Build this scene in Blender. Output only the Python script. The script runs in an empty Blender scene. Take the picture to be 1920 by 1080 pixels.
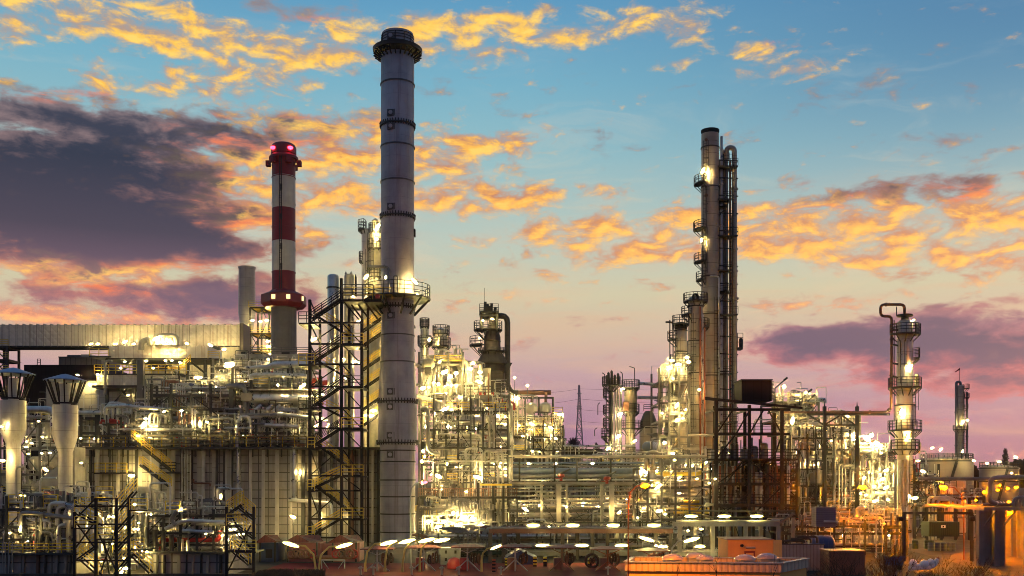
import bpy, math, random
from mathutils import Vector
R = math.radians
rnd = random.Random(7)
scene = bpy.context.scene

# ---------------------------------------------------------------- camera
FPX, HY, CH = 1867.0, 900.0, 8.0          # focal length in photo pixels, horizon row, eye height
cam = bpy.data.objects.new('camera', bpy.data.cameras.new('camera'))
scene.collection.objects.link(cam)
cam.location = (0, 0, CH)
cam.rotation_euler = (R(90), 0, 0)
cam.data.sensor_width = 36
cam.data.lens = 36 * FPX / 1920
cam.data.shift_y = (HY - 540) / 1920
cam.data.clip_start = 0.5
cam.data.clip_end = 9000
scene.camera = cam

def P(px, py, Y):
    return Vector(((px - 960) * Y / FPX, Y, CH + (HY - py) * Y / FPX))
def PX(px, Y): return (px - 960) * Y / FPX
def PZ(py, Y): return CH + (HY - py) * Y / FPX
def S(n, Y): return n * Y / FPX

def lin(r, g, b):
    f = lambda c: c / 12.92 if c <= 0.04045 else ((c + 0.055) / 1.055) ** 2.4
    return (f(r / 255), f(g / 255), f(b / 255), 1)

# ---------------------------------------------------------------- render settings
scene.render.engine = 'CYCLES'
cy = scene.cycles
cy.use_denoising = True
cy.max_bounces = 4
cy.diffuse_bounces = 2
cy.glossy_bounces = 2
cy.transmission_bounces = 1
cy.volume_bounces = 0
cy.transparent_max_bounces = 4
cy.sample_clamp_indirect = 2.0
cy.filter_width = 0.9
cy.use_light_tree = True
cy.caustics_reflective = False
cy.caustics_refractive = False
scene.view_settings.view_transform = 'Standard'
scene.view_settings.look = 'None'
scene.view_settings.exposure = 0.0
scene.view_settings.gamma = 1.0

# ---------------------------------------------------------------- world: dusk sky with sunset clouds
world = bpy.data.worlds.new("World")
scene.world = world
world.use_nodes = True
nt = world.node_tree
nt.nodes.clear()
SUN_EL, SUN_AZ = R(1.5), R(35)
def nd(t, **kw):
    n = nt.nodes.new(t)
    for k, v in kw.items(): setattr(n, k, v)
    return n
def put(sock, v):
    if hasattr(v, 'is_output'): nt.links.new(v, sock)
    else: sock.default_value = v
def M(op, a, b=0.0, c=0.0, clamp=False):
    n = nd('ShaderNodeMath', operation=op, use_clamp=clamp)
    put(n.inputs[0], a); put(n.inputs[1], b); put(n.inputs[2], c)
    return n.outputs[0]
def V(op, a, b=(0, 0, 0), c=(0, 0, 0)):
    n = nd('ShaderNodeVectorMath', operation=op)
    put(n.inputs[0], a); put(n.inputs[1], b); put(n.inputs[2], c)
    return n.outputs['Value'] if op in ('DOT_PRODUCT', 'LENGTH') else n.outputs['Vector']
def SS(x, a, b, lo=0.0, hi=1.0):
    n = nd('ShaderNodeMapRange', interpolation_type='SMOOTHSTEP')
    put(n.inputs[0], x)
    for i, v in enumerate((a, b, lo, hi)): put(n.inputs[i + 1], v)
    return n.outputs[0]
def MIX(f, a, b, mode='MIX'):
    n = nd('ShaderNodeMix', data_type='RGBA', blend_type=mode)
    put(n.inputs[0], f); put(n.inputs[6], a); put(n.inputs[7], b)
    return n.outputs[2]
def NOISE(v, scale, detail, rough, dist=0.0, lac=2.0):
    n = nd('ShaderNodeTexNoise', noise_dimensions='3D')
    put(n.inputs['Vector'], v)
    n.inputs['Scale'].default_value = scale; n.inputs['Detail'].default_value = detail
    n.inputs['Roughness'].default_value = rough; n.inputs['Distortion'].default_value = dist
    n.inputs['Lacunarity'].default_value = lac
    return n.outputs[0]
def RAMP(f, stops):
    n = nd('ShaderNodeValToRGB')
    put(n.inputs[0], f)
    e = n.color_ramp.elements
    while len(e) > 1: e.remove(e[-1])
    e[0].position, e[0].color = stops[0]
    for p, c in stops[1:]:
        k = e.new(p); k.color = c
    return n.outputs[0]
tc = nd('ShaderNodeTexCoord')
sep = nd('ShaderNodeSeparateXYZ')
nt.links.new(tc.outputs['Generated'], sep.inputs[0])
DEG = 180 / math.pi
az = M('MULTIPLY', M('ARCTAN2', sep.outputs[0], sep.outputs[1]), DEG)
el = M('MULTIPLY', M('ARCSINE', sep.outputs[2]), DEG)
cmb = nd('ShaderNodeCombineXYZ')
put(cmb.inputs[0], az); put(cmb.inputs[1], el)
Q = cmb.outputs[0]                                    # azimuth, elevation in degrees
def sky_ang(px, py):
    return math.degrees(math.atan((px - 960) / FPX)), math.degrees(math.atan((HY - py) / math.hypot(FPX, px - 960)))
# large soft warp so that the cloud banks get ragged outlines
wn = nd('ShaderNodeTexNoise', noise_dimensions='3D')
put(wn.inputs['Vector'], V('MULTIPLY', Q, (0.22, 0.45, 1))); wn.inputs['Detail'].default_value = 4; wn.inputs['Scale'].default_value = 1.0
QW = V('MULTIPLY_ADD', V('SUBTRACT', wn.outputs['Color'], (0.5, 0.5, 0.5)), (3.2, 1.7, 0), Q)
def blobs(lst):
    tot = None
    for (px, py, rx, ry, w) in lst:
        a, e = sky_ang(px, py)
        ix, iy = 1 / (rx / 33.0), 1 / (ry / 33.0)
        v = V('MULTIPLY_ADD', QW, (ix, iy, 0), (-a * ix, -e * iy, 0))
        g = M('POWER', math.exp(-1), V('DOT_PRODUCT', v, v))
        tot = M('MULTIPLY_ADD', g, w, tot if tot is not None else 0.0)
    return tot
LIT = blobs([(250, 150, 330, 50, .3), (1000, 440, 240, 50, .22), (1480, 110, 160, 36, .28), (40, 30, 70, 40, .8), (200, 20, 150, 30, .55), (300, 45, 130, 35, .75), (260, 70, 80, 25, .5), (420, 100, 120, 26, .9), (560, 92, 130, 30, .95),
             (700, 70, 130, 34, .9), (840, 55, 120, 34, .95), (960, 60, 120, 34, 1.0), (1060, 75, 60, 22, .6), (1140, 45, 60, 30, .8),
             (1270, 40, 90, 32, 1.0), (1400, 95, 60, 18, .7), (1470, 130, 50, 14, .55), (1285, 116, 25, 9, .5),
             (400, 160, 110, 28, .5), (240, 165, 70, 16, .45), (110, 182, 60, 9, .5), (530, 145, 120, 22, .4),
             (600, 262, 130, 42, 1.0), (840, 290, 110, 40, 1.1), (950, 262, 90, 26, .9), (580, 335, 150, 56, 1.05), (440, 330, 110, 66, .85), (680, 380, 100, 24, .75), (480, 400, 100, 30, .7),
             (880, 370, 130, 34, .95), (990, 365, 100, 24, .9), (1060, 440, 80, 24, .8), (1180, 450, 140, 38, 1.1), (1290, 430, 130, 40, 1.1),
             (420, 420, 90, 26, .65), (590, 445, 60, 16, .8), (1150, 360, 60, 12, .55), (330, 300, 90, 24, .5),
             (1450, 430, 140, 54, 1.0), (1600, 430, 130, 54, .8), (1760, 425, 140, 52, .75), (1890, 420, 110, 56, .85), (1700, 480, 190, 28, .65), (1880, 470, 100, 22, .65),
             (120, 518, 200, 20, 1.15), (250, 500, 120, 18, .8), (60, 588, 190, 18, .85), (230, 592, 140, 16, .95), (60, 470, 120, 14, .5), (1090, 500, 110, 26, .42), (1010, 560, 170, 26, .42), (1560, 570, 160, 14, .35), (1720, 555, 120, 12, .35)])
DRK = blobs([(60, 300, 230, 72, 1.3), (170, 385, 290, 88, 1.3), (200, 450, 260, 40, .8), (310, 340, 130, 60, .6), (20, 440, 220, 56, 1.1), (300, 440, 150, 34, .75), (330, 250, 260, 34, .8), (130, 218, 200, 18, .6), (560, 250, 150, 26, .6), (480, 215, 140, 10, .4),
             (200, 560, 270, 24, .95), (420, 562, 140, 36, 1.15), (600, 560, 110, 20, .3), (510, 18, 90, 20, .5), (690, 15, 80, 16, .45), (190, 183, 60, 9, .5),
             (1830, 640, 270, 56, 1.35), (1620, 640, 160, 36, 1.0), (1490, 648, 90, 24, .75), (1880, 710, 230, 50, .8), (1490, 378, 150, 28, .45), (1800, 362, 210, 40, .62), (1640, 370, 120, 24, .4), (1900, 500, 130, 14, .4), (1700, 520, 90, 12, .3),
             (1260, 540, 60, 14, .45), (1390, 570, 40, 9, .4)])
SKM = V('MULTIPLY', Q, (0.46, 1.0, 1))
n1 = NOISE(SKM, 1.0, 10, 0.56, 0.35)
n1b = NOISE(V('ADD', SKM, (0.12, -0.30, 0)), 1.0, 5, 0.55, 0.25)
n2 = NOISE(V('MULTIPLY', Q, (1.6, 2.8, 1)), 1.0, 6, 0.62, 0.2)
n3 = NOISE(V('MULTIPLY', Q, (0.17, 0.62, 1)), 1.0, 9, 0.58, 0.5)
n3b = NOISE(V('MULTIPLY_ADD', Q, (0.17, 0.62, 1), (0.03, -0.20, 0)), 1.0, 6, 0.55, 0.5)
relief = M('SUBTRACT', n1, n1b)                       # lit where the cloud thins out towards the low sun
drelief = M('SUBTRACT', n3, n3b)
elf = M('DIVIDE', el, 30.0, clamp=True)
# heavy grey banks
dD = M('ADD', DRK, M('MULTIPLY_ADD', M('SUBTRACT', n3, 0.5), 2.5, M('MULTIPLY', M('SUBTRACT', n1, 0.5), 2.8)))
aD = SS(dD, 0.20, 1.05)
kD = SS(M('ADD', M('MULTIPLY_ADD', drelief, -3.2, dD), M('MULTIPLY', M('SUBTRACT', n2, 0.5), 0.8)), 0.30, 1.85)
drk_core = RAMP(elf, [(0.0, lin(150, 104, 130)), (0.24, lin(108, 88, 108)), (0.34, lin(122, 94, 108)), (0.44, lin(78, 68, 80)), (0.56, lin(52, 54, 68)), (0.66, lin(66, 66, 80)), (0.75, lin(108, 100, 116)), (1.0, lin(134, 126, 130))])
drk_edge = RAMP(elf, [(0.0, lin(196, 130, 142)), (0.20, lin(206, 112, 116)), (0.27, lin(176, 122, 130)), (0.36, lin(190, 122, 104)), (0.46, lin(176, 116, 100)), (0.56, lin(150, 122, 120)), (0.68, lin(142, 128, 130)), (1.0, lin(160, 146, 140))])
drk_col = MIX(kD, drk_edge, drk_core)
glow = M('MULTIPLY', SS(LIT, 0.05, 0.5), M('MULTIPLY', SS(drelief, 0.0, 0.16), M('SUBTRACT', 1.0, SS(dD, 1.0, 1.7))))
drk_col = MIX(M('MULTIPLY', glow, 0.85), drk_col, lin(250, 126, 72))
# sunlit broken clouds
dL = M('ADD', M('MINIMUM', LIT, 0.95), M('MULTIPLY_ADD', M('SUBTRACT', n1, 0.5), 3.2, M('MULTIPLY', M('SUBTRACT', n2, 0.5), 0.9)))
aL = SS(dL, 0.28, 1.28)
lit_bright = RAMP(elf, [(0.0, lin(225, 150, 140)), (0.28, lin(250, 172, 120)), (0.38, lin(255, 190, 96)), (0.50, lin(255, 184, 84)), (0.66, lin(255, 192, 72)), (1.0, lin(255, 210, 96))])
lit_shade = RAMP(elf, [(0.0, lin(180, 130, 140)), (0.30, lin(216, 134, 110)), (0.46, lin(206, 138, 96)), (0.60, lin(196, 128, 92)), (0.74, lin(180, 150, 130)), (1.0, lin(166, 152, 140))])
kL = SS(M('ADD', M('MULTIPLY', relief, 3.0), M('MULTIPLY_ADD', SS(dL, 0.4, 1.5), 0.34, M('MULTIPLY', M('SUBTRACT', n3, 0.5), 0.9))), -0.22, 0.60)
lit_col = MIX(kL, lit_shade, lit_bright)
lit_col = MIX(M('MULTIPLY', SS(M('ADD', relief, M('MULTIPLY', M('SUBTRACT', n2, 0.5), 0.25)), 0.02, 0.2), M('MULTIPLY', SS(dL, 0.6, 1.4), 0.8)), lit_col, RAMP(elf, [(0.0, lin(255, 190, 150)), (0.4, lin(255, 208, 96)), (1.0, lin(255, 222, 118))]))
lit_a = M('MULTIPLY', aL, M('SUBTRACT', 1.0, M('MULTIPLY', SS(dD, 0.75, 1.35), 0.93)))
# clear air: Nishita for the light and its falloff, tinted to the photographed dusk
sky = nd('ShaderNodeTexSky', sky_type='NISHITA', sun_disc=False, sun_elevation=SUN_EL, sun_rotation=SUN_AZ)
sky.air_density = 1.0; sky.dust_density = 1.5; sky.ozone_density = 3.0
clear = RAMP(elf, [(0.0, lin(138, 106, 136)), (0.10, lin(168, 126, 150)), (0.20, lin(190, 154, 158)), (0.27, lin(206, 178, 154)), (0.35, lin(204, 194, 160)), (0.45, lin(182, 194, 180)),
                   (0.60, lin(144, 184, 190)), (0.72, lin(118, 172, 192)), (0.86, lin(92, 150, 186)), (1.0, lin(80, 132, 172))])
azr = SS(az, -4.0, 30.0)
clear = MIX(M('MULTIPLY', azr, M('MULTIPLY', SS(elf, 0.35, 0.8), 0.75)), clear, lin(70, 112, 152))
haze_n = NOISE(V('MULTIPLY', Q, (0.12, 0.9, 1)), 1.0, 5, 0.55, 0.6)
clear = MIX(M('MULTIPLY', SS(haze_n, 0.45, 0.7), M('MULTIPLY', SS(elf, 0.62, 0.35), 0.35)), clear, lin(222, 178, 140))
veil = NOISE(V('MULTIPLY', QW, (0.10, 0.42, 1)), 1.0, 8, 0.6, 0.8)
clear = MIX(M('MULTIPLY', SS(veil, 0.5, 0.72), M('MULTIPLY', SS(elf, 0.95, 0.45), 0.42)), clear, RAMP(elf, [(0.0, lin(196, 150, 160)), (0.3, lin(236, 190, 150)), (0.5, lin(226, 206, 168)), (0.75, lin(178, 190, 192)), (1.0, lin(150, 168, 184))]))
col = MIX(lit_a, MIX(aD, clear, drk_col), lit_col)
back = SS(M('ABSOLUTE', az), 60.0, 130.0)             # eastern half: plain blue dusk
col = MIX(back, col, MIX(SS(elf, 0.0, 1.0), lin(112, 108, 134), lin(74, 100, 136)))
col = MIX(SS(el, 0.0, -2.0), col, lin(60, 52, 60))
bg = nd('ShaderNodeBackground'); put(bg.inputs[0], col); bg.inputs[1].default_value = 1.06
bg2 = nd('ShaderNodeBackground'); put(bg2.inputs[0], sky.outputs[0]); bg2.inputs[1].default_value = 0.02
add = nd('ShaderNodeAddShader'); nt.links.new(bg.outputs[0], add.inputs[0]); nt.links.new(bg2.outputs[0], add.inputs[1])
out = nd('ShaderNodeOutputWorld'); nt.links.new(add.outputs[0], out.inputs[0])
world.cycles.sampling_method = 'MANUAL'; world.cycles.sample_map_resolution = 512

# ---------------------------------------------------------------- sun, almost set beyond the plant
sun = bpy.data.objects.new('sun', bpy.data.lights.new('sun', 'SUN'))
scene.collection.objects.link(sun)
sun.data.energy = 0.12
sun.data.angle = R(10)
sun.data.color = (1.0, 0.62, 0.36)
sun.rotation_euler = (R(90) - SUN_EL, 0, math.pi - SUN_AZ)   # shines from behind the plant, from the right

# ---------------------------------------------------------------- mesh helpers
COL = scene.collection
class MB:
    def __init__(self): self.v = []; self.f = []; self.mi = []
    def add(self, vs, fs):
        b = len(self.v)
        self.v += [tuple(v) for v in vs]
        self.f += [tuple(i + b for i in f) for f in fs]
        return self
    def box(self, x0, x1, y0, y1, z0, z1):
        return self.add([(x0, y0, z0), (x1, y0, z0), (x1, y1, z0), (x0, y1, z0), (x0, y0, z1), (x1, y0, z1), (x1, y1, z1), (x0, y1, z1)],
                        [(0, 3, 2, 1), (4, 5, 6, 7), (0, 1, 5, 4), (1, 2, 6, 5), (2, 3, 7, 6), (3, 0, 4, 7)])
    def pbox(self, px0, px1, py0, py1, Y, D):
        return self.box(PX(px0, Y), PX(px1, Y), Y, Y + D, PZ(py1, Y), PZ(py0, Y))
    def bar(self, p, q, w, h=None):
        h = h or w
        p, q = Vector(p), Vector(q)
        d = (q - p)
        if d.length < 1e-5: return self
        d.normalize()
        up = Vector((0, 0, 1)) if abs(d.z) < 0.95 else Vector((0, 1, 0))
        s = d.cross(up).normalized() * (w / 2)
        u = s.cross(d).normalized() * (h / 2)
        vs = [p - s - u, p + s - u, p + s + u, p - s + u, q - s - u, q + s - u, q + s + u, q - s + u]
        return self.add(vs, [(0, 1, 2, 3), (7, 6, 5, 4), (0, 4, 5, 1), (1, 5, 6, 2), (2, 6, 7, 3), (3, 7, 4, 0)])
    def ibeam(self, p, q, w):                          # H-section
        p, q = Vector(p), Vector(q)
        t = w * 0.16
        if abs((q - p).normalized().z) > 0.7:
            o = Vector((0, w / 2 - t / 2, 0))
        else:
            o = Vector((0, 0, w / 2 - t / 2))
        if abs((q - p).normalized().z) > 0.7:
            self.bar(p - o, q - o, w, t); self.bar(p + o, q + o, w, t); self.bar(p, q, t, w - 2 * t)
        else:
            self.bar(p - o, q - o, w, t); self.bar(p + o, q + o, w, t); self.bar(p, q, t, w - 2 * t)
        return self
    def spine(self, pts, rad, n=8, caps=True):
        pts = [Vector(p) for p in pts]
        if not isinstance(rad, (list, tuple)): rad = [rad] * len(pts)
        b = len(self.v); ref = None
        for i, p in enumerate(pts):
            a = pts[max(i - 1, 0)]; c = pts[min(i + 1, len(pts) - 1)]
            t = (c - a).normalized() if (c - a).length > 1e-6 else Vector((0, 0, 1))
            if ref is None:
                ref = Vector((0, 0, 1)) if abs(t.z) < 0.9 else Vector((1, 0, 0))
            s = (ref - t * ref.dot(t))
            if s.length < 1e-4: s = t.orthogonal()
            s.normalize(); ref = s
            u = t.cross(s)
            for k in range(n):
                an = 2 * math.pi * (k + 0.5) / n
                self.v.append(tuple(p + (s * math.cos(an) + u * math.sin(an)) * rad[i]))
        for i in range(len(pts) - 1):
            for k in range(n):
                k2 = (k + 1) % n
                self.f.append((b + i * n + k, b + i * n + k2, b + (i + 1) * n + k2, b + (i + 1) * n + k))
        if caps:
            self.f.append(tuple(b + k for k in reversed(range(n))))
            e = b + (len(pts) - 1) * n
            self.f.append(tuple(e + k for k in range(n)))
        return self
    def lathe(self, x, y, prof, n=24, a0=0.0, a1=2 * math.pi):
        full = abs(a1 - a0 - 2 * math.pi) < 1e-4
        m = n if full else n + 1
        b = len(self.v)
        for (r, z) in prof:
            for k in range(m):
                an = a0 + (a1 - a0) * k / n
                self.v.append((x + r * math.cos(an), y + r * math.sin(an), z))
        for i in range(len(prof) - 1):
            for k in range(n):
                k2 = (k + 1) % m
                self.f.append((b + i * m + k, b + i * m + k2, b + (i + 1) * m + k2, b + (i + 1) * m + k))
        return self
    def ell(self, c, rx, ry, rz, n=10, m=6, tilt=0.0):
        c = Vector(c); b = len(self.v); ct, st = math.cos(tilt), math.sin(tilt)
        for i in range(m + 1):
            th = math.pi * i / m
            for k in range(n):
                ph = 2 * math.pi * k / n
                x = -math.cos(th) * rx; y = math.sin(th) * math.cos(ph) * ry; z = math.sin(th) * math.sin(ph) * rz
                self.v.append((c.x + x * ct - z * st, c.y + y, c.z + x * st + z * ct))
        for i in range(m):
            for k in range(n):
                k2 = (k + 1) % n
                self.f.append((b + i * n + k, b + (i + 1) * n + k, b + (i + 1) * n + k2, b + i * n + k2))
        return self
    def build(self, name, m, parent=None, smooth=False):
        off = parent.location if parent is not None else Vector()
        if parent is not None and parent.parent is not None: off = parent.parent.location
        me = bpy.data.meshes.new(name)
        vs = [(v[0] - off.x, v[1] - off.y, v[2] - off.z) for v in self.v] if parent is not None else self.v
        me.from_pydata(vs, [], self.f)
        me.materials.append(m)
        if smooth:
            me.shade_smooth()
            me.set_sharp_from_angle(angle=R(38))
        o = bpy.data.objects.new(name, me)
        COL.objects.link(o)
        if parent is not None: o.parent = parent
        return o

def tag(o, label, cat, group=None, kind=None):
    if label: o['label'] = label
    if cat: o['category'] = cat
    if group: o['group'] = group
    if kind: o['kind'] = kind
    return o
def thing(name, label, cat, loc=(0, 0, 0), group=None):
    o = bpy.data.objects.new(name, None)
    o.empty_display_size = 0.5
    COL.objects.link(o)
    o.location = loc
    return tag(o, label, cat, group)

def bend(pts, rad, n=3):
    pts = [Vector(p) for p in pts]
    out = [pts[0]]
    for i in range(1, len(pts) - 1):
        a, b, c = pts[i - 1], pts[i], pts[i + 1]
        d1, d2 = (a - b), (c - b)
        r = min(rad, d1.length * 0.49, d2.length * 0.49)
        s, e = b + d1.normalized() * r, b + d2.normalized() * r
        for k in range(n + 1):
            t = k / n
            out.append(s * (1 - t) ** 2 + b * 2 * t * (1 - t) + e * t ** 2)
    out.append(pts[-1])
    return out
def pipe(mb, pts, r, n=8, flanges=True, bendr=3.0):
    mb.spine(bend(pts, r * bendr), r, n)
    if flanges:
        for i in range(len(pts) - 1):
            a, b = Vector(pts[i]), Vector(pts[i + 1])
            L = (b - a).length
            if L > 12 * r:
                k = max(1, int(L / max(26 * r, 3.0)))
                for j in range(k):
                    t = (j + 0.5 + 0.3 * math.sin(i * 3 + j * 7.1 + a.x)) / k
                    c = a.lerp(b, t); d = (b - a).normalized() * max(r * 0.3, 0.03)
                    mb.spine([c - d, c + d], r * 1.5, n)
    return mb
def rail_mb(mb, pts, h=1.1, gap=1.5, w=0.07):
    pts = [Vector(p) for p in pts]
    for i in range(len(pts) - 1):
        a, b = pts[i], pts[i + 1]
        L = (b - a).length
        k = max(1, int(L / gap))
        for j in range(k + 1):
            c = a.lerp(b, j / k)
            mb.bar(c, c + Vector((0, 0, h)), w)
        for f in (0.36, 0.68, 1.0):
            mb.bar(a + Vector((0, 0, h * f)), b + Vector((0, 0, h * f)), w)
    return mb
def ladder(par, x, y, z0, z1, m, cage=True, w=0.5):
    mb = MB()
    for s in (-w / 2, w / 2): mb.bar((x + s, y, z0), (x + s, y, z1), 0.07)
    k = int((z1 - z0) / 0.6)
    for i in range(1, k + 1): mb.bar((x - w / 2, y, z0 + i * 0.6), (x + w / 2, y, z0 + i * 0.6), 0.05)
    if cage:
        for s in (-0.38, 0, 0.38): mb.bar((x + s, y - 0.7 + abs(s) * 0.5, z0 + 2), (x + s, y - 0.7 + abs(s) * 0.5, z1), 0.05)
        for i in range(2, int((z1 - z0) / 1.2)):
            z = z0 + i * 1.2
            mb.spine([(x - w / 2, y, z), (x - 0.4, y - 0.5, z), (x, y - 0.72, z), (x + 0.4, y - 0.5, z), (x + w / 2, y, z)], 0.035, 4)
    return mb.build('ladder', m, par)
def stair(par, p, q, m, mr, wid=0.9, rail_w=0.07, name='stair_flight', sh=0.24, gap=0.35):
    """flight from p (bottom) to q (top), running in X, its width in Y"""
    p, q = Vector(p), Vector(q)
    mb = MB()
    for s in (0, wid):
        o = Vector((0, s, 0))
        mb.bar(p + o, q + o, 0.08, sh)
    n = max(3, int((q - p).length / gap))
    for i in range(1, n):
        c = p.lerp(q, i / n)
        mb.box(c.x - 0.11, c.x + 0.11, p.y + 0.05, p.y + wid - 0.05, c.z + 0.01, c.z + 0.04)
    f = mb.build(name, m, par)
    rb = MB()
    for s in (0, wid):
        a, b = p + Vector((0, s, 0.1)), q + Vector((0, s, 0.1))
        k = max(2, int((b - a).length / 1.4))
        for j in range(k + 1):
            c = a.lerp(b, j / k); rb.bar(c, c + Vector((0, 0, 1.0)), rail_w)
        for h in (0.38, 0.7, 1.0):
            rb.bar(a + Vector((0, 0, h)), b + Vector((0, 0, h)), rail_w)
    rb.build('handrail', mr, f)
    return f
def ring_platform(par, x, y, ri, ro, z, m, mr, a0=0, a1=360, h=1.1, brackets=True):
    a0, a1 = R(a0), R(a1)
    n = max(4, int((a1 - a0) / R(18)))
    mb = MB()
    full = abs(a1 - a0 - 2 * math.pi) < 1e-3
    mb.lathe(x, y, [(ri, z - 0.18), (ro, z - 0.18), (ro, z), (ri, z), (ri, z - 0.18)], n, a0, a1)
    if brackets:
        for k in range(0, n + 1, 2):
            an = a0 + (a1 - a0) * k / n
            c, s = math.cos(an), math.sin(an)
            mb.bar((x + ri * c, y + ri * s, z - 0.2 - (ro - ri) * 0.9), (x + ro * 0.97 * c, y + ro * 0.97 * s, z - 0.2), 0.1)
    d = mb.build('platform', m, par)
    rb = MB()
    pts = [(x + ro * 0.98 * math.cos(a0 + (a1 - a0) * k / n), y + ro * 0.98 * math.sin(a0 + (a1 - a0) * k / n), z) for k in range(n + 1)]
    if not full: pts = [(x + ri * math.cos(a0), y + ri * math.sin(a0), z)] + pts + [(x + ri * math.cos(a1), y + ri * math.sin(a1), z)]
    rail_mb(rb, pts, h, 1.6)
    rb.build('railing', mr, d)
    return d
def dome(r, z, h, n=5):                               # profile of a dished head, from the rim to the apex
    return [(r * math.cos(math.pi / 2 * k / n) if k < n else 0.001, z + h * math.sin(math.pi / 2 * k / n)) for k in range(n + 1)]
def drum(mb, a, b, r, n=14):                          # horizontal vessel with dished ends
    a, b = Vector(a), Vector(b)
    d = (b - a).normalized() * r * 0.5
    ks = (0.02, 0.5, 0.8, 0.95, 1.0)
    hs = (1.0, 0.87, 0.6, 0.3, 0.0)
    pts = [a - d * h for h in hs] + [b + d * h for h in reversed(hs)]
    rad = [r * k for k in ks] + [r * k for k in reversed(ks)]
    mb.spine(pts, rad, n)
    L = (b - a).length
    for t in (0.22, 0.5, 0.78):
        c = a.lerp(b, t); e = (b - a).normalized() * 0.05
        mb.spine([c - e, c + e], r * 1.03, n)
    return mb

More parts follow.
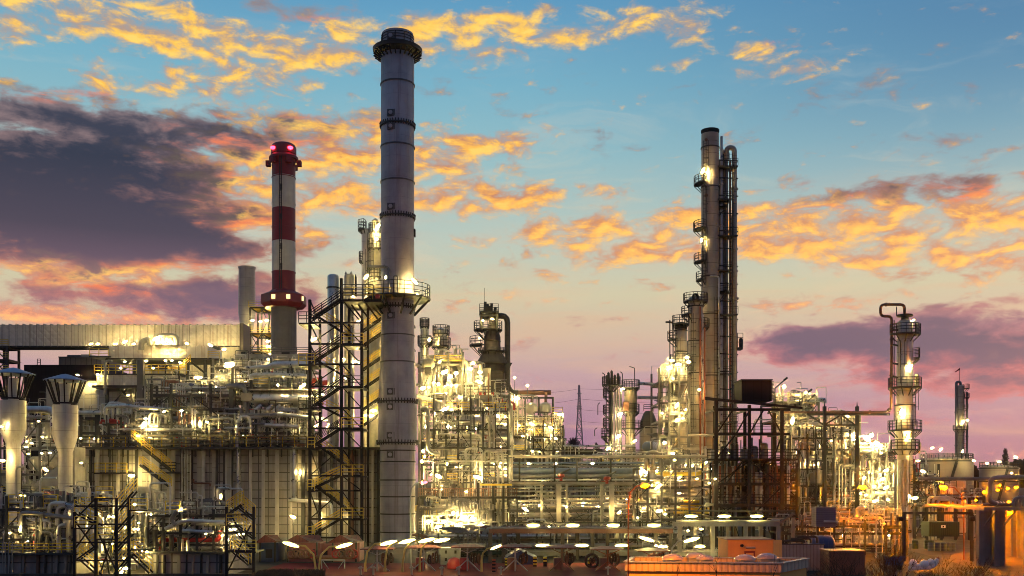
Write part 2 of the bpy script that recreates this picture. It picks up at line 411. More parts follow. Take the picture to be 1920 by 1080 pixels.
# ---------------------------------------------------------------- procedural materials
MT = {}
def mat(name, base, rough=0.6, metal=0.0, var=0.25, nscale=0.6, streak=0.0, streak_col=(0.12, 0.06, 0.03), panel=None, bump=0.0, base2=None, wave=None, spec=0.5):
    m = bpy.data.materials.new(name); m.use_nodes = True
    t = m.node_tree; bs = t.nodes['Principled BSDF']
    L = t.links.new
    co = t.nodes.new('ShaderNodeTexCoord')
    n = t.nodes.new('ShaderNodeTexNoise'); n.inputs['Scale'].default_value = nscale; n.inputs['Detail'].default_value = 5; n.inputs['Roughness'].default_value = 0.65
    L(co.outputs['Object'], n.inputs['Vector'])
    mr = t.nodes.new('ShaderNodeMapRange'); mr.inputs[1].default_value = 0.25; mr.inputs[2].default_value = 0.75
    mr.inputs[3].default_value = 1 - var; mr.inputs[4].default_value = 1 + var * 0.6
    L(n.outputs[0], mr.inputs[0])
    mx = t.nodes.new('ShaderNodeMix'); mx.data_type = 'RGBA'; mx.blend_type = 'MULTIPLY'; mx.inputs[0].default_value = 1
    mx.inputs[6].default_value = (*base, 1)
    L(mr.outputs[0], mx.inputs[7])
    cur = mx.outputs[2]
    if base2:
        m2 = t.nodes.new('ShaderNodeMix'); m2.data_type = 'RGBA'
        n2 = t.nodes.new('ShaderNodeTexNoise'); n2.inputs['Scale'].default_value = nscale * 0.35; n2.inputs['Detail'].default_value = 3
        L(co.outputs['Object'], n2.inputs['Vector'])
        r2 = t.nodes.new('ShaderNodeMapRange'); r2.inputs[1].default_value = 0.42; r2.inputs[2].default_value = 0.6
        L(n2.outputs[0], r2.inputs[0]); L(r2.outputs[0], m2.inputs[0]); L(cur, m2.inputs[6]); m2.inputs[7].default_value = (*base2, 1)
        cur = m2.outputs[2]
    if streak:
        mp = t.nodes.new('ShaderNodeMapping'); mp.inputs['Scale'].default_value = (1.6, 1.6, 0.06)
        L(co.outputs['Object'], mp.inputs[0])
        ns = t.nodes.new('ShaderNodeTexNoise'); ns.inputs['Scale'].default_value = 1.0; ns.inputs['Detail'].default_value = 6; ns.inputs['Roughness'].default_value = 0.7
        L(mp.outputs[0], ns.inputs['Vector'])
        rs = t.nodes.new('ShaderNodeMapRange'); rs.inputs[1].default_value = 0.52; rs.inputs[2].default_value = 0.74; rs.inputs[4].default_value = streak
        L(ns.outputs[0], rs.inputs[0])
        m3 = t.nodes.new('ShaderNodeMix'); m3.data_type = 'RGBA'; L(rs.outputs[0], m3.inputs[0]); L(cur, m3.inputs[6]); m3.inputs[7].default_value = (*streak_col, 1)
        cur = m3.outputs[2]
    if panel:                                          # (width, height, joint, darkness): sheet joints on x / z
        pw, ph, pj, pd = panel
        sx = t.nodes.new('ShaderNodeSeparateXYZ'); L(co.outputs['Object'], sx.inputs[0])
        fac = None
        for ax, per in ((0, pw), (2, ph)):
            if not per: continue
            a = t.nodes.new('ShaderNodeMath'); a.operation = 'PINGPONG'; a.inputs[1].default_value = per / 2; L(sx.outputs[ax], a.inputs[0])
            b = t.nodes.new('ShaderNodeMath'); b.operation = 'LESS_THAN'; b.inputs[1].default_value = pj; L(a.outputs[0], b.inputs[0])
            if fac is None: fac = b.outputs[0]
            else:
                c = t.nodes.new('ShaderNodeMath'); c.operation = 'MAXIMUM'; L(fac, c.inputs[0]); L(b.outputs[0], c.inputs[1]); fac = c.outputs[0]
        s = t.nodes.new('ShaderNodeMath'); s.operation = 'MULTIPLY'; s.inputs[1].default_value = pd; L(fac, s.inputs[0])
        m4 = t.nodes.new('ShaderNodeMix'); m4.data_type = 'RGBA'; L(s.outputs[0], m4.inputs[0]); L(cur, m4.inputs[6])
        m4.inputs[7].default_value = (*[c * 0.2 for c in base], 1)
        cur = m4.outputs[2]
    L(cur, bs.inputs['Base Color'])
    rr = t.nodes.new('ShaderNodeMapRange'); rr.inputs[3].default_value = max(0.05, rough - 0.12); rr.inputs[4].default_value = min(1, rough + 0.12)
    L(n.outputs[0], rr.inputs[0]); L(rr.outputs[0], bs.inputs['Roughness'])
    bs.inputs['Metallic'].default_value = metal; bs.inputs['Specular IOR Level'].default_value = spec
    if wave or bump:
        bp = t.nodes.new('ShaderNodeBump'); bp.inputs['Strength'].default_value = 0.6
        if wave:                                       # (period, depth, axis): corrugated or diamond embossed sheet
            per, dep, ax = wave
            sx = t.nodes.new('ShaderNodeSeparateXYZ'); L(co.outputs['Object'], sx.inputs[0])
            def tri(s):
                a = t.nodes.new('ShaderNodeMath'); a.operation = 'PINGPONG'; a.inputs[1].default_value = per / 2; L(s, a.inputs[0]); return a.outputs[0]
            if ax == 'diamond':
                p1 = t.nodes.new('ShaderNodeMath'); p1.operation = 'ADD'; L(sx.outputs[0], p1.inputs[0]); L(sx.outputs[2], p1.inputs[1])
                p2 = t.nodes.new('ShaderNodeMath'); p2.operation = 'SUBTRACT'; L(sx.outputs[0], p2.inputs[0]); L(sx.outputs[2], p2.inputs[1])
                h = t.nodes.new('ShaderNodeMath'); h.operation = 'MINIMUM'; L(tri(p1.outputs[0]), h.inputs[0]); L(tri(p2.outputs[0]), h.inputs[1]); h = h.outputs[0]
            else: h = tri(sx.outputs['XYZ'.index(ax)])
            bp.inputs['Distance'].default_value = dep; L(h, bp.inputs['Height'])
        else:
            bp.inputs['Distance'].default_value = bump; L(n.outputs[0], bp.inputs['Height'])
        L(bp.outputs[0], bs.inputs['Normal'])
    MT[name] = m
    return m
def emit(name, col, strength, sampling='AUTO', rim=None):
    m = bpy.data.materials.new(name); m.use_nodes = True
    bs = m.node_tree.nodes['Principled BSDF']
    bs.inputs['Base Color'].default_value = (0.5, 0.5, 0.5, 1)
    bs.inputs['Emission Color'].default_value = (*col, 1); bs.inputs['Emission Strength'].default_value = strength
    if rim:                                            # frosted glass with the lamp halo painted into it: hot middle, deeper edge
        t = m.node_tree; lw = t.nodes.new('ShaderNodeLayerWeight'); lw.inputs[0].default_value = 0.5
        p = t.nodes.new('ShaderNodeMapRange'); p.inputs[1].default_value = 0.05; p.inputs[2].default_value = 0.85; p.inputs[3].default_value = 1.0; p.inputs[4].default_value = 0.0
        c = t.nodes.new('ShaderNodeMix'); c.data_type = 'RGBA'; c.inputs[6].default_value = (*col, 1); c.inputs[7].default_value = (*rim, 1)
        t.links.new(lw.outputs['Facing'], p.inputs[0]); pw = t.nodes.new('ShaderNodeMath'); pw.operation = 'POWER'; pw.inputs[1].default_value = 6.0; t.links.new(p.outputs[0], pw.inputs[0]); ma = t.nodes.new('ShaderNodeMath'); ma.operation = 'MULTIPLY_ADD'; ma.inputs[1].default_value = strength; ma.inputs[2].default_value = 1.5; t.links.new(pw.outputs[0], ma.inputs[0]); f2 = t.nodes.new('ShaderNodeMath'); f2.operation = 'MULTIPLY'; f2.use_clamp = True; f2.inputs[1].default_value = 1.8; t.links.new(lw.outputs['Facing'], f2.inputs[0]); t.links.new(f2.outputs[0], c.inputs[0])
        t.links.new(ma.outputs[0], bs.inputs['Emission Strength']); t.links.new(c.outputs[2], bs.inputs['Emission Color'])
    m.cycles.emission_sampling = sampling
    MT[name] = m
    return m
mat('dark_steel', (0.028, 0.030, 0.028), 0.55, 0.2, 0.35, 1.0)
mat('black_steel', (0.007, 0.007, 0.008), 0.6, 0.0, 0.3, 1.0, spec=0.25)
mat('grey_steel', (0.085, 0.085, 0.08), 0.5, 0.2, 0.3, 1.0)
mat('silver', (0.46, 0.45, 0.43), 0.30, 0.92, 0.35, 0.9, streak=0.25)
mat('pale_paint', (0.25, 0.24, 0.215), 0.5, 0.1, 0.35, 0.7, streak=0.3)
mat('cream_paint', (0.33, 0.31, 0.25), 0.5, 0.0, 0.3, 0.7, streak=0.2)
mat('grey_pipe', (0.15, 0.15, 0.155), 0.36, 0.6, 0.3, 0.8, streak=0.2)
mat('brown_pipe', (0.16, 0.075, 0.045), 0.6, 0.1, 0.4, 0.8)
mat('orange_pipe', (0.24, 0.055, 0.02), 0.5, 0.0, 0.3, 0.8)
mat('yellow_rail', (0.62, 0.43, 0.04), 0.45, 0.0, 0.2, 1.0)
mat('red_paint', (0.30, 0.018, 0.016), 0.5, 0.0, 0.25, 1.0)
mat('green_paint', (0.005, 0.022, 0.011), 0.5, 0.0, 0.25, 1.0)
mat('blue_paint', (0.02, 0.045, 0.12), 0.45, 0.0, 0.25, 0.8)
mat('blue_pipe', (0.14, 0.18, 0.26), 0.35, 0.5, 0.25, 0.6, streak=0.15)
mat('stack_steel', (0.37, 0.355, 0.375), 0.6, 0.1, 0.38, 0.3, streak=0.75, streak_col=(0.13, 0.105, 0.10), panel=(0, 2.45, 0.02, 0.3))
mat('column_clad', (0.28, 0.25, 0.21), 0.45, 0.35, 0.25, 0.5, streak=0.4, streak_col=(0.13, 0.10, 0.08), panel=(0, 1.9, 0.035, 0.7))
mat('column_silver', (0.46, 0.43, 0.38), 0.38, 0.55, 0.22, 0.5, streak=0.35, streak_col=(0.2, 0.17, 0.13), panel=(0, 1.6, 0.03, 0.6))
mat('vent_white', (0.50, 0.475, 0.42), 0.42, 0.2, 0.25, 0.5, streak=0.4, panel=(0, 1.9, 0.025, 0.5))
mat('vent_roof', (0.10, 0.14, 0.26), 0.45, 0.3, 0.2, 0.8)
mat('furnace_wall', (0.33, 0.31, 0.275), 0.7, 0.0, 0.4, 0.25, streak=0.5, streak_col=(0.11, 0.09, 0.075), panel=(1.25, 1.12, 0.055, 0.9))
mat('gallery_clad', (0.60, 0.55, 0.46), 0.55, 0.1, 0.2, 0.3, streak=0.55, streak_col=(0.25, 0.13, 0.05), panel=(1.4, 0, 0.03, 0.45), wave=(1.3, 0.25, 'diamond'))
mat('beige_clad', (0.40, 0.37, 0.30), 0.6, 0.05, 0.22, 0.3, streak=0.4, panel=(1.1, 2.4, 0.025, 0.5))
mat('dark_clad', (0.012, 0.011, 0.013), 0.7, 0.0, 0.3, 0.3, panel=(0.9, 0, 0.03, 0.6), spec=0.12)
mat('roof_vent_clad', (0.14, 0.12, 0.09), 0.6, 0.1, 0.3, 0.5, panel=(1.1, 0, 0.06, 0.8))
mat('concrete', (0.20, 0.18, 0.155), 0.85, 0.0, 0.3, 0.5, streak=0.35, streak_col=(0.14, 0.12, 0.10), bump=0.05)
mat('dark_concrete', (0.17, 0.155, 0.14), 0.85, 0.0, 0.35, 0.3, streak=0.5, streak_col=(0.07, 0.06, 0.055))
mat('red_band', (0.19, 0.013, 0.02), 0.55, 0.0, 0.2, 0.4, streak=0.3, streak_col=(0.14, 0.015, 0.02))
mat('white_band', (0.52, 0.48, 0.41), 0.55, 0.0, 0.22, 0.4, streak=0.5, streak_col=(0.38, 0.33, 0.27))
mat('heater_dark', (0.055, 0.048, 0.042), 0.7, 0.1, 0.4, 0.6, streak=0.6, streak_col=(0.05, 0.035, 0.03), panel=(1.2, 1.6, 0.03, 0.5))
mat('far_tank', (0.19, 0.165, 0.14), 0.6, 0.0, 0.3, 0.2, streak=0.4, panel=(0, 2.2, 0.05, 0.4))
mat('tank_shell', (0.34, 0.31, 0.25), 0.55, 0.1, 0.25, 0.2, streak=0.35, panel=(0, 2.2, 0.03, 0.4))
mat('corrugated', (0.40, 0.33, 0.26), 0.55, 0.1, 0.25, 0.3, streak=0.2, wave=(0.3, 0.2, 'X'), panel=(0.3, 0, 0.04, 0.4))
mat('sodium_tint_stucco', (0.70, 0.34, 0.09), 0.8, 0.0, 0.15, 0.6, streak=0.15)  # orange of the sodium light is put into this wall colour
mat('pink_wall', (0.30, 0.10, 0.085), 0.75, 0.0, 0.25, 0.8, streak=0.2)
mat('red_roof', (0.12, 0.018, 0.018), 0.65, 0.0, 0.25, 0.8, panel=(0.35, 0, 0.03, 0.5))
mat('roof_felt', (0.10, 0.06, 0.05), 0.9, 0.0, 0.3, 0.5)
mat('skylight', (0.22, 0.20, 0.22), 0.25, 0.0, 0.1, 0.5)
mat('asphalt', (0.05, 0.045, 0.04), 0.9, 0.0, 0.5, 0.3, spec=0.05)
mat('road_asphalt', (0.085, 0.07, 0.055), 0.9, 0.0, 0.45, 0.35, spec=0.05)
mat('red_paving', (0.13, 0.025, 0.028), 0.9, 0.0, 0.45, 0.5, spec=0.05)
mat('rib_paint', (0.50, 0.48, 0.43), 0.5, 0.0, 0.3, 0.6, streak=0.35)
mat('bark', (0.035, 0.022, 0.016), 0.9, 0.0, 0.3, 2.0)
mat('rubber', (0.035, 0.02, 0.016), 0.7, 0.0, 0.3, 1.0)
mat('galvanised', (0.30, 0.31, 0.31), 0.45, 0.5, 0.25, 1.5)
mat('grass_dry', (0.085, 0.06, 0.03), 0.9, 0.0, 0.4, 1.5)
mat('cable', (0.02, 0.02, 0.022), 0.6)
mat('plum_box', (0.17, 0.135, 0.15), 0.6, 0.0, 0.15, 0.4, panel=(0, 0.22, 0.02, 0.4))
mat('stripe_yellow', (0.70, 0.50, 0.03), 0.5, 0.0, 0.15, 1.0)
mat('white_paint', (0.75, 0.73, 0.68), 0.5, 0.0, 0.12, 1.0)
mat('window_dark', (0.03, 0.03, 0.04), 0.15, 0.0, 0.1, 1.0)
WARM = (1.0, 0.75, 0.28)
RIM = (1.0, 0.58, 0.05)
emit('lamp_glass', WARM, 1180, rim=RIM)
emit('lamp_glass_small', WARM, 1500, rim=RIM)
emit('lamp_tube', (1.0, 0.84, 0.26), 190, rim=(1.0, 0.74, 0.05))
emit('lamp_sodium', (1.0, 0.24, 0.0), 7000, rim=(1.0, 0.20, 0.0))
emit('lamp_sodium_strong', (1.0, 0.25, 0.0), 32000, rim=(1.0, 0.20, 0.0))
mat('lamplit_post', (0.45, 0.34, 0.10), 0.5, 0.0)  # yellow light of the tube lamps is put into the post colour
mat('pylon_steel', (0.22, 0.21, 0.22), 0.6, 0.1)
emit('lamp_red', (1.0, 0.02, 0.05), 14)
emit('window_lit', (1.0, 0.72, 0.30), 1.6, 'NONE')
DS, BS, GS = MT['dark_steel'], MT['black_steel'], MT['grey_steel']
SV, PP, CP, GP = MT['silver'], MT['pale_paint'], MT['cream_paint'], MT['grey_pipe']
YR, RP = MT['yellow_rail'], MT['red_paint']

# ---------------------------------------------------------------- setting: ground, road, paving
g = MB().add([(-1500, 0, 0), (1500, 0, 0), (1500, 2500, 0), (-1500, 2500, 0)], [(0, 1, 2, 3)]).build('ground', MT['asphalt'])
tag(g, 'dark asphalt ground under the refinery', None, None, 'structure')
g = MB().add([(-22, 58, .004), (19, 58, .004), (19, 96, .004), (-22, 96, .004)], [(0, 1, 2, 3)]).build('pavement', MT['red_paving'])
tag(g, 'reddish paving in front of the plant', None, None, 'structure')
g = MB().add([(38, 60, .008), (64, 60, .008), (70, 150, .008), (50, 150, .008)], [(0, 1, 2, 3)]).build('road', MT['road_asphalt'])
tag(g, 'plant road under the pipe bridge', None, None, 'structure')

ORD = 'first second third fourth fifth sixth seventh eighth ninth tenth eleventh twelfth thirteenth fourteenth fifteenth sixteenth seventeenth eighteenth nineteenth twentieth'.split()
def ordinal(i, n):
    if n == 1: return 'the only one there'
    if i == 0: return 'leftmost there'
    if i == n - 1: return 'rightmost there'
    return ORD[i] + ' from the left'

# ---------------------------------------------------------------- lamps
def lamp(px, py, Y, label, group, L=10, h=5, tilt=0, pole=0, glass='lamp_glass', name='floodlight', cat='lamp'):
    c = P(px, py, Y)
    hl, hh = S(L, Y) * .44, S(h, Y) * .44
    base = Vector((c.x, c.y + .2, c.z - (S(pole, Y) if pole else 0)))
    t = thing(name, label, cat, base, group)
    MB().ell(c, hl, hh, hh, 10, 6, R(tilt)).build('glass', MT[glass], t, True)
    ct, st = math.cos(R(tilt)), math.sin(R(tilt))
    o = Vector((-st, 0, ct)) * (hh * 1.12)
    d = Vector((ct, 0, st)) * hl * .92
    MB().bar(c - d + o, c + d + o, hh * 1.1, .07).build('housing', DS, t)
    mb = MB()
    if pole:
        mb.spine(bend([(c.x, c.y, c.z + hh), (c.x, c.y + .35, c.z + hh), (c.x, c.y + .35, base.z)], .2), .05, 6)
    else:
        mb.bar(c + o, c + o + Vector((0, .7, 0)), .07); mb.bar(c + o + Vector((0, .35, 0)), c + o + Vector((0, .7, -.5)), .05)
    mb.build('pole' if pole else 'bracket', GS, t)
    return t
def lamps(host, lst, adj='glaring', noun='floodlight', **kw):
    lst = sorted(lst)
    for i, a in enumerate(lst):
        px, py, Y = a[:3]
        ex = dict(kw)
        for k, v in zip(('L', 'tilt', 'pole'), a[3:]): ex[k] = v
        if 'h' not in ex: ex['h'] = max(3.2, ex.get('L', 10) * .5)
        lamp(px, py, Y, f'{adj} {noun} {host}, {ordinal(i, len(lst))}', noun + 's ' + host, name=noun.replace(' ', '_'), **ex)
def curved_lamp(px, py, bx, Y, label, L=36, h=9, tilt=15, glass='lamp_tube', group=None, metal='galvanised', k=1.0, base_z=0.0):
    """street lamp: a pole at photo column bx that arches over to a long head at (px, py)"""
    c = P(px, py, Y); x = PX(bx, Y)
    t = thing('street_lamp', label, 'street lamp', (x, Y, base_z), group)
    hl, hh = S(L, Y) / 2, S(h, Y) / 2
    sgn = 1 if x > c.x else -1
    sl = math.tan(R(tilt))
    MB().ell(c, hl, hh * .9, hh, 10, 6, R(tilt)).build('lamp_head', MT[glass], t, True)
    e = Vector((c.x + sgn * hl * .7, Y, c.z + sgn * hl * .7 * sl))
    o = Vector((0, 0, hh * 1.1))
    MB().bar(c + o - Vector((hl, 0, hl * sl)), c + o + Vector((hl, 0, hl * sl)), hh * .9, .06).build('hood', MT['galvanised'], t)
    dx = abs(x - e.x)
    zt = e.z - dx * .9
    pts = [e + o * .5, Vector((e.x + sgn * dx * .45, Y, e.z + .02 * dx)), Vector((x - sgn * dx * .12, Y, e.z - dx * .42)), Vector((x, Y, zt - dx * .3)), Vector((x, Y, base_z))]
    rr = [q * k for q in (.05, .055, .06, .065, .085)]
    sm, sr = [pts[0]], [rr[0]]
    for i in range(1, len(pts)):
        sm.append(pts[i]); sr.append(rr[i])
    MB().spine(sm, sr, 8).build('pole', MT[metal], t, True)
    return t

# ---------------------------------------------------------------- the big grey chimney
Y = 120.0; cx = PX(745.5, Y); u = Y / FPX
t = big = thing('chimney', 'tall grey steel chimney with bolted flange rings rising behind the lamp row', 'chimney', (cx, Y, 0))
MB().lathe(cx, Y, [(S(33, Y), 0), (S(33, Y), PZ(834, Y)), (S(37, Y), PZ(832, Y)), (S(36.6, Y), PZ(775, Y)), (S(34, Y), PZ(712, Y)), (S(31.3, Y), PZ(650, Y)),
                   (S(30.8, Y), PZ(560, Y)), (S(30.6, Y), PZ(490, Y)), (S(31, Y), PZ(488, Y)), (S(31, Y), PZ(90, Y)), (S(29.5, Y), PZ(88, Y)), (S(29.5, Y), PZ(65, Y)),
                   (S(27.5, Y), PZ(65, Y)), (S(27.5, Y), PZ(88, Y))], 48).build('shell', MT['stack_steel'], t, True)
for py, r in ((160, 31), (277, 31), (343, 31), (630, 31), (680, 32.5), (845, 33), (866, 33), (900, 33), (931, 33), (963, 33), (997, 33)):
    z = PZ(py, Y); rr = S(r, Y)
    MB().lathe(cx, Y, [(rr - .01, z - .07), (rr + .09, z - .07), (rr + .09, z + .07), (rr - .01, z + .07)], 48).build('seam_ring', GS if py < 700 else DS, t)
for py, r in ((237, 31), (408, 31), (577, 31), (753, 36), (830, 37)):
    z = PZ(py, Y); rr = S(r, Y); mb = MB()
    mb.lathe(cx, Y, [(rr - .01, z - .14), (rr + .17, z - .14), (rr + .17, z + .03), (rr - .01, z + .03)], 48)
    for k in range(40):
        a = 2 * math.pi * k / 40; c, s = math.cos(a), math.sin(a)
        mb.bar((cx + (rr + .05) * c, Y + (rr + .05) * s, z - .3), (cx + (rr + .14) * c, Y + (rr + .14) * s, z + .3), .11)
    mb.build('bolted_flange', DS, t)
for px, py in ((736, 222), (736, 247), (736, 395), (736, 596), (736, 737), (735.5, 765), (735.5, 818), (735.5, 853), (736, 80)):
    z = PZ(py, Y); x = PX(px, Y)
    r = S(31 if py < 640 else 35.5 if py < 834 else 33, Y)
    yf = Y - math.sqrt(r * r - (x - cx) ** 2)
    w = S(6, Y)
    h_ = MB().box(x - w, x + w, yf - .14, yf + .3, z - w, z + w).build('hatch', GS, t)
    MB().spine([(x, yf - .24, z), (x, yf - .13, z)], w * .62, 12).build('hatch_lid', MT['stack_steel'], h_)
    MB().bar((x + w * 1.3, yf - .2, z - w), (x + w * 1.3, yf - .2, z + w), .06).build('hatch_bracket', DS, h_)
z = PZ(97, Y); mb = MB()
mb.lathe(cx, Y, [(S(31, Y), z - .55), (S(45, Y), z - .2), (S(46.5, Y), z + .22), (S(45.5, Y), z + .22), (S(44.5, Y), z - .02), (S(31, Y), z - .02)], 32)
mb.build('top_gallery', DS, t, True)
mb = MB()
for k in range(24):
    a = 2 * math.pi * k / 24; c, s = math.cos(a), math.sin(a)
    mb.bar((cx + S(31, Y) * c, Y + S(31, Y) * s, z - 1.0), (cx + S(45, Y) * c, Y + S(45, Y) * s, z - .45), .14)
mb.build('gallery_bracket', DS, t)
mb = MB()
for h in (70, 75, 80, 86):
    zz = PZ(h, Y); mb.lathe(cx, Y, [(S(30, Y), zz - .04), (S(30.8, Y), zz - .04), (S(30.8, Y), zz + .04), (S(30, Y), zz + .04)], 32)
for k in range(12):
    a = 2 * math.pi * k / 12; c, s = math.cos(a) * S(30.6, Y), math.sin(a) * S(30.6, Y)
    mb.bar((cx + c, Y + s, PZ(88, Y)), (cx + c, Y + s, PZ(70, Y)), .08)
mb.build('top_rail', DS, t)
MB().box(PX(773, Y), PX(779, Y), Y - .3, Y + .3, PZ(444, Y), PZ(430, Y)).build('junction_box', BS, t)
ring_platform(t, cx, Y, S(31.2, Y), S(62, Y), PZ(560, Y), DS, DS, 0, 360, 1.5)
mb = MB()
for k in range(10):
    a = 2 * math.pi * k / 10; c, s = math.cos(a), math.sin(a)
    mb.bar((cx + S(31.5, Y) * c, Y + S(31.5, Y) * s, PZ(592, Y)), (cx + S(60, Y) * c, Y + S(60, Y) * s, PZ(562, Y)), .2)
mb.build('platform_strut', DS, t)
mb = MB(); pipe(mb, [P(690, 500, 118), P(729, 500, 118), P(729, 556, 117.6)], .16); mb.build('pipe', GP, t, True)
mb = MB(); pipe(mb, [P(738, 556, 117), P(738, 517, 117), P(746, 517, 117), P(746, 556, 117)], .1); mb.build('pipe', GP, t, True)

# ---------------------------------------------------------------- red and white chimney
Y = 190.0; cx = PX(532, Y)
t = thing('chimney', 'red and white banded chimney with glowing red lamps at its top', 'chimney', (cx, Y, 0))
MB().lathe(cx, Y, [(S(24, Y), 0), (S(23.5, Y), PZ(576, Y)), (0.01, PZ(576, Y))], 28).build('concrete_base', MT['dark_concrete'], t, True)
for a, b, m in ((545, 511, 'red_band'), (511, 454, 'white_band'), (454, 392.5, 'red_band'), (392.5, 332, 'white_band'), (332, 298, 'red_band')):
    MB().lathe(cx, Y, [(S(21.6, Y), PZ(a, Y)), (S(21.6, Y), PZ(b, Y))], 36).build('painted_band', MT[m], t, True)
MB().lathe(cx, Y, [(S(21.8, Y), PZ(298, Y)), (S(27, Y), PZ(300, Y)), (S(27, Y), PZ(296, Y)), (S(22.5, Y), PZ(291, Y)), (S(23.3, Y), PZ(290, Y)), (S(23.3, Y), PZ(278, Y)), (S(21, Y), PZ(273, Y)), (S(18, Y), PZ(271, Y)), (0.01, PZ(272, Y))], 32).build('cap', MT['red_band'], t, True)
for py in (311, 334, 383, 427, 468, 511):
    z = PZ(py, Y); MB().lathe(cx, Y, [(S(21.5, Y), z - .06), (S(22.4, Y), z - .06), (S(22.4, Y), z + .06), (S(21.5, Y), z + .06)], 32).build('seam_ring', MT['white_band'] if py in (383, 468) else MT['red_band'], t)
for k in range(6):
    a = math.pi * 2 * k / 6; c, s = math.cos(a), math.sin(a)
    x, y = cx + S(25, Y) * c, Y + S(25, Y) * s
    MB().bar((x, y, PZ(307, Y)), (cx + S(33, Y) * c, Y + S(33, Y) * s, PZ(307, Y)), 1.0, 1.0).build('gallery_bracket', MT['red_band'], t)
MB().lathe(cx, Y, [(S(21.6, Y), PZ(544, Y)), (S(26, Y), PZ(548, Y)), (S(42, Y), PZ(555, Y)), (S(42.5, Y), PZ(571, Y)), (S(36, Y), PZ(578, Y)), (S(20, Y), PZ(578, Y))], 8, R(22.5), R(382.5)).build('machine_house', MT['red_band'], t)
for px in (504, 519, 549, 571):
    a = math.acos(max(-1, min(1, (px - 532) / 41))); 
    yy = Y - S(39.6, Y) * max(.45, math.sin(a))
    if px in (504, 549): yy = Y - S(39.6, Y) + (S(5, Y) if px == 504 else 0)
    x = PX(px, Y); w = S(3.4 if px != 571 else 1.5, Y)
    if px == 519: continue
    if px == 504: x = PX(522, Y); yy = Y - S(39.7, Y)
    MB().box(x - w, x + w, yy - .05, yy + .3, PZ(567, Y), PZ(559, Y)).build('window', MT['window_lit'], t)
mb = MB()
for x in (PX(529, Y), PX(533, Y)): mb.bar((x, Y - S(22.2, Y), PZ(545, Y)), (x, Y - S(22.2, Y), PZ(292, Y)), .12)
for k in range(60): z = PZ(545, Y) + k * .45; mb.bar((PX(529, Y), Y - S(22.2, Y), z), (PX(533, Y), Y - S(22.2, Y), z), .06)
mb.build('ladder', DS, t)
for py in (345, 400, 456, 493):
    MB().pbox(525.5, 529, py, py + 11, Y - S(22.6, Y), .3).build('cable_box', DS, t)
for dx in (-15.5, 16):
    yy = Y - math.sqrt(23.3 ** 2 - dx * dx) * u * Y / 120
    MB().ell((cx + S(dx, Y), Y - S(math.sqrt(23.3 ** 2 - dx * dx) + 1, Y), PZ(283, Y)), S(5.5, Y), .4, S(3.4, Y)).build('warning_lamp', MT['lamp_red'], t, True)

# ---------------------------------------------------------------- grey stack and lit gantry behind the gallery
Y = 205.0; cx = PX(463, Y)
t = thing('chimney', 'short pale grey stack with flared lip beside the red and white chimney', 'chimney', (cx, Y, 0))
MB().lathe(cx, Y, [(S(11, Y), 0), (S(11, Y), PZ(622, Y)), (S(15.8, Y), PZ(588, Y)), (S(15.2, Y), PZ(506, Y)), (S(16.4, Y), PZ(503, Y)), (S(16.4, Y), PZ(501, Y)), (S(14.5, Y), PZ(501, Y)), (S(14.5, Y), PZ(520, Y))], 28).build('shell', MT['vent_white'], t, True)

def frame(t, px0, px1, pys, Y, D, nx, m, w=.25, pyb=None, brace=True, deckm=None, rail=None, seed=1):
    r = random.Random(seed)
    zb = 0 if pyb is None else PZ(pyb, Y)
    zs = [PZ(p, Y) for p in pys]
    xs = [PX(px0 + (px1 - px0) * i / (nx - 1), Y) for i in range(nx)]
    for x in xs:
        for y in (Y, Y + D): MB().ibeam((x, y, zb), (x, y, zs[0]), w).build('column', m, t)
    last = zb
    for z in reversed(zs):
        mb = MB()
        for y in (Y, Y + D): mb.ibeam((xs[0], y, z), (xs[-1], y, z), w * .9)
        for x in xs: mb.bar((x, Y, z), (x, Y + D, z), w * .6, w * .8)
        mb.build('floor_beam', m, t)
        if deckm is not None:
            d = MB().box(xs[0] - .3, xs[-1] + .3, Y - .3, Y + D + .3, z + w * .46, z + w * .46 + .07).build('deck', deckm, t)
            if rail is not None:
                rail_mb(MB(), [(xs[0] - .25, Y - .28, z + .2), (xs[-1] + .25, Y - .28, z + .2)]).build('railing', rail, d)
        if brace:
            for i in range(nx - 1):
                if r.random() < .75:
                    a, b = (xs[i], xs[i + 1]) if r.random() < .5 else (xs[i + 1], xs[i])
                    mb = MB().bar((a, Y, last), (b, Y, z), w * .5)
                    if r.random() < .4: mb.bar((b, Y, last), (a, Y, z), w * .5)
                    mb.build('brace', m, t)
        last = z
    return xs, zs
Y = 196.0
t = thing('gantry', 'yellow lit steel gantry at the foot of the short pale stack', 'gantry', (PX(490, Y), Y + 3, 0))
frame(t, 469, 512, (577, 626, 660), Y, 6, 3, DS, .3, deckm=YR, rail=YR, seed=3)
lamps('on the gantry beside the red and white chimney', [(473, 601, Y - 1, 8), (488, 603, Y - 1, 7), (500, 601, Y - 1, 8), (511, 602, Y - 1, 6), (502, 640, Y - 1, 8), (503, 650, Y - 1.5, 10), (506, 664, Y - 1, 5)], glass='lamp_glass_small')

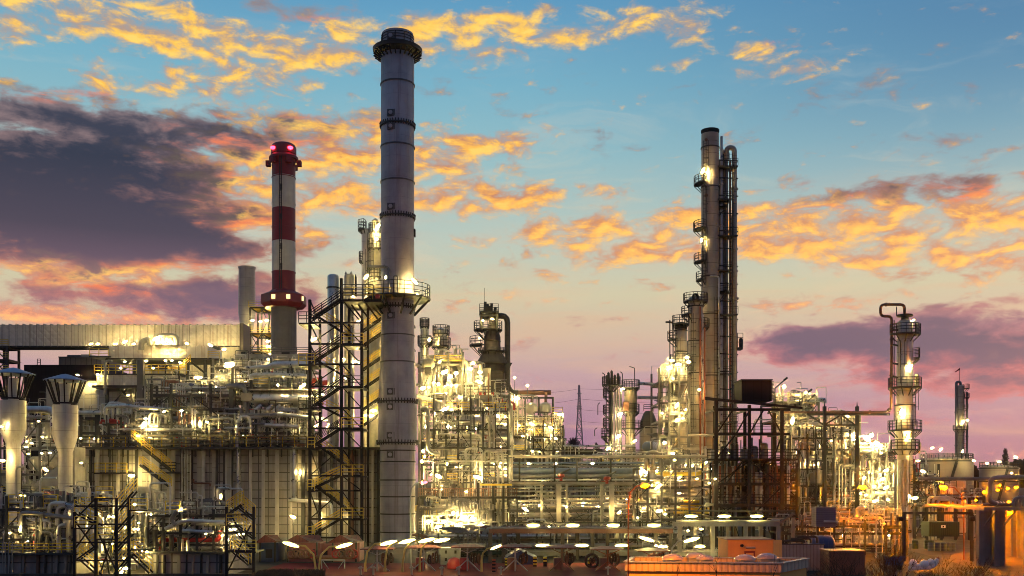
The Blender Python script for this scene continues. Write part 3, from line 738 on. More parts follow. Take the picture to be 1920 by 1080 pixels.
# ---------------------------------------------------------------- long clad gallery and stepped clad boxes at the left
Y = 172.0
t = thing('conveyor_gallery', 'long beige clad gallery with diamond sheets and rust streaks', 'gallery', (PX(200, Y), Y + 2, PZ(648, Y)))
MB().pbox(-40, 449, 609, 648, Y, 4.5).build('cladding', MT['gallery_clad'], t)
mb = MB()
for i in range(38): mb.pbox(-36 + i * 13, -34.4 + i * 13, 606.8, 649, Y - .06, 4.6)
mb.build('rib', MT['beige_clad'], t)
MB().pbox(-40, 449, 648.2, 650.5, Y + .1, 4.2).build('bottom_chord', DS, t)
MB().pbox(415, 447, 650.6, 700, Y + .1, 4).build('transfer_tower', MT['beige_clad'], t)
MB().pbox(449.2, 456, 606, 656, Y - .1, 4.6).build('end_frame', MT['roof_vent_clad'], t)
t = thing('trestle', 'dark steel trestle carrying the long gallery at its far end', 'trestle', (PX(0, Y), Y + 2, 0))
frame(t, -14, 14, (651, 676, 700, 740), Y + .2, 4, 2, DS, .35, deckm=DS, rail=YR, seed=5)
Y = 158.0
t = thing('filter_house', 'beige clad process box on stilts below the long gallery, floodlit from above', 'process building', (PX(300, Y), Y + 4, 0))
MB().pbox(204, 389, 648, 671, Y, 8).build('upper_box', MT['gallery_clad'], t)
MB().pbox(198, 396, 671.2, 674, Y - .4, 8.8).build('floor_slab', DS, t)
MB().pbox(181, 331, 703, 722, Y - 1, 8).build('lower_box', MT['gallery_clad'], t)
MB().pbox(176, 340, 700.4, 702.8, Y - 1.4, 8.8).build('floor_slab', DS, t)
MB().pbox(172, 326, 722.2, 727, Y - .8, 7.6).build('bottom_chord', DS, t)
MB().pbox(250, 420, 676, 760, Y + 7, 1).build('rear_wall', MT['gallery_clad'], t)
MB().pbox(180, 260, 728, 800, Y + 6, 1).build('rear_wall', MT['beige_clad'], t)
rail_mb(MB(), [P(177, 700.4, Y - 1.2), P(350, 700.4, Y - 1.2)], 1.4, 1.1, .11).build('railing', YR, t)
rail_mb(MB(), [P(315, 700.4, Y - .6), P(335, 700.4, Y - .6), P(357, 679, Y - .6)], 1.2, 1.1, .1).build('stair_railing', YR, t)
MB().pbox(257, 268, 675, 770, Y - 2.4, .9).build('support_post', GS, t)
mb = MB(); mb.pbox(277, 308, 682, 690, Y + 3, 2); mb.build('machine', BS, t)
for x in (201, 252, 352, 385, 398):
    MB().ibeam(P(x, 674, Y), P(x, 800, Y), .45).build('column', DS, t)
for a, b in (((252, 674), (225, 700)), ((352, 674), (385, 700)), ((330, 700), (310, 676)), ((225, 727), (252, 760)), ((240, 727), (210, 760))):
    MB().bar(P(*a, Y + .5), P(*b, Y + .5), .28).build('brace', DS, t)
mb = MB(); pipe(mb, [P(265, 656, Y - .6), P(265, 640, Y - .6), P(281, 636, Y - .6), P(281, 648, Y - .6)], .45); mb.build('pipe', PP, t, True)
mb = MB(); pipe(mb, [P(297, 648, Y - .3), P(297, 631, Y - .3), P(331, 631, Y - .3), P(331, 648, Y - .3)], .55); mb.build('pipe', CP, t, True)
for k, px in enumerate((302, 309, 316, 324)):
    mb = MB(); mb.lathe(PX(px, Y), Y - .6, [(.34, PZ(648, Y)), (.34, PZ(636, Y))] + dome(.34, PZ(636, Y), .3), 10); mb.build('vent_pot', CP, t, True)
mb = MB(); pipe(mb, [P(197, 740, Y - 1.5), P(197, 677, Y - 1.5), P(210, 677, Y - 1.5)], .22); mb.build('pipe', PP, t, True)
d = MB().pbox(167, 204, 667, 669, Y - 1, 4).build('side_platform', DS, t)
rail_mb(MB(), [P(168, 667, Y - .9), P(203, 667, Y - .9)], 1.1, 1, .1).build('railing', YR, d)
d = MB().pbox(390, 412, 672, 674, Y - 1, 4).build('side_platform', DS, t)
rail_mb(MB(), [P(390, 672, Y - .9), P(411, 672, Y - .9)], 1.1, 1, .1).build('railing', YR, d)
lamps('on the clad process box under the gallery', [(170, 645, Y + 8, 8, 10), (183, 645, Y + 8, 8, 10), (216, 645, Y + 9, 9, 10), (234, 641, Y + 9, 11, 25), (250, 645, Y + 9, 7, 0), (291, 635, Y - 1.4, 11, 30), (304, 641, Y - 1.6, 8, 0), (318, 641, Y - 1.6, 9, 0),
      (350, 644, Y + 9, 8, -20), (394, 647, Y + 9, 11, -30), (420, 655, Y + 10, 8, 0)])
lamps('hung under the clad process box', [(234, 678, Y - .8, 6), (274, 677, Y - .8, 7), (310, 676, Y - .8, 6), (322, 676, Y - .8, 6), (338, 680, Y - 1.2, 8, -25), (183, 702, Y - 2, 6), (287, 690, Y + 1, 6), (226, 690, Y + 1, 6), (240, 741, Y - 1, 6)], glass='lamp_glass_small')
Y = 205.0
t = thing('warehouse', 'large dark windowless shed with ribbed grey roof housings behind the vents', 'building', (PX(110, Y), Y + 8, 0))
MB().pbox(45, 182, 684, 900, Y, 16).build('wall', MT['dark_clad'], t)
MB().pbox(110, 190, 670, 683.9, Y + 3, 10).build('roof_housing', MT['roof_vent_clad'], t)
MB().pbox(109, 191, 668.5, 670, Y + 2.7, 10.6).build('roof', GS, t)
MB().pbox(126, 150, 665.5, 668.4, Y + 4, 4).build('roof_vent', GS, t); MB().pbox(152, 172, 664.5, 668.4, Y + 4, 4).build('roof_vent', MT['beige_clad'], t)
rail_mb(MB(), [P(70, 684, Y + .5), P(76, 684, Y + .5)], 1.2, 1, .1).build('roof_rail', DS, t)
Y = 166.0
t = thing('equipment_building', 'plain beige clad building standing behind the cowled vents', 'building', (PX(110, Y), Y + 5, 0))
MB().pbox(86, 182, 715, 900, Y, 10).build('wall', MT['beige_clad'], t)
MB().pbox(84, 184, 712, 714.9, Y - .2, 10.4).build('roof_edge', DS, t)
lamps('on the beige building behind the vents', [(145, 703, Y - 1, 7, -10), (168, 721, Y - 1, 8, -20), (160, 773, Y - 26, 8, 0, 40), (193, 776, Y - 26, 8, 0, 40)])

# ---------------------------------------------------------------- two cowled vents
def vent(cxp, capy, cyl0, cyl1, low, bot, Y, label):
    x = PX(cxp, Y); s = lambda n: S(n, Y); z = lambda p: PZ(p, Y)
    t = thing('cowled_vent', label, 'vent stack', (x, Y, 0), 'cowled vent stacks')
    MB().lathe(x, Y, [(.01, z(capy)), (s(9), z(capy + 2)), (s(38), z(capy + 12)), (s(38.5), z(capy + 13.5)), (s(30), z(capy + 12.5)), (.01, z(capy + 5))], 28).build('rain_cap', MT['vent_roof'], t, True)
    for k in range(14):
        a = 2 * math.pi * (k + .3) / 14; c, sn = math.cos(a), math.sin(a)
        MB().bar((x + s(36) * c, Y + s(36) * sn, z(capy + 13)), (x + s(20) * c, Y + s(20) * sn, z(cyl0 - 4)), .13).build('cage_bar', BS, t)
    MB().lathe(x, Y, [(s(18.5), z(cyl0 - 2)), (s(21), z(cyl0 - 2)), (s(21), z(cyl0 - 5)), (s(18.5), z(cyl0 - 5)), (s(18.5), z(cyl0 - 2))], 28).build('cage_ring', BS, t)
    MB().lathe(x, Y, [(s(9), z(cyl0 - 1)), (s(9), z(capy + 20)), (s(7), z(capy + 20))], 16).build('inner_tube', MT['vent_white'], t, True)
    MB().lathe(x, Y, [(s(12.5), z(bot)), (s(12.5), z(low)), (s(14), z(low - 4)), (s(22), z(cyl1)), (s(22.3), z(cyl0)), (s(19), z(cyl0)), (.01, z(cyl0 + 1))], 32).build('silencer', MT['vent_white'], t, True)
    return t
vent(25, 689, 751, 811, 833, 1000, 108, 'white cowled vent stack with blue cap and open cage, nearest the edge and larger')
vent(122.5, 701, 760, 818, 848, 1000, 108, 'white cowled vent stack with blue cap beside the lit furnace end wall')

lamps('beside the cowled vents', [(48, 838, 106, 7), (151, 822, 107, 6), (72, 790, 106, 6), (3, 733, 110, 9), (2, 800, 106, 8), (4, 864, 106, 13), (78, 850, 106, 6), (152, 868, 107, 6)])
# ---------------------------------------------------------------- distillation columns and vessels
def column(name, label, cat, cxp, Y, prof, m, plats=(), rings=(), lad=None, top=None, n=24, rail=DS, group=None, z0=0):
    """prof: (radius px, row px) from bottom to top"""
    x = PX(cxp, Y)
    t = thing(name, label, cat, (x, Y, z0), group)
    pr = [(S(r, Y), PZ(p, Y) if p < 1099 else z0) for r, p in prof]
    if top != 'open': pr += dome(pr[-1][0], pr[-1][1], pr[-1][0] * .5)[1:]
    MB().lathe(x, Y, pr, n).build('shell', m, t, True)
    for (py, r, a0, a1, w) in plats:
        ring_platform(t, x, Y, S(r, Y), S(r + w, Y), PZ(py, Y), DS, rail, a0, a1, 1.15)
    for (py, r) in rings:
        z = PZ(py, Y); MB().lathe(x, Y, [(S(r, Y) - .01, z - .08), (S(r, Y) + .12, z - .08), (S(r, Y) + .12, z + .08), (S(r, Y) - .01, z + .08)], n).build('stiffening_ring', DS, t)
    if lad:
        for (px, a, b) in lad: ladder(t, PX(px, Y), Y - S(prof[0][0], Y) * .75, PZ(b, Y), PZ(a, Y), DS)
    return t
def addpipe(t, pts, r, m, name='pipe', n=8, fl=True):
    mb = MB(); pipe(mb, pts, r, n, fl); return mb.build(name, m, t, True)

Y = 156.0
t = column('distillation_column', 'tallest brown grey distillation column with a dark cap and side pipes', 'column', 1331.5, Y, [(17.5, 1100), (17.5, 700), (16.6, 560), (16.3, 252)], MT['column_clad'],
           plats=[(345, 16.5, 150, 235, 14), (430, 16.5, 150, 235, 15), (491, 16.6, 150, 235, 14), (525, 16.6, 150, 225, 10), (388, 16.5, 340, 400, 16), (548, 16.6, 320, 400, 20)],
           rings=[(352, 16.3), (278, 16.3), (520, 16.5), (590, 17), (705, 17.5)], lad=[(1320, 270, 345), (1319, 345, 430), (1318, 430, 540), (1340, 560, 830)], top='open')
x = PX(1331.5, Y)
MB().lathe(x, Y, [(S(16.3, Y), PZ(254, Y)), (S(15, Y), PZ(250, Y)), (S(15, Y), PZ(248, Y)), (S(17, Y), PZ(248, Y)), (S(17, Y), PZ(244.5, Y)), (.01, PZ(243, Y))], 24).build('cap', BS, t, True)
for py in (262, 366): MB().spine([P(1324, py, Y - 1.5), P(1324, py, Y - 1.1)], .25, 10).build('manhole', MT['brown_pipe'], t)
rk = thing('pipe_riser_bundle', 'bundle of tall riser pipes and ladders clipped to the tallest column', 'pipework', P(1365, 900, Y + .4) * 1.0)
rk.location.z = 0
B = lambda px, py, dy=.4: P(px, py, Y + dy)
addpipe(rk, [B(1353, 1000), B(1353, 256)], .22, SV)
addpipe(rk, [B(1362, 1000), B(1362, 285), B(1356, 285)], .3, GP)
addpipe(rk, [B(1369, 1000, .8), B(1369, 300, .8)], .16, MT['orange_pipe'])
addpipe(rk, [B(1377, 800), B(1377, 277), B(1362, 277), B(1362, 300)], .40, MT['column_clad'])
addpipe(rk, [B(1376.5, 1000, .2), B(1376.5, 405, .2)], .48, MT['column_clad'])
addpipe(rk, [B(1358, 800, 1), B(1358, 330, 1)], .14, MT['brown_pipe'])
addpipe(rk, [B(1348, 990, -1.4), B(1348, 518, -1.4), B(1331, 517, -1.4)], .13, SV)
addpipe(rk, [B(1345, 350, -1), B(1318, 346, -1.6)], .1, SV)
for px, a, r_, m, dy in ((1350.5, 300, .2, 'grey_pipe', .9), (1356, 285, .28, 'dark_steel', 1.2), (1359, 310, .22, 'column_clad', .7), (1372.5, 430, .18, 'brown_pipe', .9), (1374, 350, .12, 'dark_steel', -.2)):
    addpipe(rk, [B(px, 1000, dy), B(px, a, dy)], r_, MT[m])
for py in range(300, 860, 33):
    MB().bar(B(1347, py, .2), B(1384, py + 2, .2), .16).build('pipe_clamp', DS, rk)
ladder(rk, PX(1369, Y), Y - .6, PZ(830, Y), PZ(290, Y), DS)
for k, py in enumerate((310, 372, 440, 505, 588, 700, 790)):
    d = MB().pbox(1346, 1372 if k % 2 else 1384, py, py + 2.2, Y - 1.1, 2.6).build('landing', DS, rk)
    rail_mb(MB(), [P(1356, py, Y - 1.05), P(1372 if k % 2 else 1384, py, Y - 1.05)], 1.1, .9, .06).build('railing', DS, d)
d = MB().pbox(1383, 1393, 651, 655, Y - .6, 1.6).build('side_platform', DS, rk)
rail_mb(MB(), [P(1383, 651, Y - .5), P(1393, 651, Y - .5)], 2.2, .8, .08).build('railing', DS, d)
MB().lathe(PX(1389, Y), Y, [(.3, PZ(651, Y)), (.3, PZ(636, Y)), (.12, PZ(633, Y))], 10).build('instrument', DS, rk, True)
lamps('clamped to the tallest distillation column', [(1318, 320, Y - 2.2, 14, 60), (1315, 450, Y - 1.6, 9, 80), (1305, 568, Y - 2, 5)])

Y = 151.0
t = column('distillation_column', 'dark topped middle column standing close beside the tallest column', 'column', 1304, Y, [(14.5, 1100), (14.5, 700), (13.8, 562)], MT['column_clad'],
           plats=[(565, 13.8, 140, 400, 9), (590, 13.8, 150, 230, 13), (613, 14, 300, 390, 12), (702, 14.5, 140, 240, 10)], rings=[(575, 13.8), (640, 14), (700, 14.4), (760, 14.5)], lad=[(1297, 590, 830)])
addpipe(t, [P(1300, 565, Y - 1.5), P(1300, 552, Y - 1.5), P(1308, 552, Y - 1.5), P(1308, 565, Y - 1.5)], .2, DS)
for px, a, b, m in ((1313, 575, 840, 'orange_pipe'), (1321, 605, 870, 'orange_pipe'), (1318, 590, 800, 'silver'), (1289, 640, 900, 'grey_pipe')):
    addpipe(t, [P(px, b, Y - 1.4), P(px, a, Y - 1.4)], .14, MT[m])
Y = 147.0
t = column('distillation_column', 'shortest beige column of the three with a railed round platform on top', 'column', 1276.5, Y, [(11.5, 1100), (11.5, 760), (11.2, 618)], MT['column_clad'],
           plats=[(607, 5, 0, 360, 11), (636, 11.2, 140, 220, 14), (680, 11.4, 160, 380, 10)], rings=[(620, 11.2), (660, 11.4)], lad=[(1268, 636, 690)])
MB().lathe(PX(1276.5, Y), Y, [(S(11.6, Y), PZ(618, Y)), (S(12.4, Y), PZ(613, Y)), (S(9, Y), PZ(608, Y)), (.01, PZ(607, Y))], 20).build('cap', BS, t, True)
addpipe(t, [P(1248, 604, Y), P(1262, 604, Y), P(1262, 618, Y)], .14, DS)
for px in (1256, 1262): addpipe(t, [P(px, 690, Y), P(px, 600, Y)], .09, DS, 'pipe', 6)

# right-hand column with the looped overhead pipe
Y = 125.0
t = column('distillation_column', 'lone silver column with a looped overhead pipe and side platforms', 'column', 1696.5, Y, [(13.5, 1100), (13.5, 852), (17.5, 846), (17.5, 764), (15.2, 758), (14.3, 606)], MT['column_silver'],
           plats=[(626, 14.4, 180, 400, 14), (726, 15, 130, 400, 15), (671, 14.6, 320, 380, 12), (806, 17.5, 130, 400, 13), (842, 17.5, 130, 400, 9), (920, 13.5, 300, 400, 18), (943, 13.5, 260, 400, 8)],
           rings=[(760, 17)], lad=[(1688, 640, 720), (1709, 730, 800), (1704, 855, 980)])
x = PX(1696.5, Y)
MB().lathe(x, Y, [(.01, PZ(594, Y)), (S(6, Y), PZ(594, Y)), (S(14.5, Y), PZ(593.5, Y)), (S(14.5, Y), PZ(590, Y)), (.01, PZ(589.5, Y))], 16).build('top_flange', DS, t, True)
MB().spine([(x, Y, PZ(602, Y)), (x, Y, PZ(592, Y))], S(7, Y), 14).build('neck', DS, t, True)
addpipe(t, [P(1696, 591, Y), P(1696, 571, Y), P(1651, 571, Y), P(1651, 593, Y), P(1672, 593, Y), P(1671, 766, Y), P(1662, 772.5, Y + 3), P(1470, 773, Y + 14)], S(2.6, Y), MT['brown_pipe'], 'overhead_pipe')
addpipe(t, [P(1681, 575, Y), P(1681, 592, Y)], .06, GS)
for py in (646, 681, 706, 617): addpipe(t, [P(1673, py, Y), P(1684, py + 2, Y - .3)], .12, DS, 'nozzle')
addpipe(t, [P(1676.5, 790, Y), P(1676.5, 600, Y)], .06, DS, 'pipe', 6, False)
MB().lathe(PX(1714, Y), Y - .8, [(.28, PZ(725, Y)), (.28, PZ(705, Y))] + dome(.28, PZ(705, Y), .2), 10).build('instrument', CP, t, True)
MB().lathe(PX(1716, Y), Y - .4, [(.22, PZ(626, Y)), (.22, PZ(606, Y)), (.1, PZ(604, Y))], 10).build('instrument', GP, t, True)
addpipe(t, [P(1722, 850, Y), P(1726, 830, Y), P(1716, 829, Y)], .16, CP)
for px, m in ((1686, 'silver'), (1693, 'pale_paint'), (1701, 'silver'), (1679, 'grey_pipe')):
    addpipe(t, [P(px, 1005, Y - 1.1), P(px, 862, Y - 1.1)], .15, MT[m])
lamps('fixed to the lone silver column', [(1707, 687, Y - 1.4, 12, 40), (1690, 772, Y - 1.9, 14, 70), (1703, 818, Y - 1.6, 13, 75), (1713, 600, Y - .8, 6, 30), (1716, 934, Y - 1.4, 14, 10), (1722, 864, Y - 1.4, 8)])

# far slim column with its pennant, tanks
Y = 290.0
t = column('distillation_column', 'distant slim column with a small pennant flying above it', 'column', 1801, Y, [(6.5, 1100), (6.5, 725)], MT['column_clad'],
           plats=[(805, 6.5, 0, 360, 7), (745, 6.5, 320, 400, 9), (728, 6.5, 300, 400, 9), (765, 6.5, 320, 400, 7)], lad=[(1805, 735, 855)])
addpipe(t, [P(1793, 860, Y), P(1793, 716, Y), P(1801, 716, Y), P(1801, 724, Y)], .4, GP)
addpipe(t, [P(1813, 860, Y), P(1813, 735, Y)], .35, GP)
MB().bar(P(1799.5, 716, Y), P(1799.5, 690, Y), .12).build('flag_pole', DS, t)
MB().add([P(1799.5, 690, Y), P(1799.5, 693.5, Y), P(1790.5, 698.5, Y + .2), P(1790.5, 697, Y)], [(0, 1, 2, 3)]).build('pennant', MT['red_band'], t)
lamps('on the distant slim column', [(1806, 791, Y - 2, 6, 80), (1814, 788, Y - 2, 5)])
def tank(cxp, rp, top, Y, label):
    x = PX(cxp, Y); r = S(rp, Y); zt = PZ(top, Y)
    t = thing('storage_tank', label, 'storage tank', (x, Y, 0), 'storage tanks')
    MB().lathe(x, Y, [(r, 0), (r, zt), (r * .98, zt + .05)] + dome(r * .98, zt + .05, r * .09)[1:], 48).build('shell', MT['far_tank'], t, True)
    for f in (.97, .62): MB().lathe(x, Y, [(r - .02, zt * f - .2), (r + .3, zt * f - .2), (r + .3, zt * f + .2), (r - .02, zt * f + .2)], 48).build('wind_girder', DS, t)
    pts = [(x + r * .99 * math.cos(2 * math.pi * k / 36), Y + r * .99 * math.sin(2 * math.pi * k / 36), zt) for k in range(37)]
    rail_mb(MB(), pts, 1.6, 2.5, .12).build('railing', DS, t)
    s = stair(t, (x - r * .6, Y - r * 1.02 - .8, 0), (x - r * .05, Y - r * 1.02 - .8, zt * .93), DS, DS, .8, .1)
    return t
tank(1774, 47, 862, 280, 'wide storage tank with railed roof behind the lone silver column')
tank(1873, 34, 876, 320, 'smaller distant storage tank beside the poplar')
lamps('around the roofs of the storage tanks', [(1748, 840, 270, 8, 20), (1764, 843, 270, 9, 40), (1805, 846, 270, 7, 80), (1826, 864, 270, 8, -10), (1851, 869, 300, 6), (1874, 866, 310, 8), (1905, 857, 310, 8, -20), (1897, 887, 300, 6), (1721, 865, 250, 7)])

# dark topped silo and paired columns near the middle
Y = 152.0
t = column('process_vessel', 'upright vessel with railed top platform beside a thin dark column', 'vessel', 1182.5, Y, [(9, 1100), (9, 778), (12, 771), (12.2, 733)], MT['column_clad'],
           plats=[(727, 4, 0, 360, 13), (772, 9.5, 180, 400, 7), (803, 9, 150, 400, 14), (858, 9, 130, 420, 15)], rings=[(892, 9), (840, 9)], lad=[(1176, 775, 980)])
for a, b in ((719, 724), (745, 746)): addpipe(t, [P(1195, a, Y), P(1222, a + 1, Y), P(1236, b, Y)], .25, SV)
MB().pbox(1168, 1179, 753, 770, Y - 1.6, .5).build('cabinet', MT['brown_pipe'], t)
t = column('process_vessel', 'thin dark column ringed by many small platforms left of the upright vessel', 'vessel', 1146, Y - 2, [(4.5, 1100), (4.5, 712)], MT['grey_steel'],
           plats=[(721, 4.5, 0, 360, 13), (743, 4.5, 130, 230, 11), (774, 4.5, 130, 230, 11), (798, 4.5, 130, 230, 11), (818, 4.5, 130, 260, 15)], lad=[(1140, 720, 960)])
for k, (px, a) in enumerate(((1141, 700), (1147, 697), (1153, 705), (1159, 702), (1138, 706))): addpipe(t, [P(px, 721, Y - 3), P(px, a, Y - 3), P(px - 2, a - 1, Y - 3)], .2, DS)
for px, a, b in ((1154, 712, 1000), (1159, 730, 1000), (1164, 722, 900), (1136, 812, 1000)): addpipe(t, [P(px, b, Y - 1.4), P(px, a, Y - 1.4)], .18, MT['grey_pipe'])
for px, py, bx, zz in ((1129, 699, 1134, 720), (1163, 697, 1167, 720), (1180, 687, 1190, 716), (1125, 755, 1121, 778), (1120, 802, 1115, 818)):
    addpipe(t, [P(bx, zz, Y - 3), P(bx, py + 3, Y - 3), P(px, py, Y - 3)], .07, DS, 'lamp_arm', 6, False)
lamps('on the pair of slim vessels in the middle distance', [(1168, 729, Y - 2.5, 8), (1163, 776, Y - 2.5, 12, 25), (1160, 818, Y - 2.5, 12, 30), (1141, 841, Y - 3, 12, 25), (1155, 845, Y - 2.5, 4), (1167, 846, Y - 2.5, 6), (1190, 827, Y - 2.5, 9, 30)])
Y = 165.0
t = column('silo', 'domed dark topped silo behind the slim vessels', 'silo', 1216, Y, [(17, 1100), (17, 802)], MT['column_clad'], plats=[], top='open', rings=[(803, 17)])
MB().lathe(PX(1216, Y), Y, [(S(17.5, Y), PZ(803, Y)), (S(16, Y), PZ(792, Y)), (S(10, Y), PZ(776, Y)), (S(6, Y), PZ(771, Y)), (.01, PZ(770, Y))], 24).build('domed_roof', MT['heater_dark'], t, True)
rail_mb(MB(), [P(1207, 770, Y), P(1224, 770, Y)], 1, .8, .08).build('railing', DS, t)
drum(MB(), P(1214, 838, Y - 6), P(1226, 838, Y - 1), S(10, Y)).build('drum', MT['blue_pipe'], t, True)

# dark conical fired heater with its swan-neck duct
Y = 166.0; x = PX(917, Y)
t = thing('fired_heater', 'dark conical fired heater with a swan neck duct at its top', 'furnace', (x, Y, 0))
MB().lathe(x + S(6, Y), Y, [(S(23, Y), 0), (S(23, Y), PZ(684, Y)), (S(29, Y), PZ(683, Y)), (S(29, Y), PZ(679, Y)), (S(17, Y), PZ(659, Y)), (S(15.5, Y), PZ(657, Y)), (S(15.5, Y), PZ(632, Y)), (S(13, Y), PZ(624, Y)), (S(8, Y), PZ(618, Y)), (S(7, Y), PZ(604, Y))] + dome(S(7, Y), PZ(604, Y), 1.4)[1:], 24).build('shell', MT['heater_dark'], t, True)
for py in (697, 713, 729, 745, 640): MB().lathe(x + S(6, Y), Y, [(S(15.5 if py < 660 else 23, Y), PZ(py + 1, Y)), (S(16.5 if py < 660 else 24.2, Y), PZ(py, Y)), (S(15.5 if py < 660 else 23, Y), PZ(py - 1, Y))], 24).build('stiffening_ring', DS, t)
ring_platform(t, x - S(2, Y), Y, S(8, Y), S(27, Y), PZ(618, Y), DS, DS, 0, 360, 1.3)
ring_platform(t, x - S(4, Y), Y, S(12, Y), S(33, Y), PZ(647, Y), DS, DS, 140, 250, 1.3)
ring_platform(t, x + S(6, Y), Y, S(15, Y), S(27, Y), PZ(658, Y), DS, DS, 0, 360, .4)
frame(t, 902, 932, (585, 592), Y - 2, 4, 2, DS, .3, pyb=618, brace=False, deckm=DS, rail=DS)
for px, a in ((909, 566), (914, 570), (918, 574), (921, 569), (928, 576)): MB().bar(P(px, 585, Y - 1), P(px + 1, a, Y - 1), .45).build('vent_pipe', DS, t)
MB().bar(P(908, 570, Y), P(908, 540, Y), .07).build('mast', DS, t)
addpipe(t, [P(922, 600, Y), P(926, 592, Y), P(951.5, 592, Y), P(951.5, 725, Y), P(960, 737, Y), P(972, 737, Y)], S(5.6, Y), MT['heater_dark'], 'swan_neck_duct', 12, False)
MB().add([P(946, 680, Y - 1), P(961, 680, Y - 1), P(950, 700, Y - 1), P(946, 700, Y - 1), P(946, 680, Y + 1), P(961, 680, Y + 1), P(950, 700, Y + 1), P(946, 700, Y + 1)], [(0, 3, 2, 1), (4, 5, 6, 7), (0, 1, 5, 4), (1, 2, 6, 5), (2, 3, 7, 6), (3, 0, 4, 7)]).build('duct_bracket', DS, t)
lamps('at the neck of the dark conical heater', [(923, 598, Y - 3, 7, -15), (905, 601, Y - 3, 4.5), (899, 634, Y - 6, 4)])

# ---------------------------------------------------------------- process units: steel frames filled with pipework
def unit(name, label, cat, px0, px1, pyt, Y, D, nx, levels, seed, nh=20, nv=16, nd=2, steel=DS, rail=YR, pyb=None, pm=None, w=.28, brace=.5, deck=.6, group=None, rmax=.32, tall=0, bundles=True, valves=10, small=.8):
    r = random.Random(seed)
    zb = 0.0 if pyb is None else PZ(pyb, Y)
    zt = PZ(pyt, Y)
    pm = pm or [(SV, 5), (PP, 3), (GP, 3), (CP, 2), (MT['brown_pipe'], .6), (YR, .25), (RP, .25)]
    def pick():
        s = r.random() * sum(q for _, q in pm)
        for m, q in pm:
            s -= q
            if s <= 0: return m
        return pm[0][0]
    X0, X1 = PX(px0, Y), PX(px1, Y)
    t = thing(name, label, cat, ((X0 + X1) / 2, Y + D / 2, zb), group)
    xs = [X0 + (X1 - X0) * i / (nx - 1) for i in range(nx)]
    zs = sorted(PZ(p, Y) for p in levels)
    for x in xs:
        top = zt if r.random() < .6 else zs[-1] + r.uniform(0, .5) * max(0, zt - zs[-1])
        for y in (Y, Y + D): MB().ibeam((x, y, zb), (x, y, max(top, zs[-1])), w).build('column', steel, t)
    last = zb
    for z in zs:
        mb = MB()
        for y in (Y, Y + D): mb.ibeam((X0, y, z), (X1, y, z), w)
        for x in xs: mb.bar((x, Y, z), (x, Y + D, z), w * .6, w * .9)
        mb.build('floor_beam', steel, t)
        for i in range(nx - 1):
            if r.random() < deck:
                a, b = xs[i] + .1, xs[i + 1] - .1
                y1 = Y + D * r.choice((.35, .6, 1))
                d = MB().box(a, b, Y + .1, y1, z + w * .5 + .003, z + w * .5 + .07).build('deck', steel, t)
                rail_mb(MB(), [(a, Y + .12, z + w * .5 + .07), (b, Y + .12, z + w * .5 + .07)], 1.1, 1.2, .075).build('railing', rail if r.random() < .7 else steel, d)
            if r.random() < brace:
                a, b = (xs[i], xs[i + 1]) if r.random() < .5 else (xs[i + 1], xs[i])
                MB().bar((a, Y + .02, last), (b, Y + .02, z), w * .5).build('brace', steel, t)
        last = z
    count = 0
    spans = [zb] + zs + [zt]
    def handwheel(par, x, y, z, s):
        mb = MB()
        mb.spine([(x - s * 1.4, y, z), (x + s * 1.4, y, z)], s * .8, 6)
        mb.bar((x, y, z), (x, y, z + s * 3), s * .5)
        mb.lathe(x, y, [(s * 1.3, z + s * 2.9), (s * 1.6, z + s * 2.9), (s * 1.6, z + s * 3.2), (s * 1.3, z + s * 3.2)], 8)
        mb.build('valve', RP if r.random() < .4 else DS, par)
    while count < nh:
        k = r.choice((1, 1, 2, 3, 4)) if bundles else 1
        rr = r.choice((.07, .09, .12, .15, .2, rmax))
        j = r.randrange(len(spans) - 1)
        lo, hi = spans[j], spans[j + 1]
        z = lo + w * .5 + rr + .1 + r.random() * max(.1, (hi - lo - 2 * rr - .5))
        y = Y + r.uniform(-.2, D * .7)
        L = (X1 - X0) * r.uniform(.25, .9); xa = r.uniform(X0, X1 - L); xb = xa + L
        m = pick(); sty = r.random()
        legs = r.uniform(.8, max(1.0, (hi - lo) * .9))
        for q in range(k):
            if count >= nh: break
            count += 1
            yy = y + q * rr * 3.2; zz = z + (q * rr * 2.6 if sty < .3 else 0)
            pts = [(xa + q * rr * 3, yy, zz), (xb - q * rr * 3, yy, zz)]
            if sty > .35: pts.append((xb - q * rr * 3, yy, max(zb + .05, zz - legs)) if r.random() < .6 else (xb - q * rr * 3, yy, zz + legs))
            if sty > .6: pts.insert(0, (xa + q * rr * 3, yy, zz + legs) if r.random() < .5 else (xa + q * rr * 3, yy, max(zb + .05, zz - legs)))
            o = addpipe(t, pts, rr, m, 'pipe', 8 if rr > .14 else 6)
            if valves > 0 and r.random() < .35:
                valves -= 1
                handwheel(o, r.uniform(xa + .5, max(xa + .6, xb - .5)), yy, zz, max(.16, rr * 1.2))
    count = 0
    while count < nv:
        k = r.choice((1, 1, 2, 3, 5)) if bundles else 1
        rr = r.choice((.06, .08, .1, .13, .18, rmax))
        x = r.uniform(X0, X1); y = Y + r.uniform(-.5, D * .5)
        ja = r.randrange(len(spans) - 1); jb = min(len(spans) - 1, ja + r.choice((1, 1, 2, 3)))
        a, b = spans[ja], spans[jb] + r.uniform(-.8, .8)
        m = pick(); sty = r.random(); dx = r.uniform(.6, 3) * r.choice((-1, 1))
        for q in range(k):
            if count >= nv: break
            count += 1
            xx = x + q * rr * 3.4
            pts = [(xx, y, a), (xx, y, max(b, a + .6) - q * rr)]
            if sty > .45: pts.append((xx + dx, y, pts[-1][2]))
            if sty > .75: pts.append((xx + dx, y, pts[-1][2] - r.uniform(.5, 2)))
            addpipe(t, pts, rr, m, 'pipe', 8 if rr > .14 else 6)
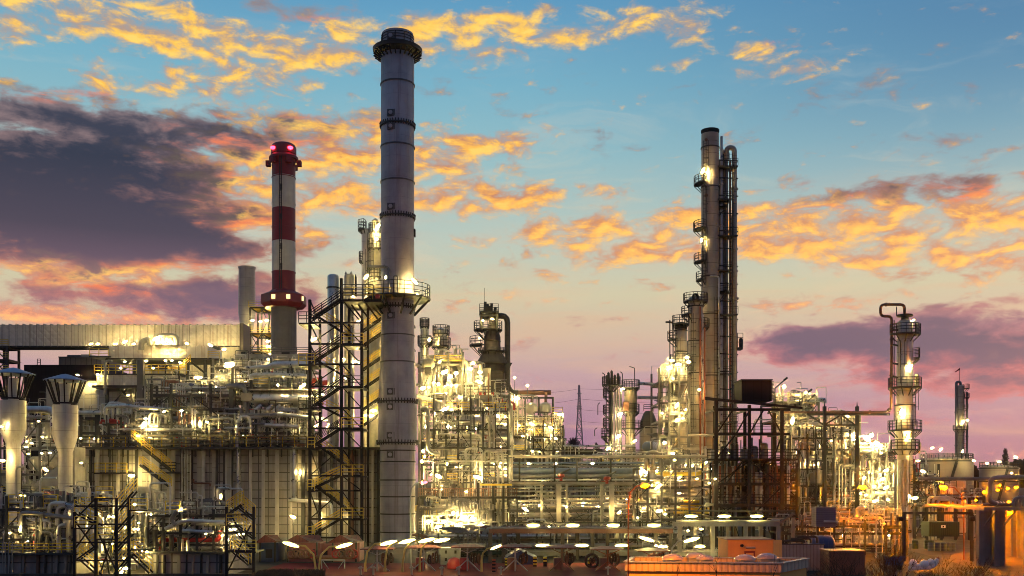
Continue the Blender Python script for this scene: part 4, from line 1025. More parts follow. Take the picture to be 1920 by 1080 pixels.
    # beyond the hundred largest pipes: the small-bore tubing, one part
    mb = MB(); mis = []
    area = (X1 - X0) * (zt - zb)
    for k in range(int(min(260, max(60, area * small)))):
        rr = r.choice((.035, .045, .055, .07, .09)); y = Y + r.uniform(-.5, D * .35); f0 = len(mb.f)
        j = r.randrange(len(spans) - 1); x = r.uniform(X0, X1); z = r.uniform(spans[j], spans[j + 1])
        q = r.random()
        if q < .42: pts = [(x, y, z), (x, y, min(zt, z + r.uniform(.8, 4)))]
        elif q < .62: pts = [(x, y, z), (min(X1, x + r.uniform(.6, 4.5)), y, z)]
        else:
            x2 = x + r.uniform(.3, 2.2) * r.choice((-1, 1)); z2 = z + r.uniform(.5, 2.6)
            pts = [(x, y, z), (x, y, z2), (x2, y, z2)] + ([(x2, y, z2 - r.uniform(.3, 2))] if r.random() < .5 else [])
        mb.spine(bend(pts, rr * 3, 2), rr, 5)
        mis += [r.choice((0, 0, 1, 2))] * (len(mb.f) - f0)
    o = mb.build('small_pipes', SV, t, True); o.data.materials.append(CP); o.data.materials.append(DS)
    for pl, m_ in zip(o.data.polygons, mis): pl.material_index = m_
    o['kind'] = 'stuff'
    for k in range(nd):
        j = r.randrange(max(1, len(spans) - 2)) + (1 if len(spans) > 2 else 0)
        z = spans[j]; hgt = (spans[min(j + 1, len(spans) - 1)] - z)
        rr = max(.4, min(1.2, hgt * r.uniform(.22, .38)))
        x = r.uniform(X0 + rr * 2, X1 - rr * 3); y = Y + D * r.uniform(.1, .5)
        m = r.choice((SV, CP, PP, GP))
        if r.random() < .55:
            L = rr * r.uniform(3, 5)
            o = drum(MB(), (x, y, z + w + rr * 1.3), (min(x + L, X1), y, z + w + rr * 1.3), rr).build('drum', m, t, True)
            for f in (.2, .8):
                xx = x + (min(x + L, X1) - x) * f
                MB().box(xx - .15, xx + .15, y - rr * .8, y + rr * .8, z + w * .5 + .07, z + w + rr * .5).build('saddle', GS, o)
        else:
            h = hgt * r.uniform(.5, .85)
            z2 = z + w * .6 + .3
            MB().lathe(x, y, [(.01, z2 - rr * .4), (rr * .7, z2 - rr * .25), (rr, z2), (rr, z2 + h)] + dome(rr, z2 + h, rr * .5)[1:], 14).build('vessel', m, t, True)
    return t

PU = [(SV, 3), (CP, 5), (PP, 4), (GP, 1), (YR, .3), (RP, .25)]
# ---- left furnace block with the process deck on its roof
Y = 128.0
t = thing('furnace_building', 'long panelled furnace block with pale wall ribs under the process deck', 'process building', (PX(430, Y), Y + 8, 0))
MB().pbox(148, 716, 842, 1080, Y, 16).build('wall', MT['furnace_wall'], t)
RB = MT['rib_paint']
for i, (px, w, m) in enumerate(((153, 5, RB), (170, 4, DS), (183, 6, RB), (206, 3, GS), (222, 5, RB), (240, 3, DS), (297, 4, RB), (325, 6, RB), (382, 5, RB), (407, 4, 'brown'), (421, 4, DS), (424, 3, RB), (436, 3, DS), (470, 5, RB), (494, 5, RB), (520, 6, RB), (546, 4, RB), (569, 6, DS), (600, 6, 'brown'), (622, 5, DS), (660, 7, 'rust'), (675, 5, RB), (699, 4, RB), (710, 7, DS), (256, 4, DS), (283, 3, RB), (345, 3, GS), (360, 4, DS))):
    m = MT['brown_pipe'] if m == 'rust' else MT['heater_dark'] if m == 'brown' else m
    MB().ibeam(P(px, 844, Y - .3), Vector((PX(px, Y), Y - .3, 0)), S(w, Y)).build('wall_rib', m, t)
for px in (262, 290, 318, 346, 374, 402, 430):
    MB().pbox(px - 5, px + 4, 846, 1000, Y - .12, .13).build('wall_panel', MT['beige_clad'], t)
for px, r_, a, b, m in ((447, 4, 835, 948, SV), (552, 4.5, 838, 936, SV), (341, 1.3, 836, 930, SV), (346, 1.3, 836, 930, SV), (351, 1.3, 836, 934, SV), (357, 1.3, 836, 936, SV), (220, 1.2, 838, 870, PP), (163, 1.5, 865, 920, PP)):
    addpipe(t, [P(px, b, Y - 1), P(px, a, Y - 1)], S(r_, Y), m, 'down_pipe')
addpipe(t, [P(541, 937, Y - 2), P(617, 944, Y - 2), P(621, 950, Y - 2), P(621, 1015, Y - 2)], S(4, Y), SV, 'elbow_pipe')
addpipe(t, [P(363, 898, Y - .8), P(363, 906, Y - .8), P(394, 906, Y - .8), P(394, 912, Y - .8)], S(1.6, Y), MT['brown_pipe'], 'elbow_pipe')
addpipe(t, [P(150, 900, Y - .8), P(160, 900, Y - .8), P(160, 880, Y - .8)], S(1.6, Y), PP, 'elbow_pipe')
d = MB().pbox(143, 720, 838, 841.8, Y - 2.2, 18.4).build('roof_deck', DS, t)
rail_mb(MB(), [P(145, 838, Y - 2.1), P(575, 838, Y - 2.1)], 1.35, 1.5, .1).build('railing', YR, d)
rail_mb(MB(), [P(145, 838, Y - 2.3), P(575, 838, Y - 2.3)], 1.3, 3.0, .12).build('railing', DS, d)
for px in range(150, 716, 27): MB().bar(P(px, 842, Y - 2), P(px, 856, Y - .1), .16).build('deck_bracket', DS, t)
stair(t, P(322, 885, Y - 2.6), P(246, 823, Y - 2.6), DS, YR, 1.0, .09)
d = MB().pbox(283, 331, 885, 888, Y - 2.6, 2.5).build('landing', DS, t); rail_mb(MB(), [P(300, 885, Y - 2.6), P(330, 885, Y - 2.6)], 1.2, 1.2, .09).build('railing', DS, d)
stair(t, P(316, 912, Y - 4), P(262, 872, Y - 4), DS, YR, 1.0, .09)
d = MB().pbox(176, 240, 886, 889, Y - 2, 1.9).build('landing', DS, t); rail_mb(MB(), [P(178, 886, Y - 2), P(238, 886, Y - 2)], 1.2, 1.2, .09).build('railing', YR, d)
for px, a, b in ((250, 888, 905), (238, 888, 905)): MB().bar(P(px, a, Y - 1.5), P(px, 1000, Y - 1.5), .2).build('post', DS, t)
lamps('against the panelled furnace wall', [(563, 886, Y - 1.2, 11, 90, 26), (246, 892, Y - 2.5, 15, 0), (414, 931, 96, 11, 80, 24), (549, 969, Y - 5, 14, -25, 40), (258, 817, Y - 3, 7), (85, 880, 126, 14, -35), (115, 890, 125, 9), (59, 831, 124, 6), (53, 851, 124, 7), (93, 849, 124, 7)])

un = unit('process_deck', 'dense pipe deck on the furnace roof left of the stair tower', 'process unit', 284, 432, 640 + 80, 131, 10, 5, [742, 768, 800, 833], 11, 46, 40, 3, DS, DS, 838, rmax=.36, deck=.5)
unit('process_deck', 'dense pipe deck at the furnace corner beside the cowled vents', 'process unit', 152, 284, 765, 132, 10, 5, [785, 812, 834], 12, 40, 34, 3, DS, DS, 838, rmax=.4, deck=.4)
unit('process_deck', 'pipe deck on the furnace roof directly behind the stair tower', 'process unit', 436, 575, 690, 131, 10, 5, [728, 768, 806, 834], 13, 40, 30, 1, DS, YR, 838, rmax=.36, deck=.4)
unit('process_unit', 'bright manifold rack crowded with pale pipes below the clad process box', 'process unit', 285, 470, 706, 141, 8, 7, [740, 722], 14, 40, 46, 2, GS, CP, 838, pm=PU, rmax=.2, deck=.5)
unit('process_unit', 'pipe rack behind the cowled vents at the furnace end', 'process unit', 0, 150, 765, 133, 8, 5, [790, 840, 890, 930], 15, 40, 44, 3, GS, YR, rmax=.35, deck=.4, pm=PU)
MB_end = thing('clad_hopper', 'pale sloping clad hopper glowing beside the second cowled vent', 'hopper', (PX(128, 120), 121, 0))
mb = MB(); mb.pbox(117, 140, 838, 912, 119, 3); mb.build('body', CP, MB_end)
mb = MB(); a = 119.4
mb.add([P(113, 870, a), P(117, 868, a), P(117, 912, a), P(60, 912, a), P(113, 870, a + 4), P(117, 868, a + 4), P(117, 912, a + 4), P(60, 912, a + 4)], [(0, 3, 2, 1), (4, 5, 6, 7), (0, 1, 5, 4), (1, 2, 6, 5), (2, 3, 7, 6), (3, 0, 4, 7)]); mb.build('chute', CP, MB_end)
for px in (121, 127, 133): MB().bar(P(px, 838, 118.9), P(px, 912, 118.9), .1).build('stiffener', GS, MB_end)
unit('process_deck', 'second dark row of pipes on the furnace roof behind the bright pipe deck', 'process unit', 270, 440, 724, 137, 6, 8, [752, 778, 806, 834], 16, 44, 54, 2, DS, DS, 838, rmax=.22, deck=.6)
unit('process_deck', 'dark braced pipe deck in front of the exchanger drum', 'process unit', 440, 580, 768, 126.4, 3, 8, [786, 812, 834], 17, 40, 52, 1, DS, DS, 838, rmax=.18, deck=.3, w=.22)
unit('process_deck', 'dark braced pipe rack along the front edge of the furnace roof', 'process unit', 180, 440, 776, 126.6, 3, 12, [796, 816, 834], 18, 46, 52, 1, DS, DS, 838, rmax=.2, deck=.25, w=.22)
# big ducts and exchangers on the deck
Y = 127.5
t = thing('air_duct', 'wide silver tapering duct running behind the stair tower', 'duct', (PX(520, Y), Y, PZ(838, Y)))
mb = MB(); mb.spine([P(459, 690, Y), P(500, 688, Y), P(515, 684, Y), P(580, 684, Y), P(640, 684, Y)], [S(3, Y), S(4, Y), S(6, Y), S(6.5, Y), S(6.5, Y)], 14); mb.build('duct', SV, t, True)
for px in (472, 505, 548): MB().bar(P(px, 690, Y + .2), P(px, 760, Y + .2), .22).build('support', DS, t)
t = thing('heat_exchanger', 'large silver exchanger drum fed by four slanting pipes', 'heat exchanger', (PX(530, 129), 129, PZ(838, 129)))
drum(MB(), P(476, 748, 128.5), P(592, 748, 128.5), S(16, 128.5), 18).build('drum', SV, t, True)
for px in (490, 512, 526, 538): addpipe(t, [P(px, 760, 127.4), P(px - 14, 772, 127), P(px - 20, 800, 126.8)], S(4, 127), SV, 'feed_pipe')
MB().pbox(452, 472, 737, 752, 127.3, 1).build('cabinet', MT['concrete'], t)
MB().pbox(465, 600, 729, 731.5, 127.2, 3).build('cover_plate', PP, t)
for px in (478, 587): MB().bar(P(px, 764, 128.5), P(px, 838, 128.5), .4).build('saddle', DS, t)
def bigpipe(label, pts, r, m=SV, group='large silver pipes across the furnace roof'):
    t = thing('process_pipe', label, 'pipe', pts[0], group)
    addpipe(t, pts, r, m, 'pipe', 12)
    a, b = Vector(pts[0]), Vector(pts[-1])
    return t
bigpipe('large silver pipe with two elbows left of the bright manifold', [P(198, 778, 126.5), P(198, 762, 126.5), P(240, 761, 126.5), P(250, 763, 126.5), P(300, 767, 127)], S(3.6, 127))
bigpipe('large silver pipe with elbow dropping through the furnace deck', [P(445, 838, 126.5), P(445, 784, 126.5), P(490, 783, 126.5)], S(4.2, 127))
bigpipe('silver pipe sloping gently from the exchanger to the stair tower', [P(520, 776, 126), P(560, 780, 126), P(632, 790, 126), P(632, 830, 126)], S(4, 126))
bigpipe('silver pipe elbow standing at the left of the exchanger drum', [P(471, 712, 127), P(471, 704, 127), P(500, 702, 127), P(575, 706, 127)], S(4, 127))
bigpipe('thin silver pipe on posts across the lit deck', [P(422, 802, 125.4), P(422, 803, 125.4), P(475, 803, 125.4)], S(1.8, 126))
bigpipe('silver pipe stub lying on steel trestles under the exchanger', [P(497, 797, 126), P(560, 800, 126)], S(4, 126))
bigpipe('fat silver pipe elbow behind the cowled vents', [P(50, 768, 122), P(80, 768, 122), P(102, 770, 122), P(102, 800, 122)], S(7, 122))
bigpipe('fat silver pipe between the second vent and the furnace', [P(138, 772, 126), P(150, 774, 126), P(190, 774, 126)], S(4, 126))
mh = unit('process_unit', 'lit pipe bridge and platforms between the gallery and the stair tower', 'process unit', 400, 580, 672, 150, 8, 6, [690, 712], 16, 26, 26, 2, GS, CP, 760, pm=PU, rmax=.4)
t = thing('roof_canopy', 'flat pale roof deck lit from beside the concrete chimney base', 'canopy', (PX(500, 160), 160, PZ(680, 160)))
MB().pbox(438, 585, 664, 672, 160, 8).build('roof', PP, t)
MB().pbox(415, 575, 672.2, 700, 162, 5).build('wall', MT['beige_clad'], t)
mb = MB(); rail_mb(mb, [P(470, 664, 160), P(585, 664, 160)], 1.1, 2, .1); mb.build('railing', GS, t)
for px in (452, 527, 535): MB().pbox(px, px + 8, 660, 663.8, 161, 1).build('roof_unit', DS, t)
lamps('on the pipe decks above the furnace block', [(430, 685, 140, 24, 15), (425, 681, 140, 8), (372, 708, 139, 14), (270, 797, 125, 18, 45), (273, 785, 126, 8), (375, 795, 125, 14, 90), (375, 745, 138, 10), (385, 735, 138, 9), (330, 730, 138, 8), (350, 722, 138, 8), (405, 725, 138, 8), (460, 715, 138, 6), (340, 770, 129, 8)])
lamps('among the pipes behind the stair tower', [(567, 724, 125.5, 18, 35), (521, 722, 126, 6), (587, 637, 119, 20, 25), (584, 636, 119, 8), (644, 674, 121, 8), (667, 678, 121, 5), (673, 679, 121, 5), (672, 603, 121, 12, 40), (648, 709, 121, 5), (594, 797, 124, 14, 30), (600, 803, 124, 7), (614, 801, 124, 6), (692, 779, 123.5, 22), (700, 770, 124, 14), (605, 740, 128, 7), (503, 674, 150, 5), (625, 760, 127, 9)], h=6)

# ---------------------------------------------------------------- dark zigzag stair tower beside the big chimney
Y = 115.0
t = thing('stair_tower', 'dark zigzag steel stair tower with yellow handrails left of the grey chimney', 'stair tower', (PX(625, Y), Y + 2, 0))
for px, top, y, w in ((581, 562, Y, .32), (640.5, 556, Y, .34), (678, 600, Y + .5, .28), (600, 600, Y + 5, .28), (655, 560, Y + 5, .28), (690, 575, Y + 5, .26)):
    MB().ibeam((PX(px, y), y, 0), P(px, top, y), w).build('column', BS, t)
LT = (605, 683, 765, 840, 920, 1008); RT = (562, 645, 725, 803, 892, 973)
for i in range(6):
    if i > 0: 
        q, p = P(641, RT[i] - 2, Y + .3), P(586, LT[i] - 4, Y + .3)
        stair(t, p, q, BS, BS if i < 4 else YR, .9)
    else: stair(t, P(584, 598, Y + .3), P(641, 560, Y + .3), BS, BS, .9)
    if i < 5:
        stair(t, P(652, RT[i + 1] - 16, Y + 2.2), P(592, LT[i] - 8 + (-6 if i == 0 else 0), Y + 2.2), BS, YR, .9)
    for x0, x1, z in ((560 if i < 3 else 577, 590, LT[i]), (640, 681, RT[i])):
        d = MB().pbox(x0, x1, z, z + 3, Y - .3, 4).build('landing', BS, t)
        rail_mb(MB(), [P(x0, z, Y - .25), P(x1, z, Y - .25)], 1.25, .9, .08).build('railing', YR if i % 2 or i > 2 else DS, d)
        rail_mb(MB(), [P(x1 if x1 > 650 else x0, z, Y - .2), P(x1 if x1 > 650 else x0, z, Y + 3.4)], 1.25, 1.2, .07).build('railing', DS, d)
allz = sorted(LT + RT)
for i in range(len(allz) - 1):
    a, b = allz[i], allz[i + 1]
    MB().bar(P(581, b, Y + 4.6), P(641, a, Y + 4.6), .13).build('brace', BS, t)
    MB().bar(P(581, a, Y + .1), P(600, b, Y + 4.8), .12).build('brace', BS, t)
    MB().bar(P(641, a, Y + .1), P(678, b, Y + .4), .13).build('brace', BS, t)
    MB().bar(P(581, b, Y), P(678, b, Y), .2).build('cross_beam', BS, t)
d = MB().pbox(640, 715, 561, 566, Y + 1, 6).build('top_platform', BS, t)
rail_mb(MB(), [P(640, 561, Y + 1), P(700, 561, Y + 1)], 1.7, 1, .08).build('railing', DS, d)
rail_mb(MB(), [P(645, 561, Y + 1.4), P(735, 561, Y + 1.4)], 1.4, 1, .08).build('railing', YR, d)
for px in (655, 668, 684): MB().bar(P(px, 566, Y + 2), P(px + 24, 598, Y + 2), .2).build('platform_strut', BS, t)
MB().spine([P(708, 559, Y), P(708, 553, Y)], .28, 10).build('fire_box', RP, t)
Y = 123.5
t = thing('stair_tower', 'second stair tower with parallel yellow railed flights half behind the grey chimney', 'stair tower', (PX(715, Y), Y + 1.5, 0))
for px in (679, 760): 
    for y in (Y, Y + 3): MB().ibeam((PX(px, y), y, 0), P(px, 562, y), .28).build('column', BS, t)
for py in (622, 650, 695, 731, 770, 800):
    stair(t, P(676, py, Y + .3), P(738, py - 42, Y + .3), BS, YR, 1.0)
    d = MB().pbox(735, 775, py - 44, py - 41, Y + .2, 3).build('landing', BS, t)
    rail_mb(MB(), [P(736, py - 44, Y + .3), P(775, py - 44, Y + .3)], 1.1, 1, .07).build('railing', YR, d)
Y = 134.0
t = thing('cladding_panel', 'tall pale lit wall panel behind the parallel stair flights', 'wall', (PX(700, Y), Y, 0))
MB().pbox(686, 716, 602, 705, Y, 2).build('panel', CP, t)
MB().pbox(685, 717, 705.2, 840, Y + .1, 1.8).build('panel', MT['beige_clad'], t)
# vessels rising behind the stair tower
t = column('process_vessel', 'grey vessel with ladder behind the grey chimney, lamps at its head', 'vessel', 687, 134, [(9, 1100), (9, 445), (8.5, 432)], MT['column_silver'],
           plats=[(430, 5, 100, 260, 11), (489, 9, 150, 230, 5)], lad=[(693, 470, 560)], group=None)
t = column('process_vessel', 'pale vessel with conical cap lit by a glaring lamp beside the grey chimney', 'vessel', 704, 132, [(12, 1100), (12, 436), (7.5, 434), (7.5, 414), (3, 411)], CP,
           plats=[(466, 12, 150, 400, 3), (436, 8, 160, 400, 5), (520, 12, 160, 400, 4)], lad=[(697, 440, 560)])
t = column('process_vessel', 'silver cylinder with flat top above the stair tower', 'vessel', 624.5, 124, [(10.5, 838), (10.5, 519)], SV, rings=[(540, 10.5)], top=None)
addpipe(t, [P(640, 560, 124.5), P(640, 522, 124.5)], .2, BS)
t = column('process_vessel', 'short pale cylinder with two thin vents on its lid', 'vessel', 655, 124, [(9.5, 838), (9.5, 518)], CP, top=None)
for px in (648.5, 658.5): MB().spine([P(px, 518, 124), P(px, 513, 124), P(px, 509, 124)], [.1, .16, .04], 8).build('vent_pipe', CP, t)
MB().spine([P(667, 556, 123), P(667, 520, 123), P(667, 514, 123)], [.13, .13, .03], 8).build('lightning_rod', BS, t)
for k, px in enumerate((612, 648)):
    addpipe(thing('process_pipe', ('upright silver riser pipe inside the stair tower', 'shorter upright silver riser with bulb in the stair tower')[k], 'pipe', P(px + 10, 840, 121)), [P(px + 10, 838, 121), P(px + 10, 575, 121)], S(5, 121), SV, 'pipe', 12)
lamps('around the head of the grey chimney platform', [(708, 426, 130.5, 18, 60), (705, 448, 130.3, 9), (687, 519, 129, 14, 50), (724, 520, 118.6, 10, 80), (777, 527, 117.4, 18, -45), (716, 555, 119.5, 8), (782, 553, 118, 8), (662, 556, 120, 8)], h=7)

# ---------------------------------------------------------------- bright centre-left process unit
Y = 138.0
unit('process_unit', 'blazing lit process tower just right of the grey chimney', 'process unit', 786, 868, 660, Y, 12, 4, [684, 744, 790, 835, 880, 918, 960], 21, 62, 52, 6, GS, YR, pm=PU, rmax=.42)
unit('process_unit', 'tall lit pipe structure between blazing tower and dark conical heater', 'process unit', 866, 955, 738, Y + 1, 12, 4, [744, 790, 850, 900, 940, 980], 22, 56, 54, 4, GS, CP, pm=PU, rmax=.36)
unit('process_unit', 'dark steel front frame of the blazing process tower', 'process unit', 790, 952, 740, Y - 2.6, 2.4, 8, [772, 806, 840, 872, 905], 26, 30, 52, 2, DS, YR, pm=[(SV, 4), (GP, 3), (PP, 3), (CP, 2), (MT['brown_pipe'], .6)], rmax=.2, w=.22, brace=.5, deck=.35)
t = thing('concrete_frame', 'pale concrete piers of the lit pipe structure under the dark heater', 'structure', (PX(912, Y), Y, 0))
for px0, px1, a in ((868, 890, 752), (893, 908, 760), (915, 926, 850), (930, 953, 838)):
    MB().pbox(px0, px1, a, 1080, Y + 3, 1.2).build('pier', CP, t)
MB().pbox(866, 924, 741, 747, Y - .6, 10).build('platform_slab', GS, t)
rail_mb(MB(), [P(868, 741, Y - .5), P(924, 741, Y - .5)], 1.2, 1, .09).build('railing', DS, t)
for k, px in enumerate((898, 907, 921)): MB().pbox(px, px + 5, 735, 741, Y - .4, .4).build('fire_box', RP, t)
MB().pbox(888, 920, 690, 735, Y + 5, 1).build('rear_wall', MT['beige_clad'], t)
t = thing('pipe_platform', 'brown slatted walkway with dense balusters in the blazing lit area', 'platform', (PX(830, 131), 131, PZ(932, 131)))
MB().pbox(783, 975, 931, 935, 131, 2).build('deck', DS, t)
mb = MB()
for i in range(46): mb.bar(P(784 + i * 4.1, 932, 131), P(784 + i * 4.1, 916, 131), .07)
for yy in (916, 924): mb.bar(P(784, yy, 131), P(972, yy, 131), .07)
mb.build('railing', MT['brown_pipe'], t)
for px in (790, 830, 870, 897, 925, 944, 970): MB().bar(P(px, 934, 132), Vector((PX(px, 132), 132, 0)), .22).build('post', GS, t)
t = thing('gantry_beam', 'yellow lifting beam on dark posts over the lit pump area', 'gantry', (PX(925, 129), 129, 0))
MB().pbox(900, 960, 907, 910.5, 129, .5).build('beam', YR, t)
for px in (897, 925, 944): MB().bar(P(px, 905, 129.2), Vector((PX(px, 129.2), 129.2, 0)), .3).build('post', DS, t)
t = column('process_vessel', 'upright cylinder caged in rails above the blazing lit tower', 'vessel', 827, 142, [(5, 690), (5, 656), (13.5, 648), (13.5, 622)], MT['column_silver'], plats=[(649, 12, 0, 360, 6), (626, 13, 0, 360, 3)], z0=PZ(690, 142))
addpipe(t, [P(820, 672, 141), P(820, 656, 141), P(838, 656, 141), P(838, 672, 141)], .3, SV)
t = column('process_vessel', 'slender cylinder with top rail close to the grey chimney edge', 'vessel', 796, 143, [(8, 760), (8, 618)], MT['column_silver'], plats=[(645, 8, 0, 360, 5), (612, 3, 0, 360, 6)], z0=PZ(760, 143), lad=[(796, 620, 700)])
t = thing('process_drum', 'horizontal cream drum at the top of the blazing lit tower', 'vessel', (PX(803, 137), 137, PZ(700, 137)))
drum(MB(), P(796, 682, 137), P(810, 682, 137), S(9.5, 137), 18).build('drum', CP, t, True)
MB().box(PX(797, 137), PX(809, 137), 136.5, 137.5, PZ(700, 137), PZ(689, 137)).build('saddle', GS, t)
bigpipe('fat cream pipe lying along the top of the blazing tower', [P(812, 676, 139), P(872, 676, 139), P(876, 685, 139), P(876, 720, 139)], S(4, 139), CP, None)
bigpipe('cream pipe loop with two elbows beside the chimney edge', [P(779, 685, 131), P(787, 685, 131), P(788, 720, 131), P(779, 722, 131)], S(2.6, 131), CP, None)
bigpipe('upright cream pipe with low elbow right of the chimney', [P(790, 765, 131), P(802, 765, 131), P(802, 846, 131), P(825, 853, 131)], S(4, 131), CP, None)
bigpipe('tall upright cream pipe in the lit pipe structure', [P(868, 698, 136), P(868, 820, 136), P(905, 822, 136), P(908, 880, 136)], S(2.2, 136), CP, None)
bigpipe('thin brown riser on the lit pipe structure', [P(916, 700, 137), P(916, 960, 137)], S(1.4, 137), MT['brown_pipe'], None)
lamps('on the blazing process tower beside the chimney', [(833, 698, 135.5, 16, 20), (845, 706, 135.5, 9), (793, 728, 134, 13, 15), (822, 720, 135.5, 8), (855, 700, 136, 10), (834, 767, 136, 20, 30), (801, 775, 136, 8), (803, 790, 136, 8), (799, 800, 136, 7), (840, 800, 136, 6), (862, 745, 136, 9), (805, 637, 140, 8)], h=8)
lamps('on the tall pipe structure under the dark heater', [(882, 692, 137, 10), (900, 698, 137, 10), (887, 681, 137, 9), (899, 716, 137, 16, -25), (877, 806, 137, 10, -30), (937, 873, 137, 16, 60), (945, 880, 138, 12), (933, 780, 138, 7), (947, 781, 138, 5), (947, 796, 138, 5), (878, 802, 138, 6)], h=7)
lamps('around the pumps below the blazing tower', [(822, 893, 130, 16, -30, 28), (896, 895, 129.5, 20, -15), (791, 865, 131, 6), (838, 870, 131, 5), (792, 905, 131, 9), (793, 846, 131, 6), (870, 970, 128, 17, 5), (886, 972, 128, 10), (900, 986, 128, 17, 20), (822, 988, 128, 16, 8), (803, 978, 128, 10), (832, 978, 128, 9), (850, 962, 128, 8), (858, 985, 128, 12)], h=9)
unit('pump_skid', 'glaring pump and valve skid beside the foot of the grey chimney', 'process unit', 783, 920, 940, 129, 7, 6, [955, 975, 997], 23, 48, 46, 5, GS, CP, pm=PU, rmax=.25, brace=.15)

# ---------------------------------------------------------------- golden platforms right of the dark heater
Y = 170.0
t = thing('drum_platform', 'golden lit platform carrying two round ended drums under a rusty duct', 'process unit', (PX(1000, Y), Y + 5, 0))
MB().pbox(940, 1055, 779.5, 782, Y - 1, 12).build('platform_slab', GS, t)
MB().pbox(940, 1055, 782.1, 788, Y - 1, .3).build('edge_beam', MT['tank_shell'], t)
rail_mb(MB(), [P(1035, 779, Y - .8), P(1055, 779, Y - .8)], 1.4, 1.2, .09).build('railing', YR, t)
for px, cyy in ((996, 766), (1022, 766)):
    o = drum(MB(), P(px, cyy, Y), P(px, cyy, Y + 8), S(12, Y), 20).build('drum', MT['column_silver'], t, True)
    addpipe(t, [P(px + (1 if px < 1000 else 1), 758, Y + 2), P(px + 2, 735, Y + 2)], S(3, Y), MT['brown_pipe'], 'nozzle_pipe')
addpipe(t, [P(968, 737, Y + 2), P(985, 736, Y + 2), P(1033, 736, Y + 2)], S(4.6, Y), MT['brown_pipe'], 'duct', 12)
for px in (961, 1010, 1037): MB().ibeam(P(px, 745, Y - .6), P(px, 779, Y - .6), .35).build('post', DS, t)
MB().bar(P(958, 746, Y - .6), P(1038, 746, Y - .6), .3).build('beam', DS, t)
for px in (946, 975, 1006, 1045): MB().ibeam(P(px, 788, Y), Vector((PX(px, Y), Y, 0)), .45).build('column', GS, t)
MB().lathe(PX(1010, Y), Y + 6, [(S(50, Y), 0), (S(50, Y), PZ(826, Y)), (S(56, Y), PZ(824, Y)), (S(56, Y), PZ(819, Y)), (.01, PZ(818, Y))], 36).build('round_base', MT['heater_dark'], t, True)
for k in range(14):
    px = 952 + k * 7.5; addpipe(t, [P(px, 818, Y - 2), P(px, 800 - 6 * (k % 3), Y - 2), P(px + 10 - 5 * (k % 4), 800 - 6 * (k % 3), Y - 2)], .16, (CP, PP, SV)[k % 3])
unit('process_unit', 'open golden pipe lattice beneath the two round ended drums', 'process unit', 944, 1056, 788, 166, 5, 7, [800, 820, 845], 27, 34, 44, 2, DS, YR, pm=PU, rmax=.22, w=.25, brace=.7, deck=.6)
unit('process_unit', 'lit pipe frame under the swan neck duct', 'process unit', 938, 985, 745, Y - 6, 8, 3, [790, 815, 850], 25, 24, 22, 2, GS, YR, pm=PU, rmax=.3)
lamps('on the golden drum platform', [(969, 747, Y - 7, 13, 0), (955, 762, Y - 7, 9), (1049, 778, Y - 4, 9, 0, 20), (997, 795, Y - 5, 12, -25), (1033, 802, Y - 4, 13, -25), (973, 798, Y - 7, 6), (1021, 796, Y - 3, 7), (989, 723, Y - 2, 6, 0, 30), (965, 708, Y - 2, 4, 60, 24), (958, 838, Y - 8, 9, -10), (1042, 822, Y - 6, 6)], h=5)
t = thing('pylon', 'lattice electricity pylon far beyond the plant', 'pylon', (PX(1086, 650), 650, 0))
Y = 650.0; mb = MB()
def pyl(py):
    z = PZ(py, Y); k = (py - 722) / 110.0
    return z, S(1.0 + 5.5 * max(0, k) ** 1.2, Y)
rows = [722, 730, 738, 747, 757, 768, 780, 793, 807, 822, 838, 856]
cxp = PX(1086, Y)
for i in range(len(rows) - 1):
    (za, a), (zc, c) = pyl(rows[i]), pyl(rows[i + 1])
    for sy in (-1, 1):
        for sx in (-1, 1): mb.bar((cxp + sx * a, Y + sy * a, za), (cxp + sx * c, Y + sy * c, zc), .5)
        mb.bar((cxp - a, Y + sy * a, za), (cxp + c, Y + sy * c, zc), .32); mb.bar((cxp + a, Y + sy * a, za), (cxp - c, Y + sy * c, zc), .32)
        mb.bar((cxp - c, Y + sy * c, zc), (cxp + c, Y + sy * c, zc), .32)
mb.build('lattice_mast', MT['pylon_steel'], t)
for py, hw in ((738, 4.5), (762, 5), (766, 5)):
    MB().bar((cxp - S(hw, Y), Y, PZ(py, Y)), (cxp + S(hw, Y), Y, PZ(py, Y)), .5).build('cross_arm', MT['pylon_steel'], t)
for k, (y0, y1, x1) in enumerate(((729, 722, 1330), (748, 754, 1330), (768, 774, 1330), (790, 796, 1330), (729, 735, 960), (748, 757, 960))):
    a, b = P(1086, y0, Y), P(x1, y1, Y + (40 if x1 > 1086 else -40)); n = 10
    MB().spine([a.lerp(b, i / n) - Vector((0, 0, 6 * (i / n) * (1 - i / n))) for i in range(n + 1)], .09, 4).build('power_line', MT['cable'], t)

